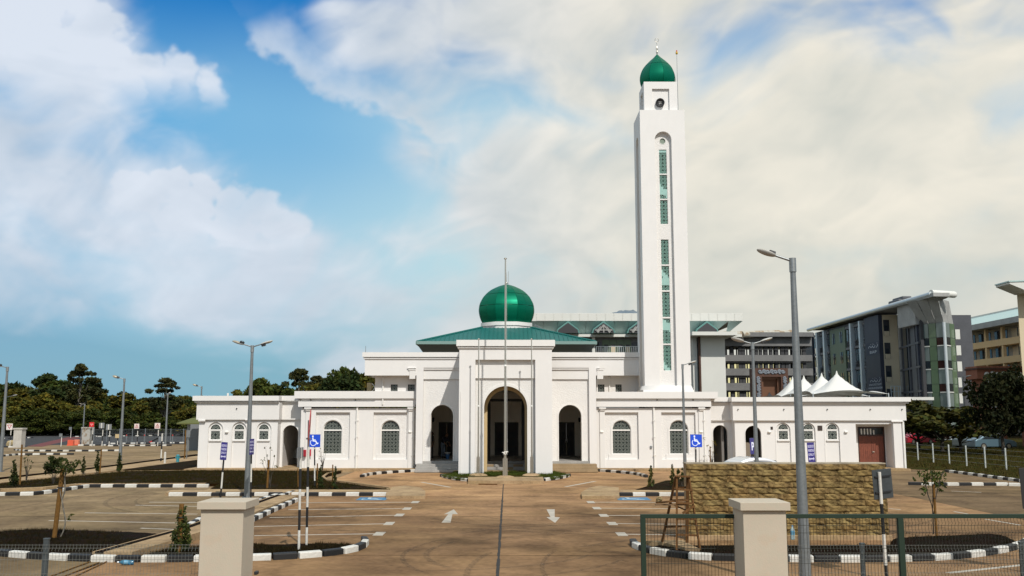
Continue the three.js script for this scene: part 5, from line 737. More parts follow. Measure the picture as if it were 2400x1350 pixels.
{ // tall slate block: its long side faces left, in shade; its front faces us with a glass stair tower
  const ZA = 176, ZB2 = 145, XW = X(2072, 840, ZB2), o = thing('slate_block', 'tall slate and green office block with a glazed stair tower and flared concrete crown', 'building', V3(70, 0, -155)), q = (n, g, m, p = o) => part(n, g, m, p);
  // a pixel on the long side gives depth and height there
  const sd = (px, py) => { const r = ray(px, py), k = XW / r.x; return [-(r.z * k), EYE + r.y * k]; };
  const sbox = (a, b, c, d, m, t = .15, n = 'wall_panel', p = o) => { const [z0] = sd(a, (b + d) / 2), [z1] = sd(c, (b + d) / 2); const zm = (z0 + z1) / 2; return q(n, box(XW - t, b, -z0, XW + .1, d, -z1), m, p); };
  const top = 18.9, zAt = (px) => sd(px, 840)[0];
  q('wall', box(XW, 0, -ZA, XW + 14, top, -ZB2 - .2), B.slate2);
  const spx = (px0, px1, h0, h1, m, t, n, p) => q(n, box(XW - t, h0, -zAt(px0), XW, h1, -zAt(px1)), m, p);
  spx(1891, 1911, 0, top, B.slate, .5, 'slate_panel'); spx(2038, 2072, 0, top, B.slate, .6, 'slate_panel');
  spx(1950, 1986, 0, top - .4, B.green, .25, 'green_panel');
  for (const c of [1924, 1941, 2005, 2027]) spx(c - 1.6, c + 1.8, 0, top - .2, B.steel, .75, 'fin');
  for (let f = 0; f < 5; f++) { const h = 1.2 + f * 3.55; for (const [a, b] of [[1913, 1920], [1930, 1937], [1944, 1949], [1957, 1962], [1974, 1980], [1991, 2000], [2010, 2021], [2031, 2037]]) { const w = spx(a, b, h + .5, h + 2.4, B.glass, .3, 'window'); const m0 = (a + b) / 2; spx(m0 - .4, m0 + .4, h + .5, h + 2.4, B.slate2, .38, 'mullion', w); spx(a, b, h + 1.7, h + 1.8, B.slate2, .37, 'transom', w); } for (const [a, b] of [[1912, 1949], [1988, 2003], [2007, 2036]]) spx(a, b, h + 2.6, h + 3.0, mat(.14, .14, .15, .6), .34, 'spandrel'); for (const [a, b] of [[1913, 1937], [1990, 2001], [2009, 2022], [2030, 2037]]) for (let k = 0; k < 4; k++) spx(a, b, h - .5 + k * .24, h - .42 + k * .24, B.dark, .33, 'louvre'); }
  // lettering on the slate panel
  const letter = (px, py, rows, w, hgt) => { const cv = document.createElement('canvas'); cv.width = 256; cv.height = 256; const k = cv.getContext('2d'); k.fillStyle = '#343a4a'; k.fillRect(0, 0, 256, 256); k.fillStyle = '#a9b0b8'; k.textAlign = 'center'; k.strokeStyle = '#a9b0b8'; k.lineCap = 'round'; rows(k); const t = new THREE.CanvasTexture(cv); t.colorSpace = THREE.SRGBColorSpace; t.magFilter = THREE.LinearFilter; const [z, h] = sd(px, py), g = new THREE.PlaneGeometry(w, hgt); g.rotateY(-Math.PI / 2); g.translate(XW - .62, h, -z); q('lettering', g, mat(1, 1, 1, .7, { map: t }), o, 1).geometry.attributes.uv.set(new THREE.PlaneGeometry(1, 1).toNonIndexed().attributes.uv.array); };
  const jawi = (k, y0, s) => { k.lineWidth = 11 * s; k.beginPath(); k.moveTo(40, y0 + 40); k.quadraticCurveTo(60, y0 - 20, 84, y0 + 30); k.quadraticCurveTo(100, y0 + 50, 120, y0 + 6); k.lineTo(138, y0 + 46); k.quadraticCurveTo(165, y0 + 50, 172, y0 + 8); k.moveTo(190, y0 + 50); k.quadraticCurveTo(226, y0 + 30, 222, y0 - 6); k.stroke(); for (const [a, b] of [[90, -24], [128, -30], [150, -18], [214, -34]]) { k.beginPath(); k.arc(a, y0 + b, 7 * s, 0, 7); k.fill(); } };
  letter(2055, 817, (k) => { jawi(k, 66, 1); k.font = 'bold 76px sans-serif'; k.fillText('BAP', 128, 226); }, 5.2, 2.0);
  letter(2060.5, 900, (k) => { jawi(k, 44, .8); k.font = 'bold 52px sans-serif'; k.fillText('INSTITUT', 128, 158); k.fillText('AKADEMIK', 128, 222); }, 5.6, 2.1);
  // front: beige wall with slot windows, shaded recess
  const x = (p, z) => X(p, 830, z), y = (p, z) => Y(p, z, 2110);
  q('front_wall', box(XW, 0, -ZB2, x(2113, ZB2), top, -ZB2 - .4), B.cream);
  for (let f = 0; f < 5; f++) { const h = 1.4 + f * 3.55, w = q('window', box(XW + .15, h, -ZB2 + .06, XW + 1.05, h + 2.5, -ZB2), B.dark); q('pane', box(XW + .3, h + .1, -ZB2 + .08, XW + .8, h + 1.6, -ZB2 + .06), B.glass, w); q('infill', box(XW + .2, h, -ZB2 + .1, XW + 1.0, h + .75, -ZB2 + .05), B.cream, w); }
  q('terrace_rail', [...[2084, 2092, 2101, 2106].map((p) => rod(V3(x(p, 143), y(933, 143), -143), V3(x(p, 143), y(905, 143), -143), .06)), bar(V3(x(2084, 143), y(905, 143), -143), V3(x(2106, 143), y(905, 143), -143), .1, .1), bar(V3(x(2084, 143), y(918, 143), -143), V3(x(2106, 143), y(918, 143), -143), .08, .08)], B.steel);
  const ZT = 130, zR = 137;
  // the glazed recess runs slantwise from the beige wall to the foot of the stair tower
  const rA = V3(x(2113, ZB2), 0, -ZB2), rB = V3(x(2164, ZT + 1.5), 0, -ZT - 1.5), on = (p, h) => { const c = rA.clone().lerp(rB, (p - 2113) / 51); c.y = h; return c; };
  { const g = bar(rA, rB, .4, top); g.translate(0, top / 2, 0); q('recess_wall', g, B.dark); }
  for (const [a, b2, m, t] of [[2114, 2117, B.conc, .5], [2120, 2122, B.slate2, .46], [2126, 2134, B.glass, .44], [2137, 2139, B.slate2, .46], [2144, 2154, B.slate2, .42], [2157, 2160, B.slate, .5]]) { const g = bar(on(a, 0), on(b2, 0), .4 + t, top - 3); g.translate(0, 2.6 + (top - 3) / 2, 0); q('pier', g, m); }
  for (let f = 0; f < 5; f++) { const g = bar(on(2115, 0), on(2162, 0), .95, .3); g.translate(0, 3.4 + f * 3.4, 0); q('ledge', g, B.slate2); }
  q('lower_canopy', box(x(2110, 128), y(938, 128), -127, x(2175, 128), y(931, 128), -140), B.white);
  // stair tower
  const P0 = [x(2163, ZT + 2), -ZT - 2], P1 = [x(2216, ZT - 1), -ZT + 1], P2 = [x(2239, ZT + 1.5), -ZT - 1.5], y0 = .1, y1 = y(757, ZT);
  const pl = polyS([P0, P1, P2, [P2[0] + .5, -ZT - 9], [x(2113, ZB2) + .6, -ZB2 + 1]].map(([a, b]) => [a, -b])), core = extr(pl, y1 - y0); core.rotateX(-Math.PI / 2); core.translate(0, y0, 0); q('stair_tower', core, B.slate2);
  const facet = (A, C, cols, seed) => { const R = rng(seed), dx = C[0] - A[0], dz = C[1] - A[1], L = Math.hypot(dx, dz), nx = -dz / L, nz = dx / L, n = cols, floors = 10; for (let i = 0; i < n; i++) for (let j = 0; j < floors; j++) { const h0 = lerp(y0, y1, j / floors), h1 = lerp(y0, y1, (j + 1) / floors), small = j % 2 === 0, u0 = (i + .04) / n, u1 = (i + .96) / n; const g = bar(V3(A[0] + dx * u0 - nx * -.06, 0, A[1] + dz * u0 + nz * .06), V3(A[0] + dx * u1 + nx * .06, 0, A[1] + dz * u1 + nz * .06), .12, 1); g.scale(1, (h1 - h0) * (small ? .70 : 1.24), 1); g.translate(0, small ? h0 + (h1 - h0) * .35 : h0 + (h1 - h0) * .36, 0); const m = small ? (i === 1 ? B.greenGlass : i === 0 ? B.glass : i === 2 ? B.redGlass : B.glass) : i === 1 ? B.greenGlass : B.frost; q('pane', g, m); if (small && i !== 1) q('sill', bar(V3(A[0] + dx * u0, h0 + .02, A[1] + dz * u0 + .1), V3(A[0] + dx * u1, h0 + .02, A[1] + dz * u1 + .1), .3, .14), B.white); } };
  facet(P0, P1, 3, 2); facet(P1, P2, 2, 5);
  q('corner_tube', [rod(V3(P1[0], y0, P1[1] + .1), V3(P1[0], y1, P1[1] + .1), .22), rod(V3(P0[0], y0, P0[1] + .1), V3(P0[0], y1, P0[1] + .1), .16)], B.steel);
  for (let i = 0; i < 5; i++) q('white_fin', box(P2[0] + .1, y(793 + i * 38, ZT), P2[1] + .2, P2[0] + .75, y(770 + i * 38, ZT), P2[1] - 1.5), B.white);
  // flared concrete crown of four panels and a curved end, roof edge running back
  const yc0 = y(757, ZT), yc1 = y(705, ZT), lo = [P0, P1, P2], hi = [[x(2138, ZT), -ZT - 1], [x(2207, ZT - 3), -ZT + 3], [x(2236, ZT), -ZT - .5]];
  const quad = (a, b, c, d) => { const g = new THREE.BufferGeometry(); g.setAttribute('position', new THREE.Float32BufferAttribute([...a, ...b, ...c, ...a, ...c, ...d], 3)); g.computeVertexNormals(); return g; };
  for (let s = 0; s < 2; s++) for (let k = 0; k < (s ? 2 : 3); k++) { const n = s ? 2 : 3, f = (l, u) => [lerp(l[s][0], l[s + 1][0], u), lerp(l[s][1], l[s + 1][1], u)], u0 = k / n + .008, u1 = (k + 1) / n - .008, a = f(lo, u0), b = f(lo, u1), c = f(hi, u1), d = f(hi, u0); q('crown_panel', quad([a[0], yc0, a[1]], [b[0], yc0, b[1]], [c[0], yc1, c[1]], [d[0], yc1, d[1]]), B.conc); }
  q('crown_core', (() => { const g = new THREE.BoxGeometry(1, 1, 1); g.scale(x(2225, ZT) - x(2165, ZT), yc1 - yc0, 6); g.translate((x(2225, ZT) + x(2165, ZT)) / 2, (yc0 + yc1) / 2, -ZT - 5); return g; })(), B.conc);
  q('roof', [(() => { const zf = ZT - 5; const s = polyS([[x(2196, zf), zf], [x(2236, zf), zf + .2], [x(2246, zf), zf + 2.5], [x(2246, zf) + 4, ZA], [XW - 1.2, ZA]]); const g = extr(s, .5); g.rotateX(-Math.PI / 2); g.translate(0, yc1, 0); return g; })()], B.conc);
  q('roof_edge', [rod(V3(XW - 1.6, yc1 + .1, -ZA), V3(x(2192, ZT - 4), yc1 + .45, -ZT + 4), .32, .36, 12)], B.steel);
  q('roof_edge', [rod(V3(x(2191, ZT - 4), yc1 + .6, -ZT + 4), V3(x(2240, ZT - 2), yc1 + .55, -ZT + 2.5), .42, .46, 14), (() => { const g = new THREE.SphereGeometry(.46, 14, 10); g.translate(x(2240, ZT - 2), yc1 + .55, -ZT + 2.5); return g; })()], B.white);
  const rz = 148; for (const [a, b, c, d] of [[2112, 2124, 709, 700], [2122, 2145, 706, 693.5], [2143, 2152, 702, 696]]) q('roof_plant', rbox(x(a, rz), y(c, rz), -rz, x(b, rz), y(d, rz), -rz - 4, .2), B.slate2);
}
{ // yellow block with teal roof on the right, side on
  const XW = X(2400, 850, 158), o = thing('balcony_block', 'yellow block with open balconies under a pale teal roof at the right edge', 'building', V3(XW + 6, 0, -170)), q = (n, g, m, p = o) => part(n, g, m, p), zz = (px) => { const r = ray(px, 850); return -(r.z * XW / r.x); }, hh = (px, py) => EYE + ray(px, py).y * XW / ray(px, py).x;
  const H = hh(2250, 783), z0 = zz(2241), z1 = 130, f = [hh(2260, 822), hh(2260, 861), hh(2260, 900), hh(2260, 938)], fh = f[0] - f[1];
  q('wall', box(XW + 1.6, 0, -z0, XW + 14, H, -z1), mat(.36, .33, .28, .8));
  for (let i = 0; i < 5; i++) { const h = f[0] - i * fh; if (h < -2) continue; q('balcony', box(XW, Math.max(0, h), -z0, XW + 1.7, h + fh * .36, -z1), B.yellow); for (let k = 0; k < 9; k++) { const za = lerp(z0, z1, (k + .1) / 9), zb = lerp(z0, z1, (k + .85) / 9), w = q('window', box(XW + 1.5, h + fh * .38, -za, XW + 1.62, h + fh * .92, -zb), k < 3 ? B.glass : B.cream); q('mullion', box(XW + 1.45, h + fh * .38, -(za + zb) / 2 - .15, XW + 1.55, h + fh * .92, -(za + zb) / 2 + .15), k < 3 ? B.cream : B.glass, w); } }
  for (let k = 0; k <= 9; k++) q('pillar', box(XW + .05, 0, -lerp(z0, z1, k / 9) - .25, XW + .6, H, -lerp(z0, z1, k / 9) + .25), B.yellow);
  q('end_wall', box(XW + .1, 0, -z0 - .4, XW + 14, H, -z0), mat(.30, .29, .27, .8));
  q('eave', box(XW - 1.6, H, -z0 - .5, XW + 14, H + 1.0, -z1), B.conc);
  const s = polyS([[XW - 1.4, H + 1.0], [XW + 3.5, H + 3.3], [XW + 9, H + 1.0]]), g = extr(s, z0 - z1); g.translate(0, 0, -z0); q('roof', g, B.teal); q('ridge', box(XW + 3.3, H + 3.2, -z0, XW + 3.7, H + 3.5, -z1), B.white);
}
{ // corner of a nearer building at the right edge
  const Z = 92, o = thing('cream_block', 'corner of a cream building with a wide eave at the right edge', 'building', V3(X(2400, 800, Z), 0, -Z - 6)), x = (p) => X(p, 700, Z), y = (p) => Y(p, Z, 2390); // its sides run straight away from the eye, so only the front shows
  const pl = (pts, y0, y1) => { const g = extr(polyS(pts.map(([a, z]) => [a, z])), y1 - y0); g.rotateX(-Math.PI / 2); g.translate(0, y0, 0); return g; }, w0 = x(2384), e0 = x(2341), k = 1.16;
  part('wall', pl([[w0, Z], [w0 + 14, Z], [w0 * k + 14, Z * k], [w0 * k + .4, Z * k]], 0, y(690)), B.cream, o);
  part('eave', [(() => { const s = polyS([[e0, y(672.5)], [w0, y(690) - .02], [w0 + 16, y(690) - .02], [w0 + 16, y(655)], [e0, y(668)]]), g = extr(s, 2.6); g.translate(0, 0, -Z - .4); return g; })()], B.white, o);
  part('roof', (() => { const s = polyS([[e0 - .1, y(668.2)], [w0 + 16, y(655.2)], [w0 + 16, y(650)], [e0 - .1, y(665.5)]]), g = extr(s, 2.7); g.translate(0, 0, -Z - .42); return g; })(), B.teal, o);
}
{ // orange carved gateway behind the dark tree
  const Z = 101, o = thing('orange_gateway', 'orange brown gateway with white scroll carving behind the dark tree', 'gateway', V3(X(2375, 950, Z), 0, -Z - 1)), q = (n, g, m, p = o) => part(n, g, m, p), x = (p) => X(p, 950, Z), y = (p) => Y(p, Z, 2370), u = x(2361) - x(2360), sm = mat(.55, .52, .48, .6);
  q('frame', [box(x(2295), y(888), -Z, x(2460), y(858), -Z - 2.5), box(x(2307), 0, -Z, x(2338), y(888), -Z - 2.5), box(x(2349), 0, -Z - .2, x(2358), y(888), -Z - 2.5), box(x(2420), 0, -Z, x(2450), y(888), -Z - 2.5)], B.orange);
  q('cornice', box(x(2293), y(866), -Z + .3, x(2462), y(862), -Z - 2.6), B.brown);
  for (let i = 0; i < 8; i++) q('scroll', [scroll(x(2318 + i * 13), y(878), 6.5 * u, 1.6, i % 2 ? 1 : -1, -Z + .08, .13), scroll(x(2324 + i * 13), y(881), 3.6 * u, 1.1, i % 2 ? -1 : 1, -Z + .08, .1)], sm);
  for (let i = 0; i < 12; i++) q('scroll', scroll(x(2327 + (i % 2 ? 3 : -3)), y(898 + i * 11), 6 * u, 1.5, i % 2 ? 1 : -1, -Z + .08, .13), sm);
}
// ---- white peaked canopies behind the right wing
{
  const cloth = new THREE.MeshPhysicalMaterial({ color: new THREE.Color().setRGB(.74, .73, .70), roughness: .7, transmission: .18, thickness: 0, side: THREE.DoubleSide });
  let n = 0; for (const [px, peak, base, Z, half, where] of [[1962, 874, 926, 84, 3.3, 'the nearest and largest, at the right end of the row'], [1926.5, 878.5, 931, 90, 3.3, 'the second from the right'], [1884.5, 884, 934, 96, 3.2, 'the third from the right'], [1858, 886.5, 936, 102, 3.2, 'the last one, half behind the tall lamp post']]) {
    const c = V3(X(px, 900, Z), 0, -Z), yb = Y(base, Z, px), yp = Y(peak, Z, px), o = thing('canopy', 'white peaked fabric canopy, ' + where, 'canopy', c, 'white canopies behind the right wing'), N = 20, pos = [], idx = [];
    for (let j = 0; j <= N; j++) for (let i = 0; i <= N; i++) { const u = i / N * 2 - 1, v = j / N * 2 - 1, r = Math.max(Math.abs(u), Math.abs(v)), rr = Math.hypot(u, v), sag = 1 - .10 * (1 - Math.pow(Math.abs(Math.abs(u) > Math.abs(v) ? v / (u || 1) : u / (v || 1)), 2)) * r; const k = lerp(r, rr / 1.1, .45), h = Math.pow(Math.max(0, 1 - k), 2.1), edge = r > .99 ? .35 * (1 - Math.pow(Math.abs(Math.abs(u) > Math.abs(v) ? v : u), 2)) : .35 * Math.pow(r, 6) * (1 - Math.pow(Math.min(Math.abs(u), Math.abs(v)) / (r || 1), 2)); pos.push(c.x + u * half * sag, yb + h * (yp - yb) + edge, c.z + v * half * sag); }
    for (let j = 0; j < N; j++) for (let i = 0; i < N; i++) { const a = j * (N + 1) + i, b = a + 1, d = a + N + 1, e = d + 1; idx.push(a, d, b, b, d, e); }
    const g = new THREE.BufferGeometry(); g.setAttribute('position', new THREE.Float32BufferAttribute(pos, 3)); g.setIndex(idx); g.computeVertexNormals(); part('cloth', g, cloth, o); part('mast_cap', rod(V3(c.x, yp - .3, c.z), V3(c.x, yp + .18, c.z), .16, .03, 10), B.white, o);
    for (const [a, b] of [[-1, -1], [1, -1], [1, 1], [-1, 1]]) part('pole', rod(V3(c.x + a * half * .98, 0, c.z + b * half * .98), V3(c.x + a * half * .98, yb + .1, c.z + b * half * .98), .05), B.steel, o); n++;
  }
}
// ================================================================ trees
const leafMat = new THREE.MeshPhysicalMaterial({ color: 0xffffff, vertexColors: true, roughness: .8, side: THREE.DoubleSide, transmission: .35, thickness: 0, specularIntensity: .12 });
// leaf clumps: each leaf a small bent pair of faces, scattered through the clump's outer volume
function crownGeo(seed, clumps, leaf, perM2, tone, aspect = .55) {
  const R = rng(seed), pos = [], col = [], q = new THREE.Quaternion(), e = new THREE.Euler();
  for (const [cx, cy, cz, r, fl = .8] of clumps) {
    const n = Math.ceil(r * r * perM2), t = .75 + R() * .5;
    for (let i = 0; i < n; i++) {
      let x, y, z, l; do { x = R() * 2 - 1; y = R() * 2 - 1; z = R() * 2 - 1; l = x * x + y * y + z * z; } while (l > 1 || (l < .2 && R() < .6));
      const bx = cx + x * r, by = cy + y * r * fl, bz = cz + z * r, s = leaf * (.55 + R() * .8); e.set((R() - .5) * 2.8, R() * 6.28, (R() - .5) * 2.8); q.setFromEuler(e);
      const P = [[-s, 0, 0], [0, 0, s * aspect], [s, s * .18, 0], [0, 0, -s * aspect]].map(([a, b, c]) => V3(a, b - .0, c).applyQuaternion(q)); for (const k of [0, 1, 2, 0, 2, 3]) pos.push(bx + P[k].x, by + P[k].y, bz + P[k].z);
      const k = t * (.7 + R() * .6), w = R(); for (let j = 0; j < 6; j++) col.push(tone[0] * k * (.8 + w * .5), tone[1] * k, tone[2] * k * (1.1 - w * .4));
    }
  }
  const g = new THREE.BufferGeometry(); g.setAttribute('position', new THREE.Float32BufferAttribute(pos, 3)); g.setAttribute('color', new THREE.Float32BufferAttribute(col, 3)); g.computeVertexNormals(); g.setAttribute('uv', new THREE.Float32BufferAttribute(new Float32Array(pos.length / 3 * 2), 2)); return g;
}
function trunkGeo(h, r, limbs, seed) { const R = rng(seed), gs = []; let p = V3(0, -.2, 0); const segs = 5; for (let i = 0; i < segs; i++) { const n = V3((R() - .5) * h * .05, h * (i + 1) / segs, (R() - .5) * h * .05); gs.push(rod(p, n, r * (1 - i / segs * .6), r * (1 - (i + 1) / segs * .6), 7)); p = n; } for (const [t, x, y, z, rr] of limbs) { const a = V3(0, h * t, 0), b = V3(x, y, z), m = a.clone().lerp(b, .5).add(V3(0, -.12 * a.distanceTo(b), 0)); gs.push(rod(a, m, rr, rr * .7, 6), rod(m, b, rr * .7, rr * .25, 6)); } return mergeGeometries(gs.map((g) => metric(g))); }
function makeTree(name, label, H, kind, seed, tone, trunkMat = M.bark) {
  const R = rng(seed), cl = [], limbs = []; let th = H * .5;
  if (kind === 'dense') { th = H * .62; for (let i = 0; i < 22; i++) { const t = R(), a = R() * 6.28, w = H * .27 * Math.sin(Math.PI * (.14 + t * .84)), rr = Math.sqrt(R()) * w; cl.push([Math.cos(a) * rr, H * (.16 + t * .74), Math.sin(a) * rr, H * (.07 + R() * .075), .75]); } }
  if (kind === 'round') { th = H * .5; for (let i = 0; i < 20; i++) { const a = R() * 6.28, t = R(), w = H * .36 * Math.sin(Math.PI * (.2 + t * .7)), rr = Math.sqrt(R()) * w; cl.push([Math.cos(a) * rr, H * (.30 + t * .58), Math.sin(a) * rr, H * (.075 + R() * .075), .7]); } }
  if (kind === 'emergent') { th = H * .8; for (let i = 0; i < 46; i++) { const a = R() * 6.28, t = R(), w = H * .24 * Math.sin(Math.PI * (.2 + t * .76)), rr = Math.sqrt(R()) * w; cl.push([Math.cos(a) * rr, H * (.46 + t * .5), Math.sin(a) * rr, H * (.032 + R() * .036), .75]); } }
  if (kind === 'tufted') { th = H * .85; for (let i = 0; i < 13; i++) { const a = R() * 6.28, t = R(), rr = H * (.05 + R() * .07); cl.push([Math.cos(a) * rr, H * (.34 + t * .6), Math.sin(a) * rr, H * (.05 + R() * .05), .8]); } }
  if (kind === 'shrubby') { th = H * .5; for (let i = 0; i < 22; i++) { const t = R(), a = R() * 6.28, w = H * .55 * Math.sin(Math.PI * (.3 + t * .62)), rr = Math.sqrt(R()) * w; cl.push([Math.cos(a) * rr, H * (.06 + t * .82), Math.sin(a) * rr, H * (.09 + R() * .1), .75]); } }
  for (const c of cl.slice(0, 12)) limbs.push([clamp(c[1] / H * .8, .3, .95) * (th / H), c[0], c[1], c[2], H * .008]);
  const o = thing(name, label, 'tree'); const lf = H > 9 ? .44 : .2;
  part('trunk', trunkGeo(th, H * .018, limbs.map(([t, ...r]) => [clamp(t * H / th, .2, 1), ...r]), seed), trunkMat, o, { keepUV: true });
  part('crown', crownGeo(seed + 1, cl, lf, kind === 'emergent' || kind === 'tufted' ? 95 : kind === 'round' && H < 9 ? 150 : 62, tone), leafMat, o, { keepUV: true }); return o;
}
{
  const dk = [.052, .068, .014], ol = [.105, .100, .018], bl = [.036, .055, .018];
  const proto = [
    makeTree('jungle_tree', 'x', 12, 'dense', 11, dk), makeTree('jungle_tree', 'x', 12, 'dense', 23, ol), makeTree('jungle_tree', 'x', 12, 'round', 37, dk), makeTree('jungle_tree', 'x', 12, 'round', 41, ol), makeTree('jungle_tree', 'x', 12, 'tufted', 53, bl), makeTree('jungle_tree', 'x', 12, 'dense', 67, bl), makeTree('jungle_tree', 'x', 12, 'shrubby', 71, dk), makeTree('jungle_tree', 'x', 12, 'shrubby', 83, ol)];
  const group = 'jungle trees along the far side of the road', lab = 'tall leafy tree on the skyline of the dark wood on the left';
  let first = proto.map(() => true); const R = rng(99);
  const plant = (k, px, top, Z, wide, label, grp) => { const base = gd(px, 1e3 * 0 + 675 + FOCAL * Math.tan(Math.atan(300 / FOCAL) + Math.atan(EYE / Z)), 0); const H = (Y(top, Z, px) + .2) / .94, p = V3(X(px, 980, Z), 0, -Z); const s = H / 12, o = first[k] ? (first[k] = false, proto[k]) : copyOf(proto[k], p, 0, lab, group); o.position.copy(p); o.rotation.y = R() * 6.28; o.scale.set(s * (wide ?? 1), s, s * (wide ?? 1)); o.userData = {}; tag(o, label ?? lab, 'tree', label ? grp : group); return o; };
  // skyline of the left wood
  const sky = [[-30, 900], [0, 892], [30, 900], [62, 905], [92, 884], [120, 884], [142, 896], [165, 890], [195, 905], [215, 905], [238, 932], [262, 928], [285, 918], [305, 938], [330, 938], [352, 935], [378, 925], [405, 924], [430, 928], [452, 922], [480, 925]];
  for (const [px, top] of sky) plant([0, 5, 1, 0, 4][Math.floor(R() * 5)], px + R() * 8, top + R() * 5, 190 + R() * 25, 1.15 + R() * .4);
  for (let i = 0; i + 1 < sky.length; i++) plant([5, 0, 1][i % 3], lerp(sky[i][0], sky[i + 1][0], .3 + R() * .4), Math.max(sky[i][1], sky[i + 1][1]) + 5 + R() * 12, 184 + R() * 12, 1.3 + R() * .4);
  for (let i = 0; i < 26; i++) { const px = -30 + i * 20 + R() * 10; const lo = px < 230 ? 925 : 945; plant([1, 7, 0, 6, 5][Math.floor(R() * 5)], px, lo + R() * 28, 172 + R() * 14, 1.25 + R() * .5, 'middle height leafy tree filling the dark wood on the left', 'middle trees of the dark wood on the left'); }
  for (let i = 0; i < 24; i++) { const px = -20 + i * 21 + R() * 10; plant([6, 7, 6, 0][Math.floor(R() * 4)], px, 958 + R() * 22, 158 + R() * 8, 1.5 + R() * .5, 'low bushy tree along the foot of the dark wood on the left', 'low trees along the foot of the left wood'); }
  plant(4, 210, 893, 186, .95, 'tree hung with creepers, right of the tallest jungle tree');
  // behind the left wing
  for (const [px, top, k, w] of [[560, 916, 3, .9], [580, 917, 2, .8], [612, 894, 2, 1.0], [636, 893, 0, 1.1], [660, 905, 5, 1.1], [684, 906, 0, 1.1], [722, 905, 3, 1.2], [748, 902, 1, 1.2], [770, 890, 5, 1.0], [788, 862, 0, .85], [806, 868, 2, .75], [826, 872, 5, .8], [840, 868, 0, .8], [856, 880, 1, 1], [872, 884, 3, 1], [890, 890, 1, 1]]) plant(k, px, top, 150 + R() * 22, w, 'leafy tree showing above the roof of the left wing', 'trees behind the left wing');
  // hill-side trees far away between the gaps
  for (let i = 0; i < 9; i++) plant([0, 2, 5][i % 3], 235 + i * 25, 930 + R() * 8, 330 + R() * 40, 1.5);
  first.forEach((f, i) => { if (f) scene.remove(proto[i]); });
  const em = makeTree('tall_tree', 'tallest jungle tree, a loose high crown on a pale trunk above the wood', 20, 'emergent', 5, [.055, .060, .022], M.barkPale); { const Z = 182, H = Y(851, Z, 187); em.position.set(X(186, 950, Z), 0, -Z); em.scale.set(H / 20 * 1.15, H / 20, H / 20 * 1.15); }
  const e2 = copyOf(em, V3(X(386, 950, 178), 0, -178), 2.2, 'tall tree with a flat loose crown behind the slim lamp post'); { const H = Y(884, 178, 386); e2.scale.set(H / 20 * 1.35, H / 20, H / 20 * 1.35); }
  const e3 = copyOf(em, V3(X(700, 950, 165), 0, -165), 4.1, 'thin loose-crowned tree above the roof of the left wing'); { const H = Y(862, 165, 700); e3.scale.set(H / 20 * 1.15, H / 20, H / 20 * 1.15); }
  const e4 = copyOf(em, V3(X(742, 950, 168), 0, -168), 1.0, 'lower loose-crowned tree just right of the thin one above the left wing'); { const H = Y(879, 168, 742); e4.scale.set(H / 20 * 1.1, H / 20, H / 20 * 1.1); }
}
{ // right-hand trees
  const tone = [.045, .052, .013], spots = [[2150, 925, 92, 1.9, 'olive tree right beside the end of the right wing', [.050, .052, .014]], [2205, 940, 88, 2.2, 'bushy olive tree in front of the glazed stair tower', [.058, .060, .014]], [2248, 950, 90, 2.1, 'low bushy tree between the stair tower and the dark tree', tone]];
  spots.forEach(([px, top, Z, w, label, tn], i) => { const H = Y(top, Z, px), o = makeTree('shade_tree', label, H, 'round', 71 + i * 5, tn); o.position.set(X(px, 1000, Z), 0, -Z); o.scale.set(w, 1, w); });
  const Z = 80, H = Y(852, Z, 2380), cl = [], R = rng(15); for (let i = 0; i < 64; i++) { const px = 2285 + R() * 150, py = 888 + R() * 118, d = (R() - .5) * 4; cl.push([X(px, py, Z) - X(2345, 960, Z), Y(py, Z, px), d, .6 + R() * .6, .8]); } for (const [px, py, r] of [[2376, 870, .45], [2384, 858, .35], [2380, 884, .5], [2268, 897, .35], [2285, 905, .45], [2290, 940, .5], [2372, 890, .6]]) cl.push([X(px, py, Z) - X(2345, 960, Z), Y(py, Z, px), 0, r, .8]);
  const o = thing('shade_tree', 'big very dark tree in front of the orange gateway at the right edge', 'tree', V3(X(2345, 960, Z), 0, -Z)); part('trunk', trunkGeo(5, .16, cl.slice(0, 16).map((c) => [.3 + R() * .6, c[0], c[1], c[2], .05]), 3), M.bark, o, { keepUV: true, local: true }); part('crown', crownGeo(19, cl, .2, 150, [.018, .022, .008]), leafMat, o, { keepUV: true, local: true });
}
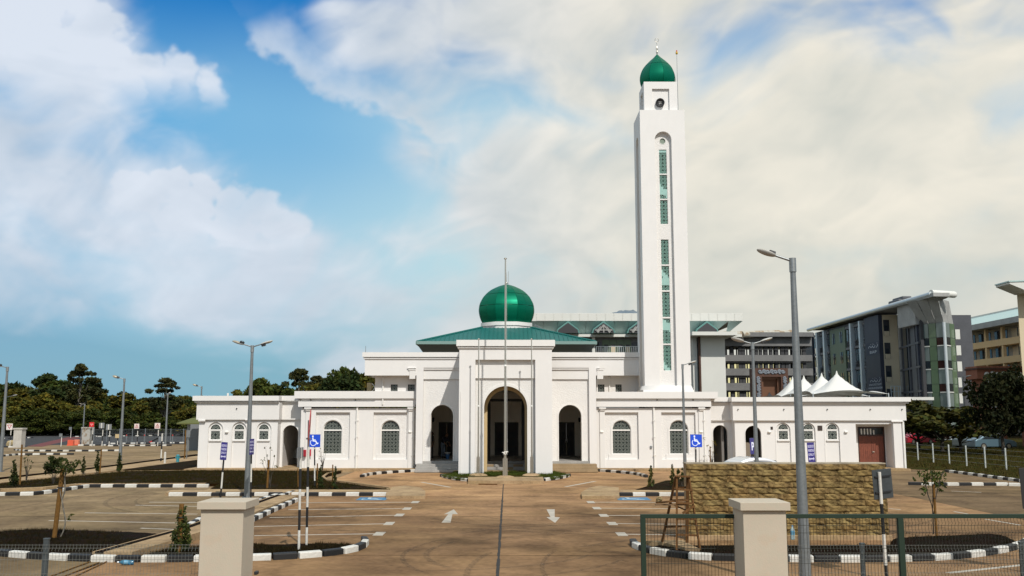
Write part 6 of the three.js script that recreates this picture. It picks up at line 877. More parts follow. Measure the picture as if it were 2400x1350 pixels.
// ---- young plants on stakes
function shrub(px, yb, yt, w, label, kind, o2 = {}) {
  const p = gd(px, yb, o2.h ?? .12), Z = -p.z, m = 1 / (FOCAL / Z), H = (yb - yt) * m, W = w * m, R = rng(Math.round(px * 7)), cl = [];
  if (kind === 'cone') for (let i = 0; i < 26; i++) { const t = i / 26, a = R() * 6.28, rr = W * .36 * (1 - t * .85) * Math.sqrt(R()); cl.push([Math.cos(a) * rr, H * (.08 + t * .9), Math.sin(a) * rr, W * (.10 + .16 * (1 - t)), 1]); }
  if (kind === 'bush') for (let i = 0; i < 26; i++) { const a = R() * 6.28, t = R(), rr = W * .45 * Math.sqrt(R()); cl.push([Math.cos(a) * rr, H * (.42 + t * .55), Math.sin(a) * rr, W * (.07 + R() * .08), .8]); }
  if (kind === 'wispy') for (let i = 0; i < 13; i++) { const a = R() * 6.28, t = R(), rr = W * .45 * Math.sqrt(R()); cl.push([Math.cos(a) * rr, H * ((o2.low ?? .45) + t * (.98 - (o2.low ?? .45))), Math.sin(a) * rr, W * (.045 + R() * .065), .9]); }
  const dn = (o2.dens ?? 900) * (kind === 'wispy' ? 1.6 : 2.6);
  const o = thing(o2.name ?? 'sapling', label, o2.cat ?? 'sapling', p), st = []; const stems = kind === 'wispy' ? (o2.stems ?? 3) : 2; for (let i = 0; i < Math.min(cl.length, kind === 'cone' ? 4 : 12); i++) { const c = cl[Math.floor(i * cl.length / 12) % cl.length], f = V3((R() - .5) * .04, -.05, (R() - .5) * .04), k = V3(c[0] * .3, H * .3, c[2] * .3); st.push(rod(f, k, .012 + H * .004, .009, 5), rod(k, V3(c[0], c[1], c[2]), .009, .004, 5)); }
  part('stem', st, M.bark, o, { local: true }); part('foliage', crownGeo(Math.round(px), cl, o2.leaf ?? .06, dn, o2.tone ?? [.034, .048, .014], .45), leafMat, o, { keepUV: true, local: true }); return o;
}
function stake(x0, y0, x1, y1, r, label, h = .12) { const p = gd(x0, y0, h), t = at(x1, y1, -p.z + .05); const o = thing('stake', label, 'stake', p); part('pole', rod(V3(p.x, p.y - .1, p.z), t, r, r * .92, 9), M.stake, o); part('tie', (() => { const g = new THREE.TorusGeometry(r * 1.15, r * .22, 6, 12); g.rotateX(Math.PI / 2); const q = p.clone().lerp(t, .72); g.translate(q.x, q.y, q.z); return g; })(), M.black, o); return o; }
shrub(29, 1140, 1079, 26, 'dark cone shaped young shrub at the left edge of the grass strip', 'cone');
shrub(62, 1123, 1067, 26, 'thin wispy sapling beside the leaning stake at far left', 'wispy', { low: .3 }); stake(46.5, 1136, 51.5, 1042, .045, 'tall thin wooden stake at the far left of the grass strip');
shrub(124, 1135, 1071, 56, 'wide dark leafy bush behind the thick leaning stake', 'bush', { dens: 1200 });
shrub(195, 1108, 1070, 14, 'small cone shaped shrub beside the far path, left of two', 'cone'); shrub(227, 1106, 1056, 17, 'taller cone shaped shrub leaning on a stake by the far path', 'cone'); stake(234, 1107, 238, 1052, .04, 'thin wooden stake beside the taller cone shaped shrub');
shrub(278, 1106, 1062, 19, 'cone shaped shrub at the foot of a lamp post on the left', 'cone');
shrub(632, 1144, 1044, 46, 'sparse young tree before the left wing, tied to a pale stake', 'wispy', { low: .35, tone: [.085, .08, .03], dens: 520, leaf: .05 }); stake(626, 1145, 630, 1078, .05, 'pale stake of the sparse young tree before the left wing');
shrub(750, 1145, 1090, 16, 'narrow leafy shrub just right of the accessible parking sign', 'cone'); stake(743.5, 1144, 744, 1086, .03, 'thin stake by the narrow shrub right of the accessible sign'); shrub(785, 1147, 1093, 15, 'narrow leafy shrub by the pointed end of the grass strip', 'cone'); stake(779, 1146, 780, 1089, .03, 'thin stake by the shrub at the pointed end of the grass strip'); stake(699, 1142, 698, 1098, .025, 'thin short stake left of the accessible parking sign post');
shrub(756, 1100, 1048, 22, 'very thin sapling against the left window, beside the accessible sign', 'wispy', { low: .4, tone: [.085, .08, .03], dens: 300, leaf: .05, h: .15 });
shrub(1526, 1142, 1092, 18, 'small upright shrub alone on the verge left of the ladder', 'cone', { tone: [.09, .09, .03] }); shrub(1577, 1141, 1088, 17, 'upright shrub behind the ladder on the verge', 'cone', { tone: [.075, .08, .025] }); shrub(1598, 1150, 1100, 26, 'dark low bush at the foot of the grey lamp post by the stone wall', 'bush', { dens: 1200 });
shrub(1668, 1100, 1029, 34, 'thin yellowish young tree above the stone wall before the right wing', 'wispy', { low: .35, tone: [.13, .11, .02], leaf: .05, dens: 450 }); stake(1665, 1102, 1664, 1046, .03, 'thin stake of the yellowish young tree above the stone wall');
// foreground left: thick leaning stake with its crooked sapling
stake(127, 1257, 147, 1098, .062, 'thick wooden stake leaning in the left foreground bed');
{ const p = gd(142, 1258, .12), Z = -p.z, A = (x, y, dz = 0) => { const q = at(x, y, Z - dz); return q; }, o = thing('sapling', 'crooked bare-stemmed sapling beside the thick leaning stake', 'sapling', p); const path = [p.clone(), A(149, 1243), A(153, 1222), A(149, 1194), A(146, 1172), A(152, 1150), A(152, 1120), A(156, 1098)]; part('stem', [new THREE.TubeGeometry(new THREE.CatmullRomCurve3(path), 40, .018, 6), new THREE.TubeGeometry(new THREE.CatmullRomCurve3([A(148, 1182), A(143, 1165), A(140, 1145)]), 12, .011, 5), rod(A(152, 1220), A(167, 1208), .006, .004, 5)], M.barkPale, o); const cl = [[150, 1086, .16], [162, 1092, .16], [170, 1096, .14], [178, 1086, .12], [186, 1082, .08], [156, 1102, .15], [146, 1098, .14], [167, 1104, .10], [140, 1092, .12], [166, 1208, .05], [161, 1216, .05]].map(([x, y, r]) => { const q = A(x, y, (x % 7 - 3) * .05); return [q.x - p.x, q.y - p.y, q.z - p.z, r, .8]; }); part('foliage', crownGeo(33, cl, .055, 1300, [.045, .06, .017], .45), leafMat, o, { keepUV: true, local: true }); }
shrub(424, 1292, 1190, 54, 'leafy young tree on a thick stake left of the left gate pillar', 'cone', { leaf: .06, dens: 800, tone: [.05, .065, .018] }); stake(420.5, 1293, 426, 1181, .062, 'thick upright stake of the leafy young tree by the left gate pillar');
// foreground right
{ const p = gd(2187, 1250, .12), Z = -p.z, A = (x, y, dz = 0) => at(x, y, Z - dz), o = thing('sapling', 'young two-stemmed tree with small leaves in the right car park bed', 'sapling', p); const tb = (l, r) => new THREE.TubeGeometry(new THREE.CatmullRomCurve3(l.map((a) => A(...a))), 24, r, 6); part('stem', [tb([[2188, 1252], [2187, 1220], [2184, 1185], [2175, 1160], [2168, 1130], [2163, 1112]], .014), tb([[2187, 1215], [2193, 1170], [2198, 1145], [2205, 1118], [2212, 1106]], .012), tb([[2186, 1190], [2186, 1150], [2183, 1120], [2182, 1104]], .010)], M.bark, o); const R = rng(8), cl = []; for (const [x, y, r] of [[2160, 1110, .12], [2167, 1119, .13], [2164, 1130, .10], [2176, 1108, .10], [2182, 1118, .14], [2186, 1106, .10], [2191, 1124, .13], [2198, 1112, .12], [2205, 1122, .13], [2210, 1110, .10], [2216, 1113, .07], [2175, 1136, .10], [2195, 1138, .11], [2205, 1136, .09], [2160, 1146, .09], [2168, 1148, .08], [2212, 1140, .07], [2143, 1124, .05], [2166, 1158, .07], [2203, 1148, .08]]) { const q = A(x, y, (R() - .5) * .5); cl.push([q.x - p.x, q.y - p.y, q.z - p.z, r, .8]); } part('foliage', crownGeo(44, cl, .06, 1000, [.055, .075, .018], .45), leafMat, o, { keepUV: true, local: true }); }
stake(2195, 1251, 2188, 1135, .035, 'brown stake beside the two-stemmed young tree on the right');
// ================================================================ lamps
M.pole = mat(.25, .27, .28, .5, { metalness: .5, map: every(T.mottle, .9) });
M.lampShell = mat(.42, .41, .38, .5);
M.lampGlass = new THREE.MeshPhysicalMaterial({ color: new THREE.Color().setRGB(.34, .29, .20), roughness: .3 });
function lampHead(o, base, dir, tilt, s = 1) { // cobra head at the end of an arm, pointing along dir
  const q = new THREE.Quaternion().setFromUnitVectors(V3(1, 0, 0), dir.clone().normalize()), put = (g) => { g.scale(s, s, s); g.applyQuaternion(q); g.translate(base.x, base.y, base.z); return g; };
  const sh = new THREE.SphereGeometry(1, 18, 10, 0, Math.PI * 2, 0, Math.PI / 2); sh.scale(.33, .07, .12); sh.translate(.28, .0, 0); const shell = part('lamp_head', put(sh), M.lampShell, o, { local: true });
  const gl = new THREE.SphereGeometry(1, 16, 8, 0, Math.PI * 2, Math.PI / 2, Math.PI / 2); gl.scale(.22, .06, .10); gl.translate(.36, -.003, 0); part('lens', put(gl), M.lampGlass, shell, { local: true });
  part('driver_box', [put(rbox(.0, -.12, -.07, .21, -.004, .07, .02)), put(box(.05, -.16, -.012, .062, -.12, .012)), put(box(.14, -.17, -.012, .152, -.12, .012))], M.black, shell, { local: true });
}
function streetLamp(label, pos, h, arms, r0, r1, group, reach = .38) {
  const o = thing('street_lamp', label, 'street lamp', pos, group);
  const g = new THREE.CylinderGeometry(r1, r0, h, 10, 1); g.translate(0, h / 2, 0); part('pole', g, M.pole, o, { local: true });
  part('base_plate', [box(-.17, 0, -.17, .17, .02, .17), ...[[-1, -1], [1, -1], [1, 1], [-1, 1]].map(([a, b]) => rod(V3(a * .13, 0, b * .13), V3(a * .13, .06, b * .13), .016))], M.galv, o, { local: true });
  const sl = new THREE.CylinderGeometry(r1 * 1.35, r1 * 1.35, .28, 12); sl.translate(0, h - .08, 0); part('sleeve', sl, M.galv, o, { local: true });
  for (const [dx, dy, dz, s] of arms) { const d = V3(dx, dy, dz).normalize(), a = V3(0, h, 0), b = a.clone().addScaledVector(d, reach); part('arm', rod(a, b, .028, .025, 8), M.galv, o, { local: true }); lampHead(o, b, d, 0, s ?? .85); }
  return o;
}
{ const p = V3(X(1889, 1385, 18.5), 0, -18.5), h = Y(612, 18.5, 1848); streetLamp('tall grey street lamp rising behind the right fence, its head pointing left', p, h, [[-1, .36, -.1, .62]], .115, .052, null, .36); }
const far2 = 'double-armed street lamps in the car park';
{ const Z = 39.3, p = V3(X(578.5, 1160, Z), 0, -Z); streetLamp('double-armed street lamp before the left wing of the mosque', p, Y(813, Z, 596), [[1, .3, 0], [-1, .3, 0]], .12, .055); }
{ const Z = 38.4, p = V3(X(1776, 1160, Z), 0, -Z); streetLamp('double-armed street lamp behind the stone wall, beside the parking sign', p, Y(806, Z, 1766), [[1, .3, -.1], [-1, .3, -.1]], .10, .055); }
{ const Z = 52, p = V3(X(1606, 1115, Z), 0, -Z); streetLamp('slim street lamp at the left edge of the stone wall, its arm pointing right', p, Y(856, Z, 1600), [[1, .3, -.3]], .10, .05); }
{ const Z = 71, p = V3(X(281, 1082, Z), 0, -Z); streetLamp('single-armed street lamp left of the mosque, rising from the grass strip end', p, Y(889, Z, 295), [[-1, .3, .2]], .13, .06); }
{ const Z = 57, p = V3(X(0, 1105, Z), 0, -Z); streetLamp('single-armed street lamp cut by the left edge of the photo', p, Y(862, Z, 15), [[-1, .25, 0]], .13, .06); }
{ const Z = 112, p = V3(X(387.5, 1044, Z), 0, -Z); streetLamp('far slim street lamp beside the right warning sign', p, Y(924, Z, 393), [[0, .3, -1]], .13, .07); }
{ const Z = 93, p = V3(X(466, 1060, Z), 0, -Z); streetLamp('street lamp whose top shows above the left end of the mosque roof', p, Y(907, Z, 469), [[-1, .3, .2]], .10, .06); }
{ const Z = 118, p = V3(X(6, 1040, Z), 0, -Z); streetLamp('far street lamp at the left edge, its arm pointing right', p, Y(931, Z, 8), [[1, .2, .1, 1]], .12, .06, null, .9); }
{ const Z = 150, p = V3(X(194, 1025, Z), 0, -Z); streetLamp('very far thin street lamp above the white entrance pillar', p, Y(948, Z, 196), [[-1, .2, 0]], .11, .08); }
{ const Z = 100, p = V3(X(2266, 1045, Z), 0, -Z); streetLamp('street lamp between the stair tower and the dark tree', p, Y(884, Z, 2254), [[1, .2, .3]], .11, .07); }

// ================================================================ signs
function bandedPost(o, a, b, r, bands, first) { let w = first; const n = bands.length; for (let i = 0; i + 1 < n; i++) { part('post_band', rod(a.clone().lerp(b, bands[i]), a.clone().lerp(b, bands[i + 1]), r, r, 12), w ? M.whitePaint : M.blackPaint, o); w = !w; } }
const canvasTex = (w, h, draw) => { const c = document.createElement('canvas'); c.width = w; c.height = h; draw(c.getContext('2d'), w, h); const t = new THREE.CanvasTexture(c); t.colorSpace = THREE.SRGBColorSpace; t.magFilter = THREE.LinearFilter; return t; };
// a sheet sign with a printed face and a grey back; c is its centre, yaw turns it about the post
function plate(o, c, w, h, tex, yaw = 0, roll = 0, name = 'sign_plate', backMat = M.greyPaint, pitch = 0) {
  const put = (g) => { g.rotateZ(roll); g.rotateX(pitch); g.rotateY(yaw); g.translate(c.x, c.y, c.z); return g; };
  const b = part(name, put(new RoundedBoxGeometry(w, h, .012, 2, .005)), backMat, o);
  if (tex) { const g = new THREE.PlaneGeometry(w * .985, h * .985); g.translate(0, 0, .0075); const f = part('sign_face', put(flat(g)), mat(1, 1, 1, .55, { map: tex }), b, { keepUV: true }); f.castShadow = false; }
  return b;
}
{
  const reserved = canvasTex(256, 640, (k, w, h) => { k.fillStyle = '#332d78'; k.fillRect(0, 0, w, h); k.fillStyle = '#c9c8e4'; k.textAlign = 'center'; k.font = 'bold 118px sans-serif'; const fit = (t, y, s) => { k.save(); k.translate(128, y); const m = k.measureText(t).width; k.scale(Math.min(1, 226 / m), s); k.fillText(t, 0, 0); k.restore(); }; fit('RESERVED', 165, 1.0); fit('PARKING', 295, 1.0); fit('ONLY', 420, .9); k.fillRect(56, 500, 144, 38); k.beginPath(); k.moveTo(24, 519); k.lineTo(66, 462); k.lineTo(66, 576); k.fill(); k.beginPath(); k.moveTo(232, 519); k.lineTo(190, 462); k.lineTo(190, 576); k.fill(); });
  { const Z = 38.9, p = V3(X(517, 1164, Z), 0, -Z), t = V3(X(527, 1040, Z), Y(1040, Z, 527), -Z - .02), o = thing('parking_sign', 'blue reserved parking sign leaning on a striped post before the left wing', 'sign', p); bandedPost(o, p.clone().setY(.02), t, .035, [0, .17, .47, .72, 1], 0); plate(o, V3(X(525.5, 1057, Z), Y(1057, Z, 526), -Z + .05), .275, .72, reserved, -.15, -.055); }
  { const Z = 36, p = V3(X(1910, 1190, Z), 0, -Z), t = V3(X(1900, 1040, Z), Y(1040, Z, 1900), -Z - .02), o = thing('parking_sign', 'blue reserved parking sign behind the stone wall, right of the tall lamp post', 'sign', p); bandedPost(o, p.clone().setY(.02), t, .035, [0, .2, .45, .7, 1], 0); plate(o, V3(X(1900, 1060, Z), Y(1060.5, Z, 1900), -Z + .05), .285, .76, reserved, .15, .05); }
  { const Z = 37.6, p = V3(X(588, 1164, Z), 0, -Z), o = thing('parking_sign', 'blue sign seen edge-on behind the left double-armed lamp post', 'sign', p); bandedPost(o, p.clone().setY(.02), V3(X(590, 1030, Z), Y(1030, Z, 590), -Z), .03, [0, .3, .6, 1], 0); plate(o, V3(X(590.5, 1047, Z), Y(1047, Z, 590), -Z + .05), .42, .62, reserved, 1.4, 0); }
  const pTex = canvasTex(256, 512, (k, w, h) => { k.fillStyle = '#35316f'; k.fillRect(0, 0, w, h); k.fillStyle = '#dcdcea'; k.textAlign = 'center'; k.font = 'bold 330px sans-serif'; k.save(); k.translate(128, 392); k.scale(.8, 1.12); k.fillText('P', 0, 0); k.restore(); });
  { const Z = 43, p = V3(X(1762, 1140, Z), 0, -Z), o = thing('parking_sign', 'blue parking sign with a white letter P before the dark arch', 'sign', p); bandedPost(o, p.clone().setY(.02), V3(X(1762, 1027, Z), Y(1027, Z, 1762), -Z), .032, [0, .3, .6, 1], 0); plate(o, V3(X(1763.5, 1045, Z), Y(1045.5, Z, 1762), -Z + .05), .26, .72, pTex, .12, .03); }
  const acc = chairCanvas('#0b46c8', '#e8eefc', '#0d3fae');
  for (const [px, py, Z, base, label] of [[737.5, 1033, 43.6, 1147, 'square blue accessible parking sign on a striped post by the left window'], [1631, 1033, 43.2, 1148, 'square blue accessible parking sign above the left end of the stone wall']]) { const p = V3(X(px, base, Z), 0, -Z), o = thing('accessible_sign', label, 'sign', p); bandedPost(o, p.clone().setY(.02), V3(X(px, 1022, Z), Y(1022, Z, px), -Z), .032, [0, .15, .44, .75, 1], 0); plate(o, V3(X(px, py, Z), Y(py, Z, px), -Z + .05), .54, .58, acc, .02, 0); }
  // two tall striped posts on the pointed bed, their sign plates edge-on
  { const Z = -gd(700, 1284, .13).z, p = V3(X(700.5, 1284, Z), 0, -Z), t = V3(X(705, 1049, Z), Y(1049, Z, 705), -Z), o = thing('sign_post', 'tall black and white post on the pointed bed, the nearer of two', 'sign post', p); bandedPost(o, p.clone().setY(.02), t, .031, [0, .21, .405, .60, .795, 1], 1); part('sign_plate', bar(t.clone().add(V3(-.01, -.12, .35)), t.clone().add(V3(.03, -.12, -.15)), .012, .25), M.greyPaint, o); }
  { const Z = -gd(718, 1273, .13).z, p = V3(X(718.5, 1273, Z), 0, -Z), t = V3(X(724.5, 966, Z), Y(966, Z, 724), -Z), o = thing('sign_post', 'tall striped post on the pointed bed carrying a red plate seen edge-on', 'sign post', p); const m = p.clone().lerp(t, .74); bandedPost(o, p.clone().setY(.02), m, .031, [0, .20, .40, .60, .80, 1], 1); part('pole_top', rod(m, t.clone().lerp(p, .06), .028, .028, 10), M.galv, o); const rp = new THREE.CylinderGeometry(.46, .46, .012, 40); rp.rotateX(Math.PI / 2); rp.scale(1, 1.0, 1); rp.rotateY(1.735); const c = m.clone().lerp(t, .58); rp.rotateZ(-.05); rp.translate(c.x + .02, c.y - .02, c.z); part('red_plate', rp, mat(.50, .045, .05, .45), o); part('bracket', [box(c.x - .05, c.y - .32, c.z - .04, c.x + .06, c.y - .28, c.z + .05)], M.galv, o); }
  // sign seen from behind at the right, another cut by the edge
  { const Z = -gd(2079, 1352, 0).z - .3, p = V3(X(2078, 1350, Z), -.1, -Z), t = V3(X(2058, 1106, Z), Y(1106, Z, 2058), -Z + .06), o = thing('road_sign', 'grey back of a road sign before the right end of the stone wall', 'sign', p); bandedPost(o, p, t, .034, [0, .17, .445, .715, 1], 0); const c = V3(X(2070, 1135, Z), Y(1134.5, Z, 2070), -Z - .03); plate(o, c, .53, .60, null, .42, .06, 'sign_plate', mat(.075, .085, .09, .45, { metalness: .3, map: every(T.mottle, .8) })); part('rail', [-.16, .16].map((d) => { const g = new THREE.BoxGeometry(.44, .025, .03); g.rotateZ(.06); g.rotateY(.42); g.translate(c.x, c.y + d, c.z + .03); return g; }), M.black, o); }
  { const Z = 20.5, p = V3(X(2412, 1330, Z), 0, -Z), o = thing('road_sign', 'dark sign plate cut by the right edge of the photo', 'sign', p); bandedPost(o, p.clone().setY(-.1), V3(X(2405, 1100, Z), Y(1100, Z, 2400), -Z), .034, [0, .25, .5, .75, 1], 1); plate(o, V3(X(2413, 1142, Z), Y(1144, Z, 2400), -Z + .04), .40, .85, null, -.15, .03, 'sign_plate', M.black); }
  // warning and entrance signs of the far car park
  const warn = canvasTex(256, 256, (k) => { k.fillStyle = '#d8c9c4'; k.fillRect(0, 0, 256, 256); k.strokeStyle = '#9c2f3c'; k.lineWidth = 22; k.lineJoin = 'round'; k.beginPath(); k.moveTo(128, 48); k.lineTo(210, 198); k.lineTo(46, 198); k.closePath(); k.stroke(); k.fillStyle = '#6d1620'; k.fillRect(118, 105, 20, 48); k.beginPath(); k.arc(128, 172, 12, 0, 7); k.fill(); });
  const yield_ = canvasTex(256, 256, (k) => { k.fillStyle = '#d8cfcb'; k.fillRect(0, 0, 256, 256); k.strokeStyle = '#9c2f3c'; k.lineWidth = 26; k.lineJoin = 'round'; k.beginPath(); k.moveTo(44, 60); k.lineTo(212, 60); k.lineTo(128, 206); k.closePath(); k.stroke(); });
  const red = canvasTex(256, 256, (k) => { k.fillStyle = '#c40d16'; k.fillRect(0, 0, 256, 256); k.fillStyle = '#f0c8c4'; k.fillRect(40, 92, 176, 26); k.fillRect(96, 170, 64, 18); });
  const small = (label, px, py, sz, base, tex, bands, back) => { const Z = EYE * FOCAL / (base - 975), p = V3(X(px, base, Z), 0, -Z), m = Z / FOCAL, o = thing('traffic_sign', label, 'sign', p); bandedPost(o, p, V3(p.x, Y(py, Z, px), -Z - .03), .045, bands, 1); plate(o, V3(X(px, py, Z), Y(py, Z, px), -Z + .06), sz * m, sz * m, tex, 0, 0, 'sign_plate', back ?? M.greyPaint); return o; };
  small('white warning sign with a red triangle, left of two by the far road', 321, 999, 11.5, 1041, warn, [0, .16, .45, .75, 1]); small('white warning sign with a red triangle, right of two by the far road', 369.5, 998, 13, 1044, warn, [0, .2, .5, .8, 1]); small('white give way sign with a red triangle left of the entrance pillar', 23, 1000, 14.5, 1047, yield_, [0, .35, .6, 1]); small('red square sign beside the right entrance pillar', 215.5, 995, 11, 1044, red, [0, .25, .55, 1]);
  for (const [px, py, sz, label] of [[239, 997.5, 12.5, 'back of a grey road sign, left of two by the entrance'], [255.5, 1001, 13, 'back of a grey road sign, right of two by the entrance']]) { const o = small(label, px, py, sz, 1044, null, [0, .25, .5, .8, 1], M.greyPaint); const Z = -o.position.z; part('post_cap', box(X(px, py, Z) - .06, Y(py + 6, Z, px), -Z + .08, X(px, py, Z) + .06, Y(py - 6, Z, px), -Z + .12), M.whitePaint, o); }
  { const o = small('pale panel low in front of the dark road', 275, 1022, 9, 1043, null, [0, .5, 1], M.cream); } { small('small grey sign standing by the red lane', 143, 1020, 7.5, 1045, null, [0, 1], M.galv); small('distant grey sign between the entrance pillars', 165.5, 1004, 6.5, 1025, null, [0, 1], M.galv); }
  { const Z = 73, p = V3(X(434, 1076, Z), 0, -Z), o = thing('notice_board', 'grey notice board on two thin posts at the left end of the mosque', 'sign', p); part('board', box(X(437, 1015, Z), Y(1025, Z, 440), -Z, X(446, 1015, Z), Y(1008, Z, 440), -Z - .04), M.galv, o); part('post', rod(V3(X(434, 1040, Z), 0, -Z), V3(X(434, 1040, Z), Y(1008, Z, 434), -Z), .05), M.stake, o); part('post', rod(V3(X(438, 1040, Z), 0, -Z - .1), V3(X(438, 1040, Z), Y(1008, Z, 434), -Z - .1), .035), M.galv, o); }
}
{ const Z = 69, p = V3(X(377, 1086, Z), 0, -Z), o = thing('striped_post', 'thin black and white post by the far path, left of the white bollard', 'post', p); bandedPost(o, p, V3(X(381, 1004, Z), Y(1004, Z, 381), -Z), .05, [0, .12, .38, .62, .85, 1], 0); }
{ const Z = 66, p = V3(X(385.5, 1097, Z), 0, -Z); const o = thing('bollard', 'short white bollard at the left end of the mosque', 'bollard', p); part('post', lathe([[.07, 0], [.075, .02], [.07, .78], [.05, .83], [.001, .84]], 14).translate(p.x, 0, p.z), M.whitePaint, o); part('foot', lathe([[.11, 0], [.11, .03], [.07, .035]], 14).translate(p.x, 0, p.z), M.slab, o); }
{ const Z = 68, p = V3(X(416, 1088, Z), 0, -Z); const o = thing('hydrant', 'short teal hydrant post on the grass at the left end of the mosque', 'hydrant', p); const tm = mat(.03, .22, .27, .5); part('body', lathe([[.14, 0], [.14, .05], [.105, .06], [.105, .46], [.13, .48], [.12, .54], [.06, .58], [.001, .59]], 16).translate(p.x, 0, p.z), tm, o); part('outlet', rod(V3(p.x - .17, .36, p.z), V3(p.x + .17, .36, p.z), .05), tm, o); }
// ---- red hose cabinet and extinguisher on the left mosque wall
{ const Z = ZM - .1, o = thing('fire_cabinet', 'red fire hose cabinet on the left mosque wall behind the sign posts', 'fire cabinet', V3(X(714, 1070, Z), Y(1070, Z, 714), -Z)); part('case', rbox(X(710.8, 1060, Z), Y(1070, Z, 714), -Z + .16, X(717.8, 1060, Z), Y(1054, Z, 714), -Z - .1, .015), mat(.40, .02, .035, .4), o); part('door', box(X(711.5, 1060, Z), Y(1069, Z, 714), -Z + .165, X(717.1, 1060, Z), Y(1055, Z, 714), -Z + .175), mat(.30, .015, .03, .3), o); }
{ const Z = ZM - .1, o = thing('fire_extinguisher', 'narrow red extinguisher on the wall right of the hose cabinet', 'extinguisher', V3(X(728, 1070, Z), Y(1069, Z, 728), -Z)); part('cylinder', lathe([[.05, 0], [.05, .36], [.03, .42], [.015, .44], [.001, .445]], 12).translate(X(728, 1060, Z), Y(1069, Z, 728), -Z + .08), mat(.45, .03, .05, .35), o); part('nozzle', rod(V3(X(728, 1060, Z), Y(1055.5, Z, 728), -Z + .08), V3(X(730, 1060, Z), Y(1052.5, Z, 728), -Z + .1), .014), M.black, o); }

// ---- flagpoles on the island
{
  const pole = (px, base, top, r, label) => { const p = gd(px, base, .17), Z = -p.z, h = Y(top, Z, px), o = thing('flagpole', label, 'flagpole', p, null); part('mast', [rod(V3(p.x, .3, p.z), V3(p.x, lerp(.3, h, .5), p.z), r, r * .85, 12), rod(V3(p.x, lerp(.3, h, .5), p.z), V3(p.x, h, p.z), r * .7, r * .55, 12)], M.steel, o); part('truck', lathe([[r * .5, 0], [r * 1.3, .02], [r * 1.3, .06], [r * .5, .09], [.001, .1]], 12).translate(p.x, h, p.z), M.steel, o); part('collar', rod(V3(p.x, lerp(.3, h, .5) - .05, p.z), V3(p.x, lerp(.3, h, .5) + .03, p.z), r * 1.3, r * 1.1, 12), M.frame, o); for (const d of [-1, 0, 1]) part('base_sleeve', rod(V3(p.x + d * r * 1.25, .17, p.z + (d ? .03 : 0)), V3(p.x + d * r * 1.25, d ? 1.12 : 1.18, p.z + (d ? .03 : 0)), r * (d ? .8 : 1.2), r * (d ? .8 : 1.2), 12), M.steel, o); part('footing', lathe([[.52, .14], [.46, .19], [.28, .24], [.001, .245]], 18).translate(p.x, 0, p.z), M.slab, o); part('halyard', rod(V3(p.x + r * 1.6, 1.3, p.z + .02), V3(p.x + r * .9, h - .05, p.z), .007, .007, 4), M.frame, o); return [o, p, Z]; };
  const [o, p] = pole(1184, 1118, 608, .062, 'tallest steel flagpole, in the middle before the great arch'); part('cleat', [rod(V3(p.x - .16, 1.42, p.z + .05), V3(p.x + .16, 1.46, p.z + .05), .02), (() => { const g = new THREE.TorusGeometry(.07, .018, 6, 14); g.translate(p.x, 1.4, p.z + .07); return g; })(), rod(V3(p.x - .1, 1.34, p.z + .06), V3(p.x + .1, 1.5, p.z + .06), .012)], M.frame, o);
  pole(1120.5, 1113, 797, .044, 'shorter steel flagpole left of the great arch'); pole(1246.5, 1113, 797, .044, 'shorter steel flagpole right of the great arch');
  solo('plank', bar(gd(1122, 1134.5, .03), gd(1165, 1135, .03), .16, .04), M.timber, 'brown plank lying against the island kerb', 'plank');
}
// ================================================================ far entrance on the left
function gatePillar(label, p, w, h, cap, m, turn = 0) { const o = thing('gate_pillar', label, 'pillar', p), c = w / 2; part('shaft', rbox(p.x - c, -.1, p.z - c, p.x + c, h - cap, p.z + c, .008, 1), m, o); part('cap', rbox(p.x - c - w * .09, h - cap, p.z - c - w * .09, p.x + c + w * .09, h, p.z + c + w * .09, .01, 1), m, o); return o; }
{ const m = mat(.55, .52, .47, .8, { map: every(T.mottle, 1.2) }), m2 = mat(.42, .42, .40, .85, { map: every(T.rust, 1.5) }); const a = gd(44, 1049), b = gd(204, 1043); gatePillar('white entrance pillar beside the give way sign', a, .86, Y(1003, -a.z, 44), .16, m); gatePillar('stained grey entrance pillar beside the red sign', b, .92, Y(1001, -b.z, 204), .16, m2); solo('rubble', [0, 1, 2, 3, 4].map((i) => { const g = new THREE.DodecahedronGeometry(.3 + .07 * i); g.scale(1, 1.4 - i * .15, .8); g.translate(gd(27, 1047).x - .3 + i * .22, .25, gd(27, 1047).z + i * .05); return g; }), mat(.42, .33, .18, .95, { map: every(T.mottle, .7) }), 'heap of sandy rubble at the foot of the white entrance pillar', 'rubble'); }
{ const rm = mat(.62, .10, .05, .5); let k = 0; for (const [px, w, l] of [[166, 13, 'orange plastic road barrier before the grey entrance pillar, left of two'], [180, 10, 'paler orange road barrier behind the left one, by the grey entrance pillar']]) { const p = gd(px, 1044.5 - k), m = -p.z / FOCAL, o = thing('road_barrier', l, 'barrier', p); const s = polyS([[-w / 2 * m, 0], [w / 2 * m, 0], [w / 2 * m * .92, .2], [w / 2 * m * .92, .55], [w / 2 * m * .8, .62], [-w / 2 * m * .8, .62], [-w / 2 * m * .92, .55], [-w / 2 * m * .92, .2]]), g = extr(s, .36, .02); g.translate(p.x, 0, p.z - .18); part('body', g, k ? mat(.66, .20, .12, .5) : rm, o); part('foot', box(p.x - w / 2 * m, 0, p.z - .3, p.x + w / 2 * m, .1, p.z + .3), rm, o); k++; } }
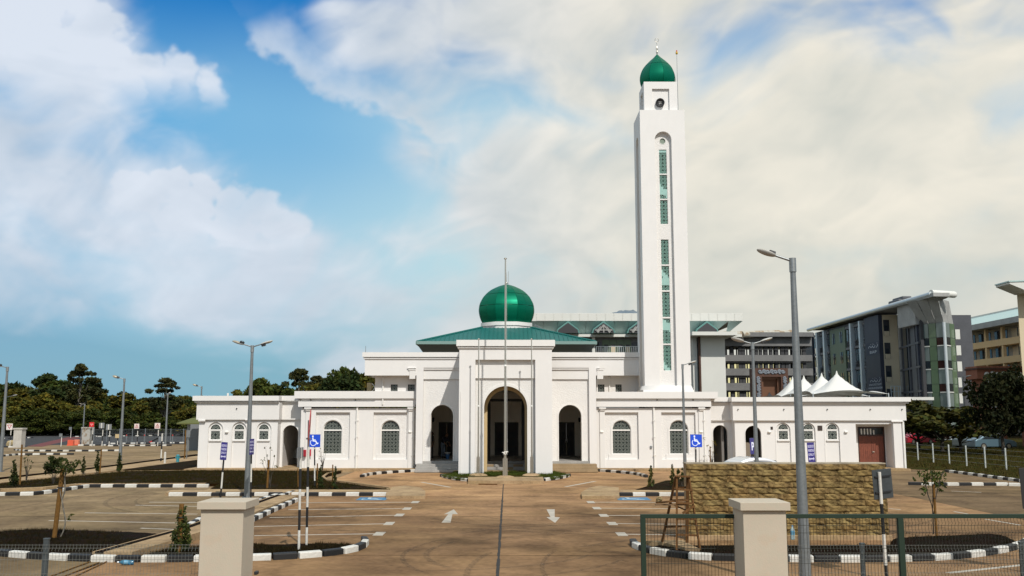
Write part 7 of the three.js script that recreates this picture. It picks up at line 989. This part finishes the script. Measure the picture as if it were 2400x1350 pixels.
{ // guard rail up on the bank, mesh fences, little marker posts
  const A = V3(X(270, 1013, 200), Y(1013, 200, 270), -200), C = V3(X(470, 1004.5, 190), Y(1004.5, 190, 470), -190), o = thing('guard_rail', 'grey guard rail running up the earth bank beyond the far road', 'guard rail', A); part('rail', bar(A, C, .1, .5), M.galv, o); for (let i = 0; i < 12; i++) { const p = A.clone().lerp(C, i / 11); part('post', box(p.x - .1, p.y - 1.0, p.z - .1, p.x + .1, p.y, p.z - .2), M.galv, o); }
  const R = rng(2), k = thing('kerb_blocks', 'row of white blocks along the top of the earth bank', 'kerb', V3(X(370, 1008, 195), 2, -195)); for (let i = 0; i < 16; i++) { const t = i / 15, p = V3(X(262 + t * 208, 1015.5 - t * 8, 194), Y(1015.5 - t * 8, 194, 370), -194); part('kerb_block', rbox(p.x - .45, p.y - .12, p.z, p.x + .45, p.y + .12, p.z - .3, .03, 1), M.whitePaint, k); part('kerb_block', rbox(p.x + .47, p.y - .14, p.z, p.x + 1.2, p.y + .1, p.z - .3, .03, 1), M.blackPaint, k); }
  const f = thing('mesh_fence', 'low dark mesh fence behind the entrance signs', 'fence', V3(X(350, 1030, 120), 0, -120)); for (let i = 0; i < 9; i++) { const a = X(190 + i * 30, 1020, 122), b = X(220 + i * 30, 1020, 122); part('post', box(a - .04, 0, -122, a + .04, 1.7, -122.08), M.galv, f); part('mesh_wires', [...Array.from({ length: 14 }, (_, j) => box(lerp(a, b, j / 14) - .006, .05, -122.03, lerp(a, b, j / 14) + .006, 1.65, -122.04)), ...[.1, .6, 1.1, 1.6].map((h) => box(a, h, -122.03, b, h + .015, -122.045))], M.galv, f).userData.kind = 'stuff'; }
  const d = thing('boom_gate', 'dark diagonal boom barrier lowered beside the right warning sign', 'barrier', V3(X(345, 1040, 115), 0, -115)); part('arm', bar(V3(X(345, 1040, 115), Y(1040, 115, 345), -115), V3(X(372, 1026, 115), Y(1026, 115, 372), -115), .12, .16), M.blackPaint, d); part('arm', bar(V3(X(350, 1037, 114.9), Y(1037, 115, 345), -114.9), V3(X(356, 1034, 114.9), Y(1034, 115, 372), -114.9), .13, .17), mat(.4, .03, .03, .5), d); part('cabinet', rbox(X(370, 1030, 115), 0, -115.3, X(378, 1030, 115), Y(1024, 115, 372), -114.9, .05), M.greyPaint, d);
  for (const [px, n, l] of [[296, 1, 'first'], [338, 1, 'second'], [404, 1, 'last']]) { const p = gd(px, 1040), o2 = thing('marker_post', 'small grey marker post by the far road, the ' + l + ' of three from the left', 'post', p); part('post', box(p.x - .05, 0, p.z - .05, p.x + .05, 1.1, p.z + .05), M.galv, o2); part('reflector', box(p.x - .06, .95, p.z + .05, p.x + .06, 1.08, p.z + .07), mat(.5, .04, .03, .4), o2); }
  // green roofed hut left of the mosque
  const h = thing('hut', 'low open shed with a pale green roof just left of the mosque', 'hut', V3(X(455, 1030, 90), 0, -90)), rx0 = X(427, 985, 90), rx1 = X(500, 985, 90), y0 = Y(991, 90, 450), y1 = Y(979, 92, 450); part('roof', (() => { const g = new THREE.BufferGeometry(); const a = [rx0, y0, -88.5], b = [rx1, y0, -88.5], c = [rx1, y1 + .1, -92], e = [X(452, 980, 92), y1, -92]; g.setAttribute('position', new THREE.Float32BufferAttribute([...a, ...b, ...c, ...a, ...c, ...e], 3)); g.computeVertexNormals(); return [g, box(rx0, y0 - .12, -88.5, rx1, y0, -88.7)]; })(), matte(.12, .13, .05, .9, { side: THREE.DoubleSide }), h); for (const x of [rx0 + .6, X(444, 1000, 90), rx1]) part('post', box(x - .06, 0, -90.1, x + .06, y0 + .2, -89.9), M.galv, h); part('back_wall', box(X(440, 1000, 93), 0, -93, rx1 + 1, y0, -93.1), M.greyPaint, h);
}
// ================================================================ the field fence on the right
{
  const o = thing('field_fence', 'fence of thin white posts and wires round the grass field', 'fence', V3(X(2240, 1090, 62), 0, -62)), pts = [[2100, 1071], [2119.5, 1075], [2152, 1079.5], [2188, 1084], [2225.5, 1088.5], [2266, 1092.5], [2310, 1097], [2359, 1102], [2414, 1108], [2480, 1116]].map(([x, y]) => gd(x, y, .02)), pm = mat(.42, .44, .42, .7);
  for (const p of pts) part('post', rbox(p.x - .04, -.1, p.z - .04, p.x + .04, 1.36, p.z + .04, .012, 1), pm, o); const w = []; for (let i = 0; i + 1 < pts.length; i++) for (const h of [.3, .6, .9, 1.2]) w.push(rod(pts[i].clone().setY(h), pts[i + 1].clone().setY(h), .006, .006, 4)); part('wires', w, M.galv, o).userData.kind = 'stuff';
}
// ================================================================ cars
function carGeo(w, l, h, kind) { // side outline extruded across, with rounded edges; nose towards +x
  const s = new THREE.Shape(); const L = l / 2;
  if (kind === 'van') { s.moveTo(-L, .3); s.lineTo(-L, h * .93); s.quadraticCurveTo(-L, h, -L + .15, h); s.lineTo(L * .45, h); s.quadraticCurveTo(L * .62, h, L * .72, h * .62); s.lineTo(L * .97, h * .52); s.quadraticCurveTo(L, h * .5, L, h * .3); s.lineTo(L, .3); }
  else { s.moveTo(-L, .32); s.lineTo(-L * .99, h * .56); s.quadraticCurveTo(-L * .95, h * .64, -L * .78, h * .65); s.quadraticCurveTo(-L * .55, h * .98, -L * .25, h); s.quadraticCurveTo(L * .15, h * 1.01, L * .33, h * .7); s.lineTo(L * .52, h * .63); s.quadraticCurveTo(L * .95, h * .58, L, h * .42); s.lineTo(L, .3); }
  s.lineTo(-L, .3); const g = extr(s, w - .16, .08, 10); g.translate(0, 0, -w / 2 + .08); return g;
}
function car(label, p, yaw, col, kind = 'sedan', sc = 1) {
  const w = 1.75, l = kind === 'van' ? 4.5 : 4.3, h = kind === 'van' ? 1.95 : 1.45, L = l / 2, o = thing('parked_car', label, 'car', p), paint = new THREE.MeshPhysicalMaterial({ color: new THREE.Color().setRGB(...col), roughness: .3, metalness: .3, clearcoat: 1, clearcoatRoughness: .08 });
  part('body', carGeo(w, l, h, kind), paint, o, { local: true });
  const gs = kind === 'van' ? polyS([[-L * .9, h * .62], [L * .55, h * .62], [L * .42, h * .9], [-L * .9, h * .9]]) : polyS([[-L * .68, h * .68], [L * .26, h * .70], [L * .08, h * .93], [-L * .25, h * .95], [-L * .45, h * .92]]); const gg = extr(gs, w + .012); gg.translate(0, 0, -w / 2 - .006); part('side_window', gg, B.glass, o, { local: true });
  const ws = polyS([[L * .33, h * .71], [L * .34, h * .715], [L * .17, h * .955], [L * .14, h * .95]].map(([a, b]) => kind === 'van' ? [a + L * .4, b * .98] : [a, b])), wg = extr(ws, w * .84); wg.translate(.02, .02, -w * .42); part('windscreen', wg, B.glass, o, { local: true });
  for (const x of [-L * .62, L * .62]) for (const z of [-1, 1]) { const t = new THREE.CylinderGeometry(.31, .31, .2, 20); t.rotateX(Math.PI / 2); t.translate(x, .31, z * (w / 2 - .09)); const wh = part('wheel', t, M.black, o, { local: true }), r = new THREE.CylinderGeometry(.19, .19, .02, 14); r.rotateX(Math.PI / 2); r.translate(x, .31, z * (w / 2 + .015)); part('rim', r, M.steel, wh, { local: true }); }
  for (const z of [-1, 1]) { part('headlight', rbox(L - .06, h * .4, z * .62 - .16, L + .02, h * .52, z * .62 + .16, .02), M.frame, o, { local: true }); part('tail_light', rbox(-L - .02, h * .44, z * .66 - .14, -L + .05, h * .58, z * .66 + .14, .02), mat(.3, .01, .01, .3), o, { local: true }); }
  o.rotation.y = yaw; o.scale.setScalar(sc); return o;
}
{ const Z = 41.8; car('silver car whose roof shows above the stone wall', V3(X(1783, 1100, Z), 0, -Z), .12, [.62, .64, .68], 'sedan', 1.0); }
car('small red car under the tree beside the right wing', V3(X(2149, 1030, 112), 0, -112), .35, [.42, .02, .04], 'sedan', .95);
car('pale blue van left of the red car', V3(X(2126, 1030, 120), 0, -120), 1.25, [.34, .46, .54], 'van', 1.1);
car('blue grey car parked before the orange gateway', V3(X(2322, 1033, 96), 0, -96), .1, [.10, .17, .22], 'sedan', 1.0);
car('dark car left of the blue grey one by the orange gateway', V3(X(2276, 1033, 100), 0, -100), .6, [.05, .07, .075], 'sedan', 1.0);
{ const Z = 99, o = thing('utility_box', 'yellow box standing between the two dark parked cars', 'box', V3(X(2296, 1030, Z), 0, -Z)); part('body', rbox(X(2288, 1020, Z), 0, -Z, X(2304, 1020, Z), Y(1014, Z, 2296), -Z - .6, .03), mat(.55, .33, .10, .6), o); part('lid', box(X(2287, 1020, Z), Y(1015, Z, 2296), -Z + .03, X(2305, 1020, Z), Y(1012.5, Z, 2296), -Z - .63), mat(.48, .28, .08, .6), o); }
// white plastic chairs inside the left passage
{ let n = 0; for (const [px, dz] of [[689, 63.2], [695, 63.6], [684, 63.9]]) { const p = V3(X(px, 1080, dz), .15, -dz), wm = mat(.62, .63, .62, .5), o = thing('plastic_chair', 'white plastic chair inside the left passage, ' + ['the middle', 'the right', 'the left'][n] + ' one', 'chair', p); part('seat', rbox(-.22, .42, -.22, .22, .46, .22, .015).translate(0, 0, 0), wm, o, { local: true }); part('backrest', [-.16, -.05, .05, .16].map((x) => rbox(x - .035, .46, -.23, x + .035, .88, -.20, .01, 1)).concat([rbox(-.22, .82, -.24, .22, .9, -.2, .015)]), wm, o, { local: true }); for (const a of [-1, 1]) for (const b of [-1, 1]) part('leg', rod(V3(a * .19, .44, b * .19), V3(a * .23, 0, b * .24), .02), wm, o, { local: true }); n++; } }
// ================================================================ stone faced wall behind the right fence
{
  const Z = 25.9, x0 = X(1610, 1180, Z), x1 = X(2079, 1180, Z), y1 = Y(1088, Z, 1850), y0 = .1, d = .42, o = thing('stone_wall', 'low free-standing wall faced with rough tan split stone in straight courses', 'wall', V3((x0 + x1) / 2, 0, -Z));
  part('core', box(x0 + .01, -.1, -Z - .05, x1 - .01, y1 - .005, -Z - d), M.slab, o); part('coping', rbox(x0 - .01, y1, -Z + .03, x1 + .01, y1 + .035, -Z - d - .02, .008), M.kerbCap, o); part('footing', rbox(x0 - .05, -.1, -Z + .12, x1 + .05, .13, -Z - d, .02), M.slab, o);
  const rows = 12, rh = (y1 - y0) / rows, R = rng(41), cols = [[.43, .33, .17], [.40, .305, .155], [.45, .34, .18], [.385, .30, .155], [.42, .305, .155], [.415, .33, .175]].map((c) => matte(c[0], c[1] * .96, c[2] * .86, .95, { map: every(T.stone, 1.3), ...bump(T.fine, .35, .004) }));
  // six split faces of each length, ridges slanting down to the right as the stone broke
  const lens = [.42, .55, .68], stones = []; for (let k = 0; k < 9; k++) { const L = lens[k % 3], nx = Math.round(L / .035), ny = 7, g = new THREE.BoxGeometry(L - .001, rh - .0015, .08, nx, ny, 1), p = g.attributes.position; for (let i = 0; i < p.count; i++) if (p.getZ(i) > 0) { const x = p.getX(i), y = p.getY(i), a = x * .84 - y * .54 + k * 3.7, b = x * .54 + y * .84, ex = .45 + .55 * Math.min(1, (L / 2 - Math.abs(x)) / .03), ey = .5 + .5 * Math.min(1, (rh / 2 - Math.abs(y)) / .022); const r = 1 - Math.abs(noise3(a * 3.2, b * 12, k * 5.1) * 2 - 1), f = noise3(a * 9, b * 26, k * 2.3); p.setZ(i, .02 + (r * r * .055 + f * .022) * Math.max(0, Math.min(ex, ey))); } g.computeVertexNormals(); stones.push([L, metric(g)]); }
  const org = origin.get(o); for (let r = 0; r < rows; r++) { let x = x0; while (x < x1 - .05) { let k = Math.floor(R() * 9), L = stones[k][0]; const left = x1 - x; let s = 1; if (left < L * 1.45) { s = left / L; if (s > 1.4) { s = 1; } } const m = pieceOf('stone', stones[k][1], cols[Math.floor(R() * cols.length)], o, V3(x + L * s / 2 - org.x, y0 + (r + .5) * rh - org.y, -Z - .01 - org.z)); m.scale.x = s; m.position.z += R() * .008; x += L * s; if (s !== 1) break; } }
}
// ================================================================ gate pillars nearest the camera
{
  const pil = (label, bx0, bx1, cx0, cx1, capT, capB, Z) => { const x0 = X(bx0, 1240, Z), x1 = X(bx1, 1240, Z), w = x1 - x0, yb = Y(capB, Z - .05, (bx0 + bx1) / 2), yt = Y(capT, Z - .05, (bx0 + bx1) / 2), c0 = X(cx0, 1187, Z - .05), c1 = X(cx1, 1187, Z - .05), ov = .055, o = thing('gate_pillar', label, 'pillar', V3((x0 + x1) / 2, 0, -Z - w / 2)); part('shaft', rbox(x0, -.1, -Z, x1, yb, -Z - w, .006, 1), M.pillar, o); part('cap', rbox(c0, yb, -Z + ov, c1, yt, -Z - w - ov, .006, 1), M.pillar, o); return [x0, x1, o]; };
  pil('beige gate pillar nearest the camera on the left', 469, 569, 461.5, 576.5, 1176.5, 1194.5, 13.2);
  pil('beige gate pillar nearest the camera on the right, between green fence panels', 1742.5, 1843.5, 1735, 1852.5, 1178, 1197, 13.2);
}
// ================================================================ welded mesh fences along the road
M.fenceGreen = mat(.006, .022, .010, .75); M.wireDark = mat(.022, .026, .02, .5, { metalness: .3 }); M.fencePost = mat(.085, .10, .105, .55, { metalness: .3, map: every(T.mottle, .6) }); M.wirePale = mat(.16, .165, .15, .6);
// wires are under ten pixels apart: each panel's mesh is one part
function meshWires(o, x0, x1, y0, y1, z, step, r, fold, m, hs) {
  const gs = [], n = Math.round((x1 - x0) / step); for (let i = 0; i <= n; i++) { const x = lerp(x0, x1, i / n); const pts = [[y1, 0]]; for (const f of fold) pts.push([y1 - f, 0], [y1 - f - .035, .035], [y1 - f - .07, 0]); pts.push([y0, 0]); for (let k = 0; k + 1 < pts.length; k++) { const g = rod(V3(x, pts[k][0], z + pts[k][1]), V3(x, pts[k + 1][0], z + pts[k + 1][1]), r, r, 4); gs.push(g); } } for (const h of hs) gs.push(rod(V3(x0, h, z + r * 2), V3(x1, h, z + r * 2), r * 1.1, r * 1.1, 4));
  const w = part('mesh_wires', gs.map((g) => { g = flat(g); return g; }), m, o, { keepUV: true }); w.userData.kind = 'stuff'; return w;
}
{
  const Z = 13.75, yT = Y(1205, Z, 1850), yB = Y(1214.5, Z, 1850), xa = X(1502, 1275, Z), xb = X(1513.5, 1275, Z), pc = [X(2105.5, 1275, Z), X(2119, 1275, Z)], xe = X(2400, 1275, Z) + 3.2;
  const o = thing('sliding_gate', 'green framed sliding mesh gate standing open behind the right pillar', 'gate', V3(xa, 0, -Z));
  part('top_rail', rbox(xa, yB, -Z + .03, xe, yT, -Z - .03, .006, 1), M.fenceGreen, o); part('bottom_rail', rbox(xa, .12, -Z + .03, xe, .2, -Z - .03, .006, 1), M.fenceGreen, o); part('stile', rbox(xa, .2, -Z + .032, xb, yB, -Z - .032, .006, 1), M.fenceGreen, o); part('stile', rbox(pc[0], .2, -Z + .034, pc[1], yB, -Z - .034, .006, 1), M.fenceGreen, o); part('stile', rbox(xe - .08, .2, -Z + .034, xe, yB, -Z - .034, .006, 1), M.fenceGreen, o);
  meshWires(o, xb + .03, pc[0] - .02, .2, yB, -Z, .0475, .0027, [], M.wireDark, [yB - .10, yB - .205, yB - .42, yB - .63, yB - .84, yB - 1.05]); meshWires(o, pc[1] + .03, xe - .1, .2, yB, -Z, .0475, .0027, [.03, .16, .62, .75], M.wireDark, [yB - .10, yB - .205, yB - .42, yB - .63, yB - .84, yB - 1.05]);
  for (const [a, b] of [[xa + .3, .06], [pc[0], .06], [xe - .6, .06]]) { const g = new THREE.CylinderGeometry(.06, .06, .03, 16); g.rotateX(Math.PI / 2); g.translate(a, b, -Z); part('wheel', g, M.black, o); }
}
function lowFence(label, Z, xa, xb, yTop, posts) {
  const o = thing('mesh_fence', label, 'fence', V3((xa + xb) / 2, 0, -Z)), yT = Y(yTop, Z, 1200); meshWires(o, xa, xb, .1, yT, -Z, .05, .0021, [.055, .42], M.wirePale, [yT - .01, yT - .055, yT - .125, yT - .22, yT - .42, yT - .49]); for (const [p0, p1, t] of posts) { const a = X(p0, 1310, Z), b = X(p1, 1310, Z); part('post', rbox(a, -.1, -Z - .02, b, Y(t, Z, p0), -Z - .07, .006, 1), M.fencePost, o); part('post_cap', rbox(a - .004, Y(t, Z, p0) - .01, -Z - .016, b + .004, Y(t, Z, p0) + .012, -Z - .074, .004, 1), M.fencePost, o); } return o;
}
lowFence('low wire mesh fence left of the left gate pillar', 14.2, X(-150, 1310, 14.2), X(474, 1310, 14.2), 1275, [[97, 109.5, 1264], [-90, -78, 1264]]);
lowFence('low grey wire mesh fence behind the green gate on the right', 14.8, X(1840, 1310, 14.8), X(2560, 1310, 14.8), 1277, [[2019, 2029.5, 1275], [2394, 2405, 1272]]);
// latch on the left pillar
{ const Z = 13.3, o = solo('gate_latch', rbox(X(588, 1346, Z), Y(1352, Z, 590), -Z - .15, X(596, 1346, Z), Y(1344, Z, 590), -Z - .25, .01), M.black, 'small black gate latch low on the left gate pillar', 'latch'); }
// ================================================================ ladder, boards, bottles
{
  const p = gd(1590, 1282, .14), Z = -p.z, A = (x, y, dz = 0) => at(x, y, Z - dz), o = thing('ladder', 'old wooden A-frame ladder standing before the left end of the stone wall', 'ladder', p), q = (n, g, m = M.timber) => part(n, g, m, o);
  const legF = (x0, y0, x1, y1, dz0, dz1, r) => bar(A(x0, y0, dz0), A(x1, y1, dz1), r, r);
  // front pair of rails and back pair
  q('rail', legF(1586, 1289, 1586.5, 1116, .35, .05, .045)); q('rail', legF(1641, 1289, 1614, 1116, .35, .05, .04)); q('rail', legF(1552, 1270, 1584, 1116, -.55, -.06, .045)); q('rail', bar(A(1610, 1271, -.5), A(1612, 1116, -.06), .075, .05));
  q('tread', bar(A(1582, 1116, .05), A(1619, 1117, .05), .14, .035)); for (const [x0, y0, x1, y1, d] of [[1586, 1147, 1623, 1149, .1], [1586, 1179, 1626, 1180, .16], [1586, 1216, 1632, 1217, .22], [1586.5, 1253, 1637, 1255, .28]]) q('tread', bar(A(x0, y0, d), A(x1, y1, d), .10, .04));
  for (const [x0, y0, x1, y1, d] of [[1578, 1143, 1611, 1142, -.15], [1562, 1235, 1611, 1233, -.4], [1571, 1173, 1611, 1171, -.2]]) q('rung', bar(A(x0, y0, d), A(x1, y1, d), .04, .045));
  q('brace', bar(A(1571, 1180, .0), A(1608, 1196, .0), .05, .035)); q('brace', bar(A(1600, 1203, .25), A(1628, 1185, .25), .05, .05));
  const pm = mat(.26, .15, .07, .85, { map: every(T.wood, .5) });
  solo('board', bar(A(1538, 1178, .05), A(1612, 1172, .02), .16, .03), M.timber, 'upper brown board lying across the ladder', 'board'); solo('board', bar(A(1536, 1183, .12), A(1610, 1183, .1), .14, .025), pm, 'lower brown board lying across the ladder', 'board');
  const cr = []; for (let i = 0; i < 4; i++) { const g = new THREE.TorusGeometry(.05 + .008 * i, .011, 6, 18); g.rotateX(.5 + i * .7); g.rotateY(i * 1.1); const c = A(1545, 1172.5, .1); g.translate(c.x, c.y + .02, c.z); cr.push(g); } solo('rope_coil', cr, mat(.42, .32, .16, .9), 'small coil of pale rope on the end of the ladder boards', 'rope');
  solo('concrete_board', bed([[1512, 1268], [1600, 1266], [1640, 1287], [1605, 1283], [1560, 1273]].map(([x, y]) => gd(x, y, .17)), .175), M.slab, 'flat grey board lying on the bed under the ladder', 'board');
}
{ const bottle = (label, p, col, cap) => { const o = thing('bottle', label, 'bottle', p), bm = new THREE.MeshPhysicalMaterial({ color: new THREE.Color().setRGB(...col), roughness: .12, transmission: .6, thickness: 0 }); const g = lathe([[.001, 0], [.04, .002], [.042, .02], [.042, .09], [.038, .105], [.042, .12], [.042, .19], [.03, .225], [.014, .25], [.014, .27], [.001, .272]], 18); part('body', g, bm, o, { local: true }); part('cap', lathe([[.016, .262], [.016, .29], [.001, .292]], 12), mat(...cap, .4), o, { local: true }); part('label', lathe([[.0435, .10], [.0435, .18]], 18), mat(.10, .28, .42, .5), o, { local: true }); return o; };
  const Z = 24.6; const a = bottle('clear water bottle with a blue label standing against the stone wall', V3(X(1858.5, 1272, Z), .17, -Z), [.6, .75, .8], [.1, .25, .45]); a.scale.setScalar(1.25); const b = bottle('crushed blue bottle lying against the left striped kerb', gd(318, 1317, .05), [.08, .32, .5], [.75, .78, .8]); b.position.z += .1; b.rotation.set(0, .3, 1.5); b.scale.set(1.2, 1.2, 1.2); }
// wooden poles on the ground by the left kerb
{ let i = 0; for (const [a, b, c, d, l] of [[114, 1352, 212, 1316, 'upper of three thin poles lying on the ground by the left fence'], [136, 1356, 232, 1318, 'middle of three thin poles lying on the ground by the left fence'], [160, 1358, 250, 1316, 'lower of three thin poles lying on the ground by the left fence']]) { const p = gd(a, b, .02), q = gd(c, d, .02); solo('pole', rod(p, q, .014, .014, 6), M.stake, l, 'pole'); i++; } }
// ================================================================ people in the left porch
function figure(label, at0, turn, J, cols) {
  // bones as tapered capsules, joined with a smooth minimum and meshed on a grid
  const bones = []; const bone = (a, b, ra, rb, c) => bones.push([J[a], J[b], ra, rb, c]);
  bone('hip', 'belly', .145, .135, 'legs'); bone('belly', 'chest', .14, .155, 'top'); bone('chest', 'neck', .13, .06, 'top'); bone('shL', 'shR', .065, .065, 'top'); bone('neck', 'head0', .055, .055, 'skin'); bone('head0', 'head1', .085, .098, 'skin'); bone('nose0', 'nose1', .02, .014, 'skin'); bone('hair0', 'hair1', .096, .09, 'hair');
  for (const s of ['L', 'R']) { bone('sh' + s, 'el' + s, .055, .042, 'top'); bone('el' + s, 'wr' + s, .04, .03, 'skin'); bone('wr' + s, 'ha' + s, .03, .035, 'skin'); bone('ha' + s, 'fi' + s, .022, .012, 'skin'); bone('ha' + s, 'th' + s, .016, .012, 'skin'); bone('hp' + s, 'kn' + s, .088, .062, 'legs'); bone('kn' + s, 'an' + s, .06, .045, 'legs'); bone('an' + s, 'to' + s, .045, .04, 'shoe'); }
  const N = 110, S = 1.9, mc = new MarchingCubes(N, new THREE.MeshBasicMaterial(), false, false, 200000); const half = S / 2, f = mc.field, seg = bones.map(([a, b, ra, rb]) => { const d = [b[0] - a[0], b[1] - a[1], b[2] - a[2]]; return [a, d, d[0] ** 2 + d[1] ** 2 + d[2] ** 2 || 1e-6, ra, rb]; });
  for (let z = 0; z < N; z++) for (let y = 0; y < N; y++) for (let x = 0; x < N; x++) { const X0 = (x - N / 2) / (N / 2) * half, Y0 = (y - N / 2) / (N / 2) * half + .88, Z0 = (z - N / 2) / (N / 2) * half; if (Math.abs(X0) > .55 || Math.abs(Z0) > .55) { f[z * N * N + y * N + x] = -1; continue; } let acc = 0; for (const [a, d, l2, ra, rb] of seg) { const px = X0 - a[0], py = Y0 - a[1], pz = Z0 - a[2], t = clamp((px * d[0] + py * d[1] + pz * d[2]) / l2, 0, 1), q = Math.hypot(px - d[0] * t, py - d[1] * t, pz - d[2] * t) - lerp(ra, rb, t); if (q < .25) acc += Math.exp(-q * 55); } f[z * N * N + y * N + x] = acc > 0 ? Math.log(acc) / 55 : -.3; }
  mc.isolation = 0; mc.update(); const n = mc.count ?? mc.geometry.drawRange.count, pos = new Float32Array(n * 3), col = new Float32Array(n * 3);
  for (let i = 0; i < n; i++) { const P = [mc.positionArray[i * 3] * half, mc.positionArray[i * 3 + 1] * half + .88, mc.positionArray[i * 3 + 2] * half]; pos.set(P, i * 3); let best = 9, c = 'top'; bones.forEach(([a, b, ra, rb, k], j) => { const [A, d, l2] = seg[j], px = P[0] - A[0], py = P[1] - A[1], pz = P[2] - A[2], t = clamp((px * d[0] + py * d[1] + pz * d[2]) / l2, 0, 1), q = Math.hypot(px - d[0] * t, py - d[1] * t, pz - d[2] * t) - lerp(ra, rb, t); if (q < best) { best = q; c = k; } }); col.set(cols[c], i * 3); }
  const g = new THREE.BufferGeometry(); g.setAttribute('position', new THREE.BufferAttribute(pos, 3)); g.setAttribute('color', new THREE.BufferAttribute(col, 3)); g.computeVertexNormals(); g.setAttribute('uv', new THREE.BufferAttribute(new Float32Array(n * 2), 2));
  const o = thing('person', label, 'person', at0); part('body', g, new THREE.MeshStandardMaterial({ vertexColors: true, roughness: .85 }), o, { keepUV: true, local: true }); o.rotation.y = turn; return o;
}
{
  const stand = { hip: [0, .92, 0], belly: [0, 1.08, 0], chest: [0, 1.28, .01], neck: [0, 1.46, 0], head0: [0, 1.55, .02], head1: [0, 1.60, .03], nose0: [0, 1.56, .11], nose1: [0, 1.545, .125], hair0: [0, 1.62, -.005], hair1: [0, 1.575, -.03], shL: [.17, 1.40, 0], shR: [-.17, 1.40, 0], elL: [.23, 1.12, -.02], elR: [-.23, 1.12, -.02], wrL: [.25, .88, .06], wrR: [-.25, .88, .06], haL: [.25, .81, .08], haR: [-.25, .81, .08], fiL: [.245, .72, .10], fiR: [-.245, .72, .10], thL: [.235, .77, .13], thR: [-.235, .77, .13], hpL: [.09, .90, 0], hpR: [-.09, .90, 0], knL: [.10, .50, .02], knR: [-.10, .50, .02], anL: [.10, .09, -.02], anR: [-.10, .09, -.02], toL: [.12, .045, .13], toR: [-.12, .045, .13] };
  const lean = { ...stand, belly: [0, 1.05, .05], chest: [0, 1.20, .16], neck: [0, 1.36, .24], head0: [0, 1.44, .29], head1: [0, 1.48, .32], nose0: [0, 1.43, .39], nose1: [0, 1.41, .40], hair0: [0, 1.505, .285], hair1: [0, 1.47, .25], shL: [.17, 1.29, .20], shR: [-.17, 1.29, .20], elL: [.22, 1.04, .30], elR: [-.22, 1.04, .30], wrL: [.16, .86, .44], wrR: [-.16, .86, .44], haL: [.13, .81, .50], haR: [-.13, .81, .50], fiL: [.10, .76, .56], fiR: [-.10, .76, .56], thL: [.09, .82, .53], thR: [-.09, .82, .53] };
  const Z1 = 60.6, Z2 = 61.4;
  figure('person in dark clothes standing at the left edge of the left porch arch', V3(X(1011.5, 1060, Z1), .6, -Z1), -1.1, stand, { skin: [.14, .075, .045], hair: [.01, .009, .008], top: [.02, .02, .024], legs: [.018, .02, .028], shoe: [.01, .01, .01] });
  figure('person in a dark top and pale blue trousers bending inside the left porch arch', V3(X(1038, 1060, Z2), .6, -Z2), .9, lean, { skin: [.16, .085, .05], hair: [.01, .009, .008], top: [.018, .02, .03], legs: [.16, .20, .26], shoe: [.012, .012, .012] });
  const Zb = 60.2, o = thing('bucket', 'white basin on a blue bucket on the floor of the left porch', 'bucket', V3(X(1049, 1075, Zb), .6, -Zb)); part('pail', lathe([[.10, 0], [.14, .30], [.15, .31], [.13, .30]], 18), mat(.05, .14, .30, .4), o, { local: true }); part('basin', lathe([[.10, .31], [.20, .42], [.21, .43], [.19, .425], [.001, .35]], 20), mat(.62, .62, .60, .4), o, { local: true });
  solo('cloth', (() => { const g = new THREE.PlaneGeometry(.34, .2, 8, 5), p = g.attributes.position; for (let i = 0; i < p.count; i++) p.setZ(i, noise3(p.getX(i) * 14, p.getY(i) * 14, 1) * .06); g.rotateX(-Math.PI / 2); const q = at(1052, 1091, 56.2); g.translate(q.x, .18, q.z); return g; })(), mat(.6, .58, .54, .8, { side: THREE.DoubleSide }), 'white crumpled cloth on the steps of the left porch', 'cloth');
}
renderer.render(scene, camera);
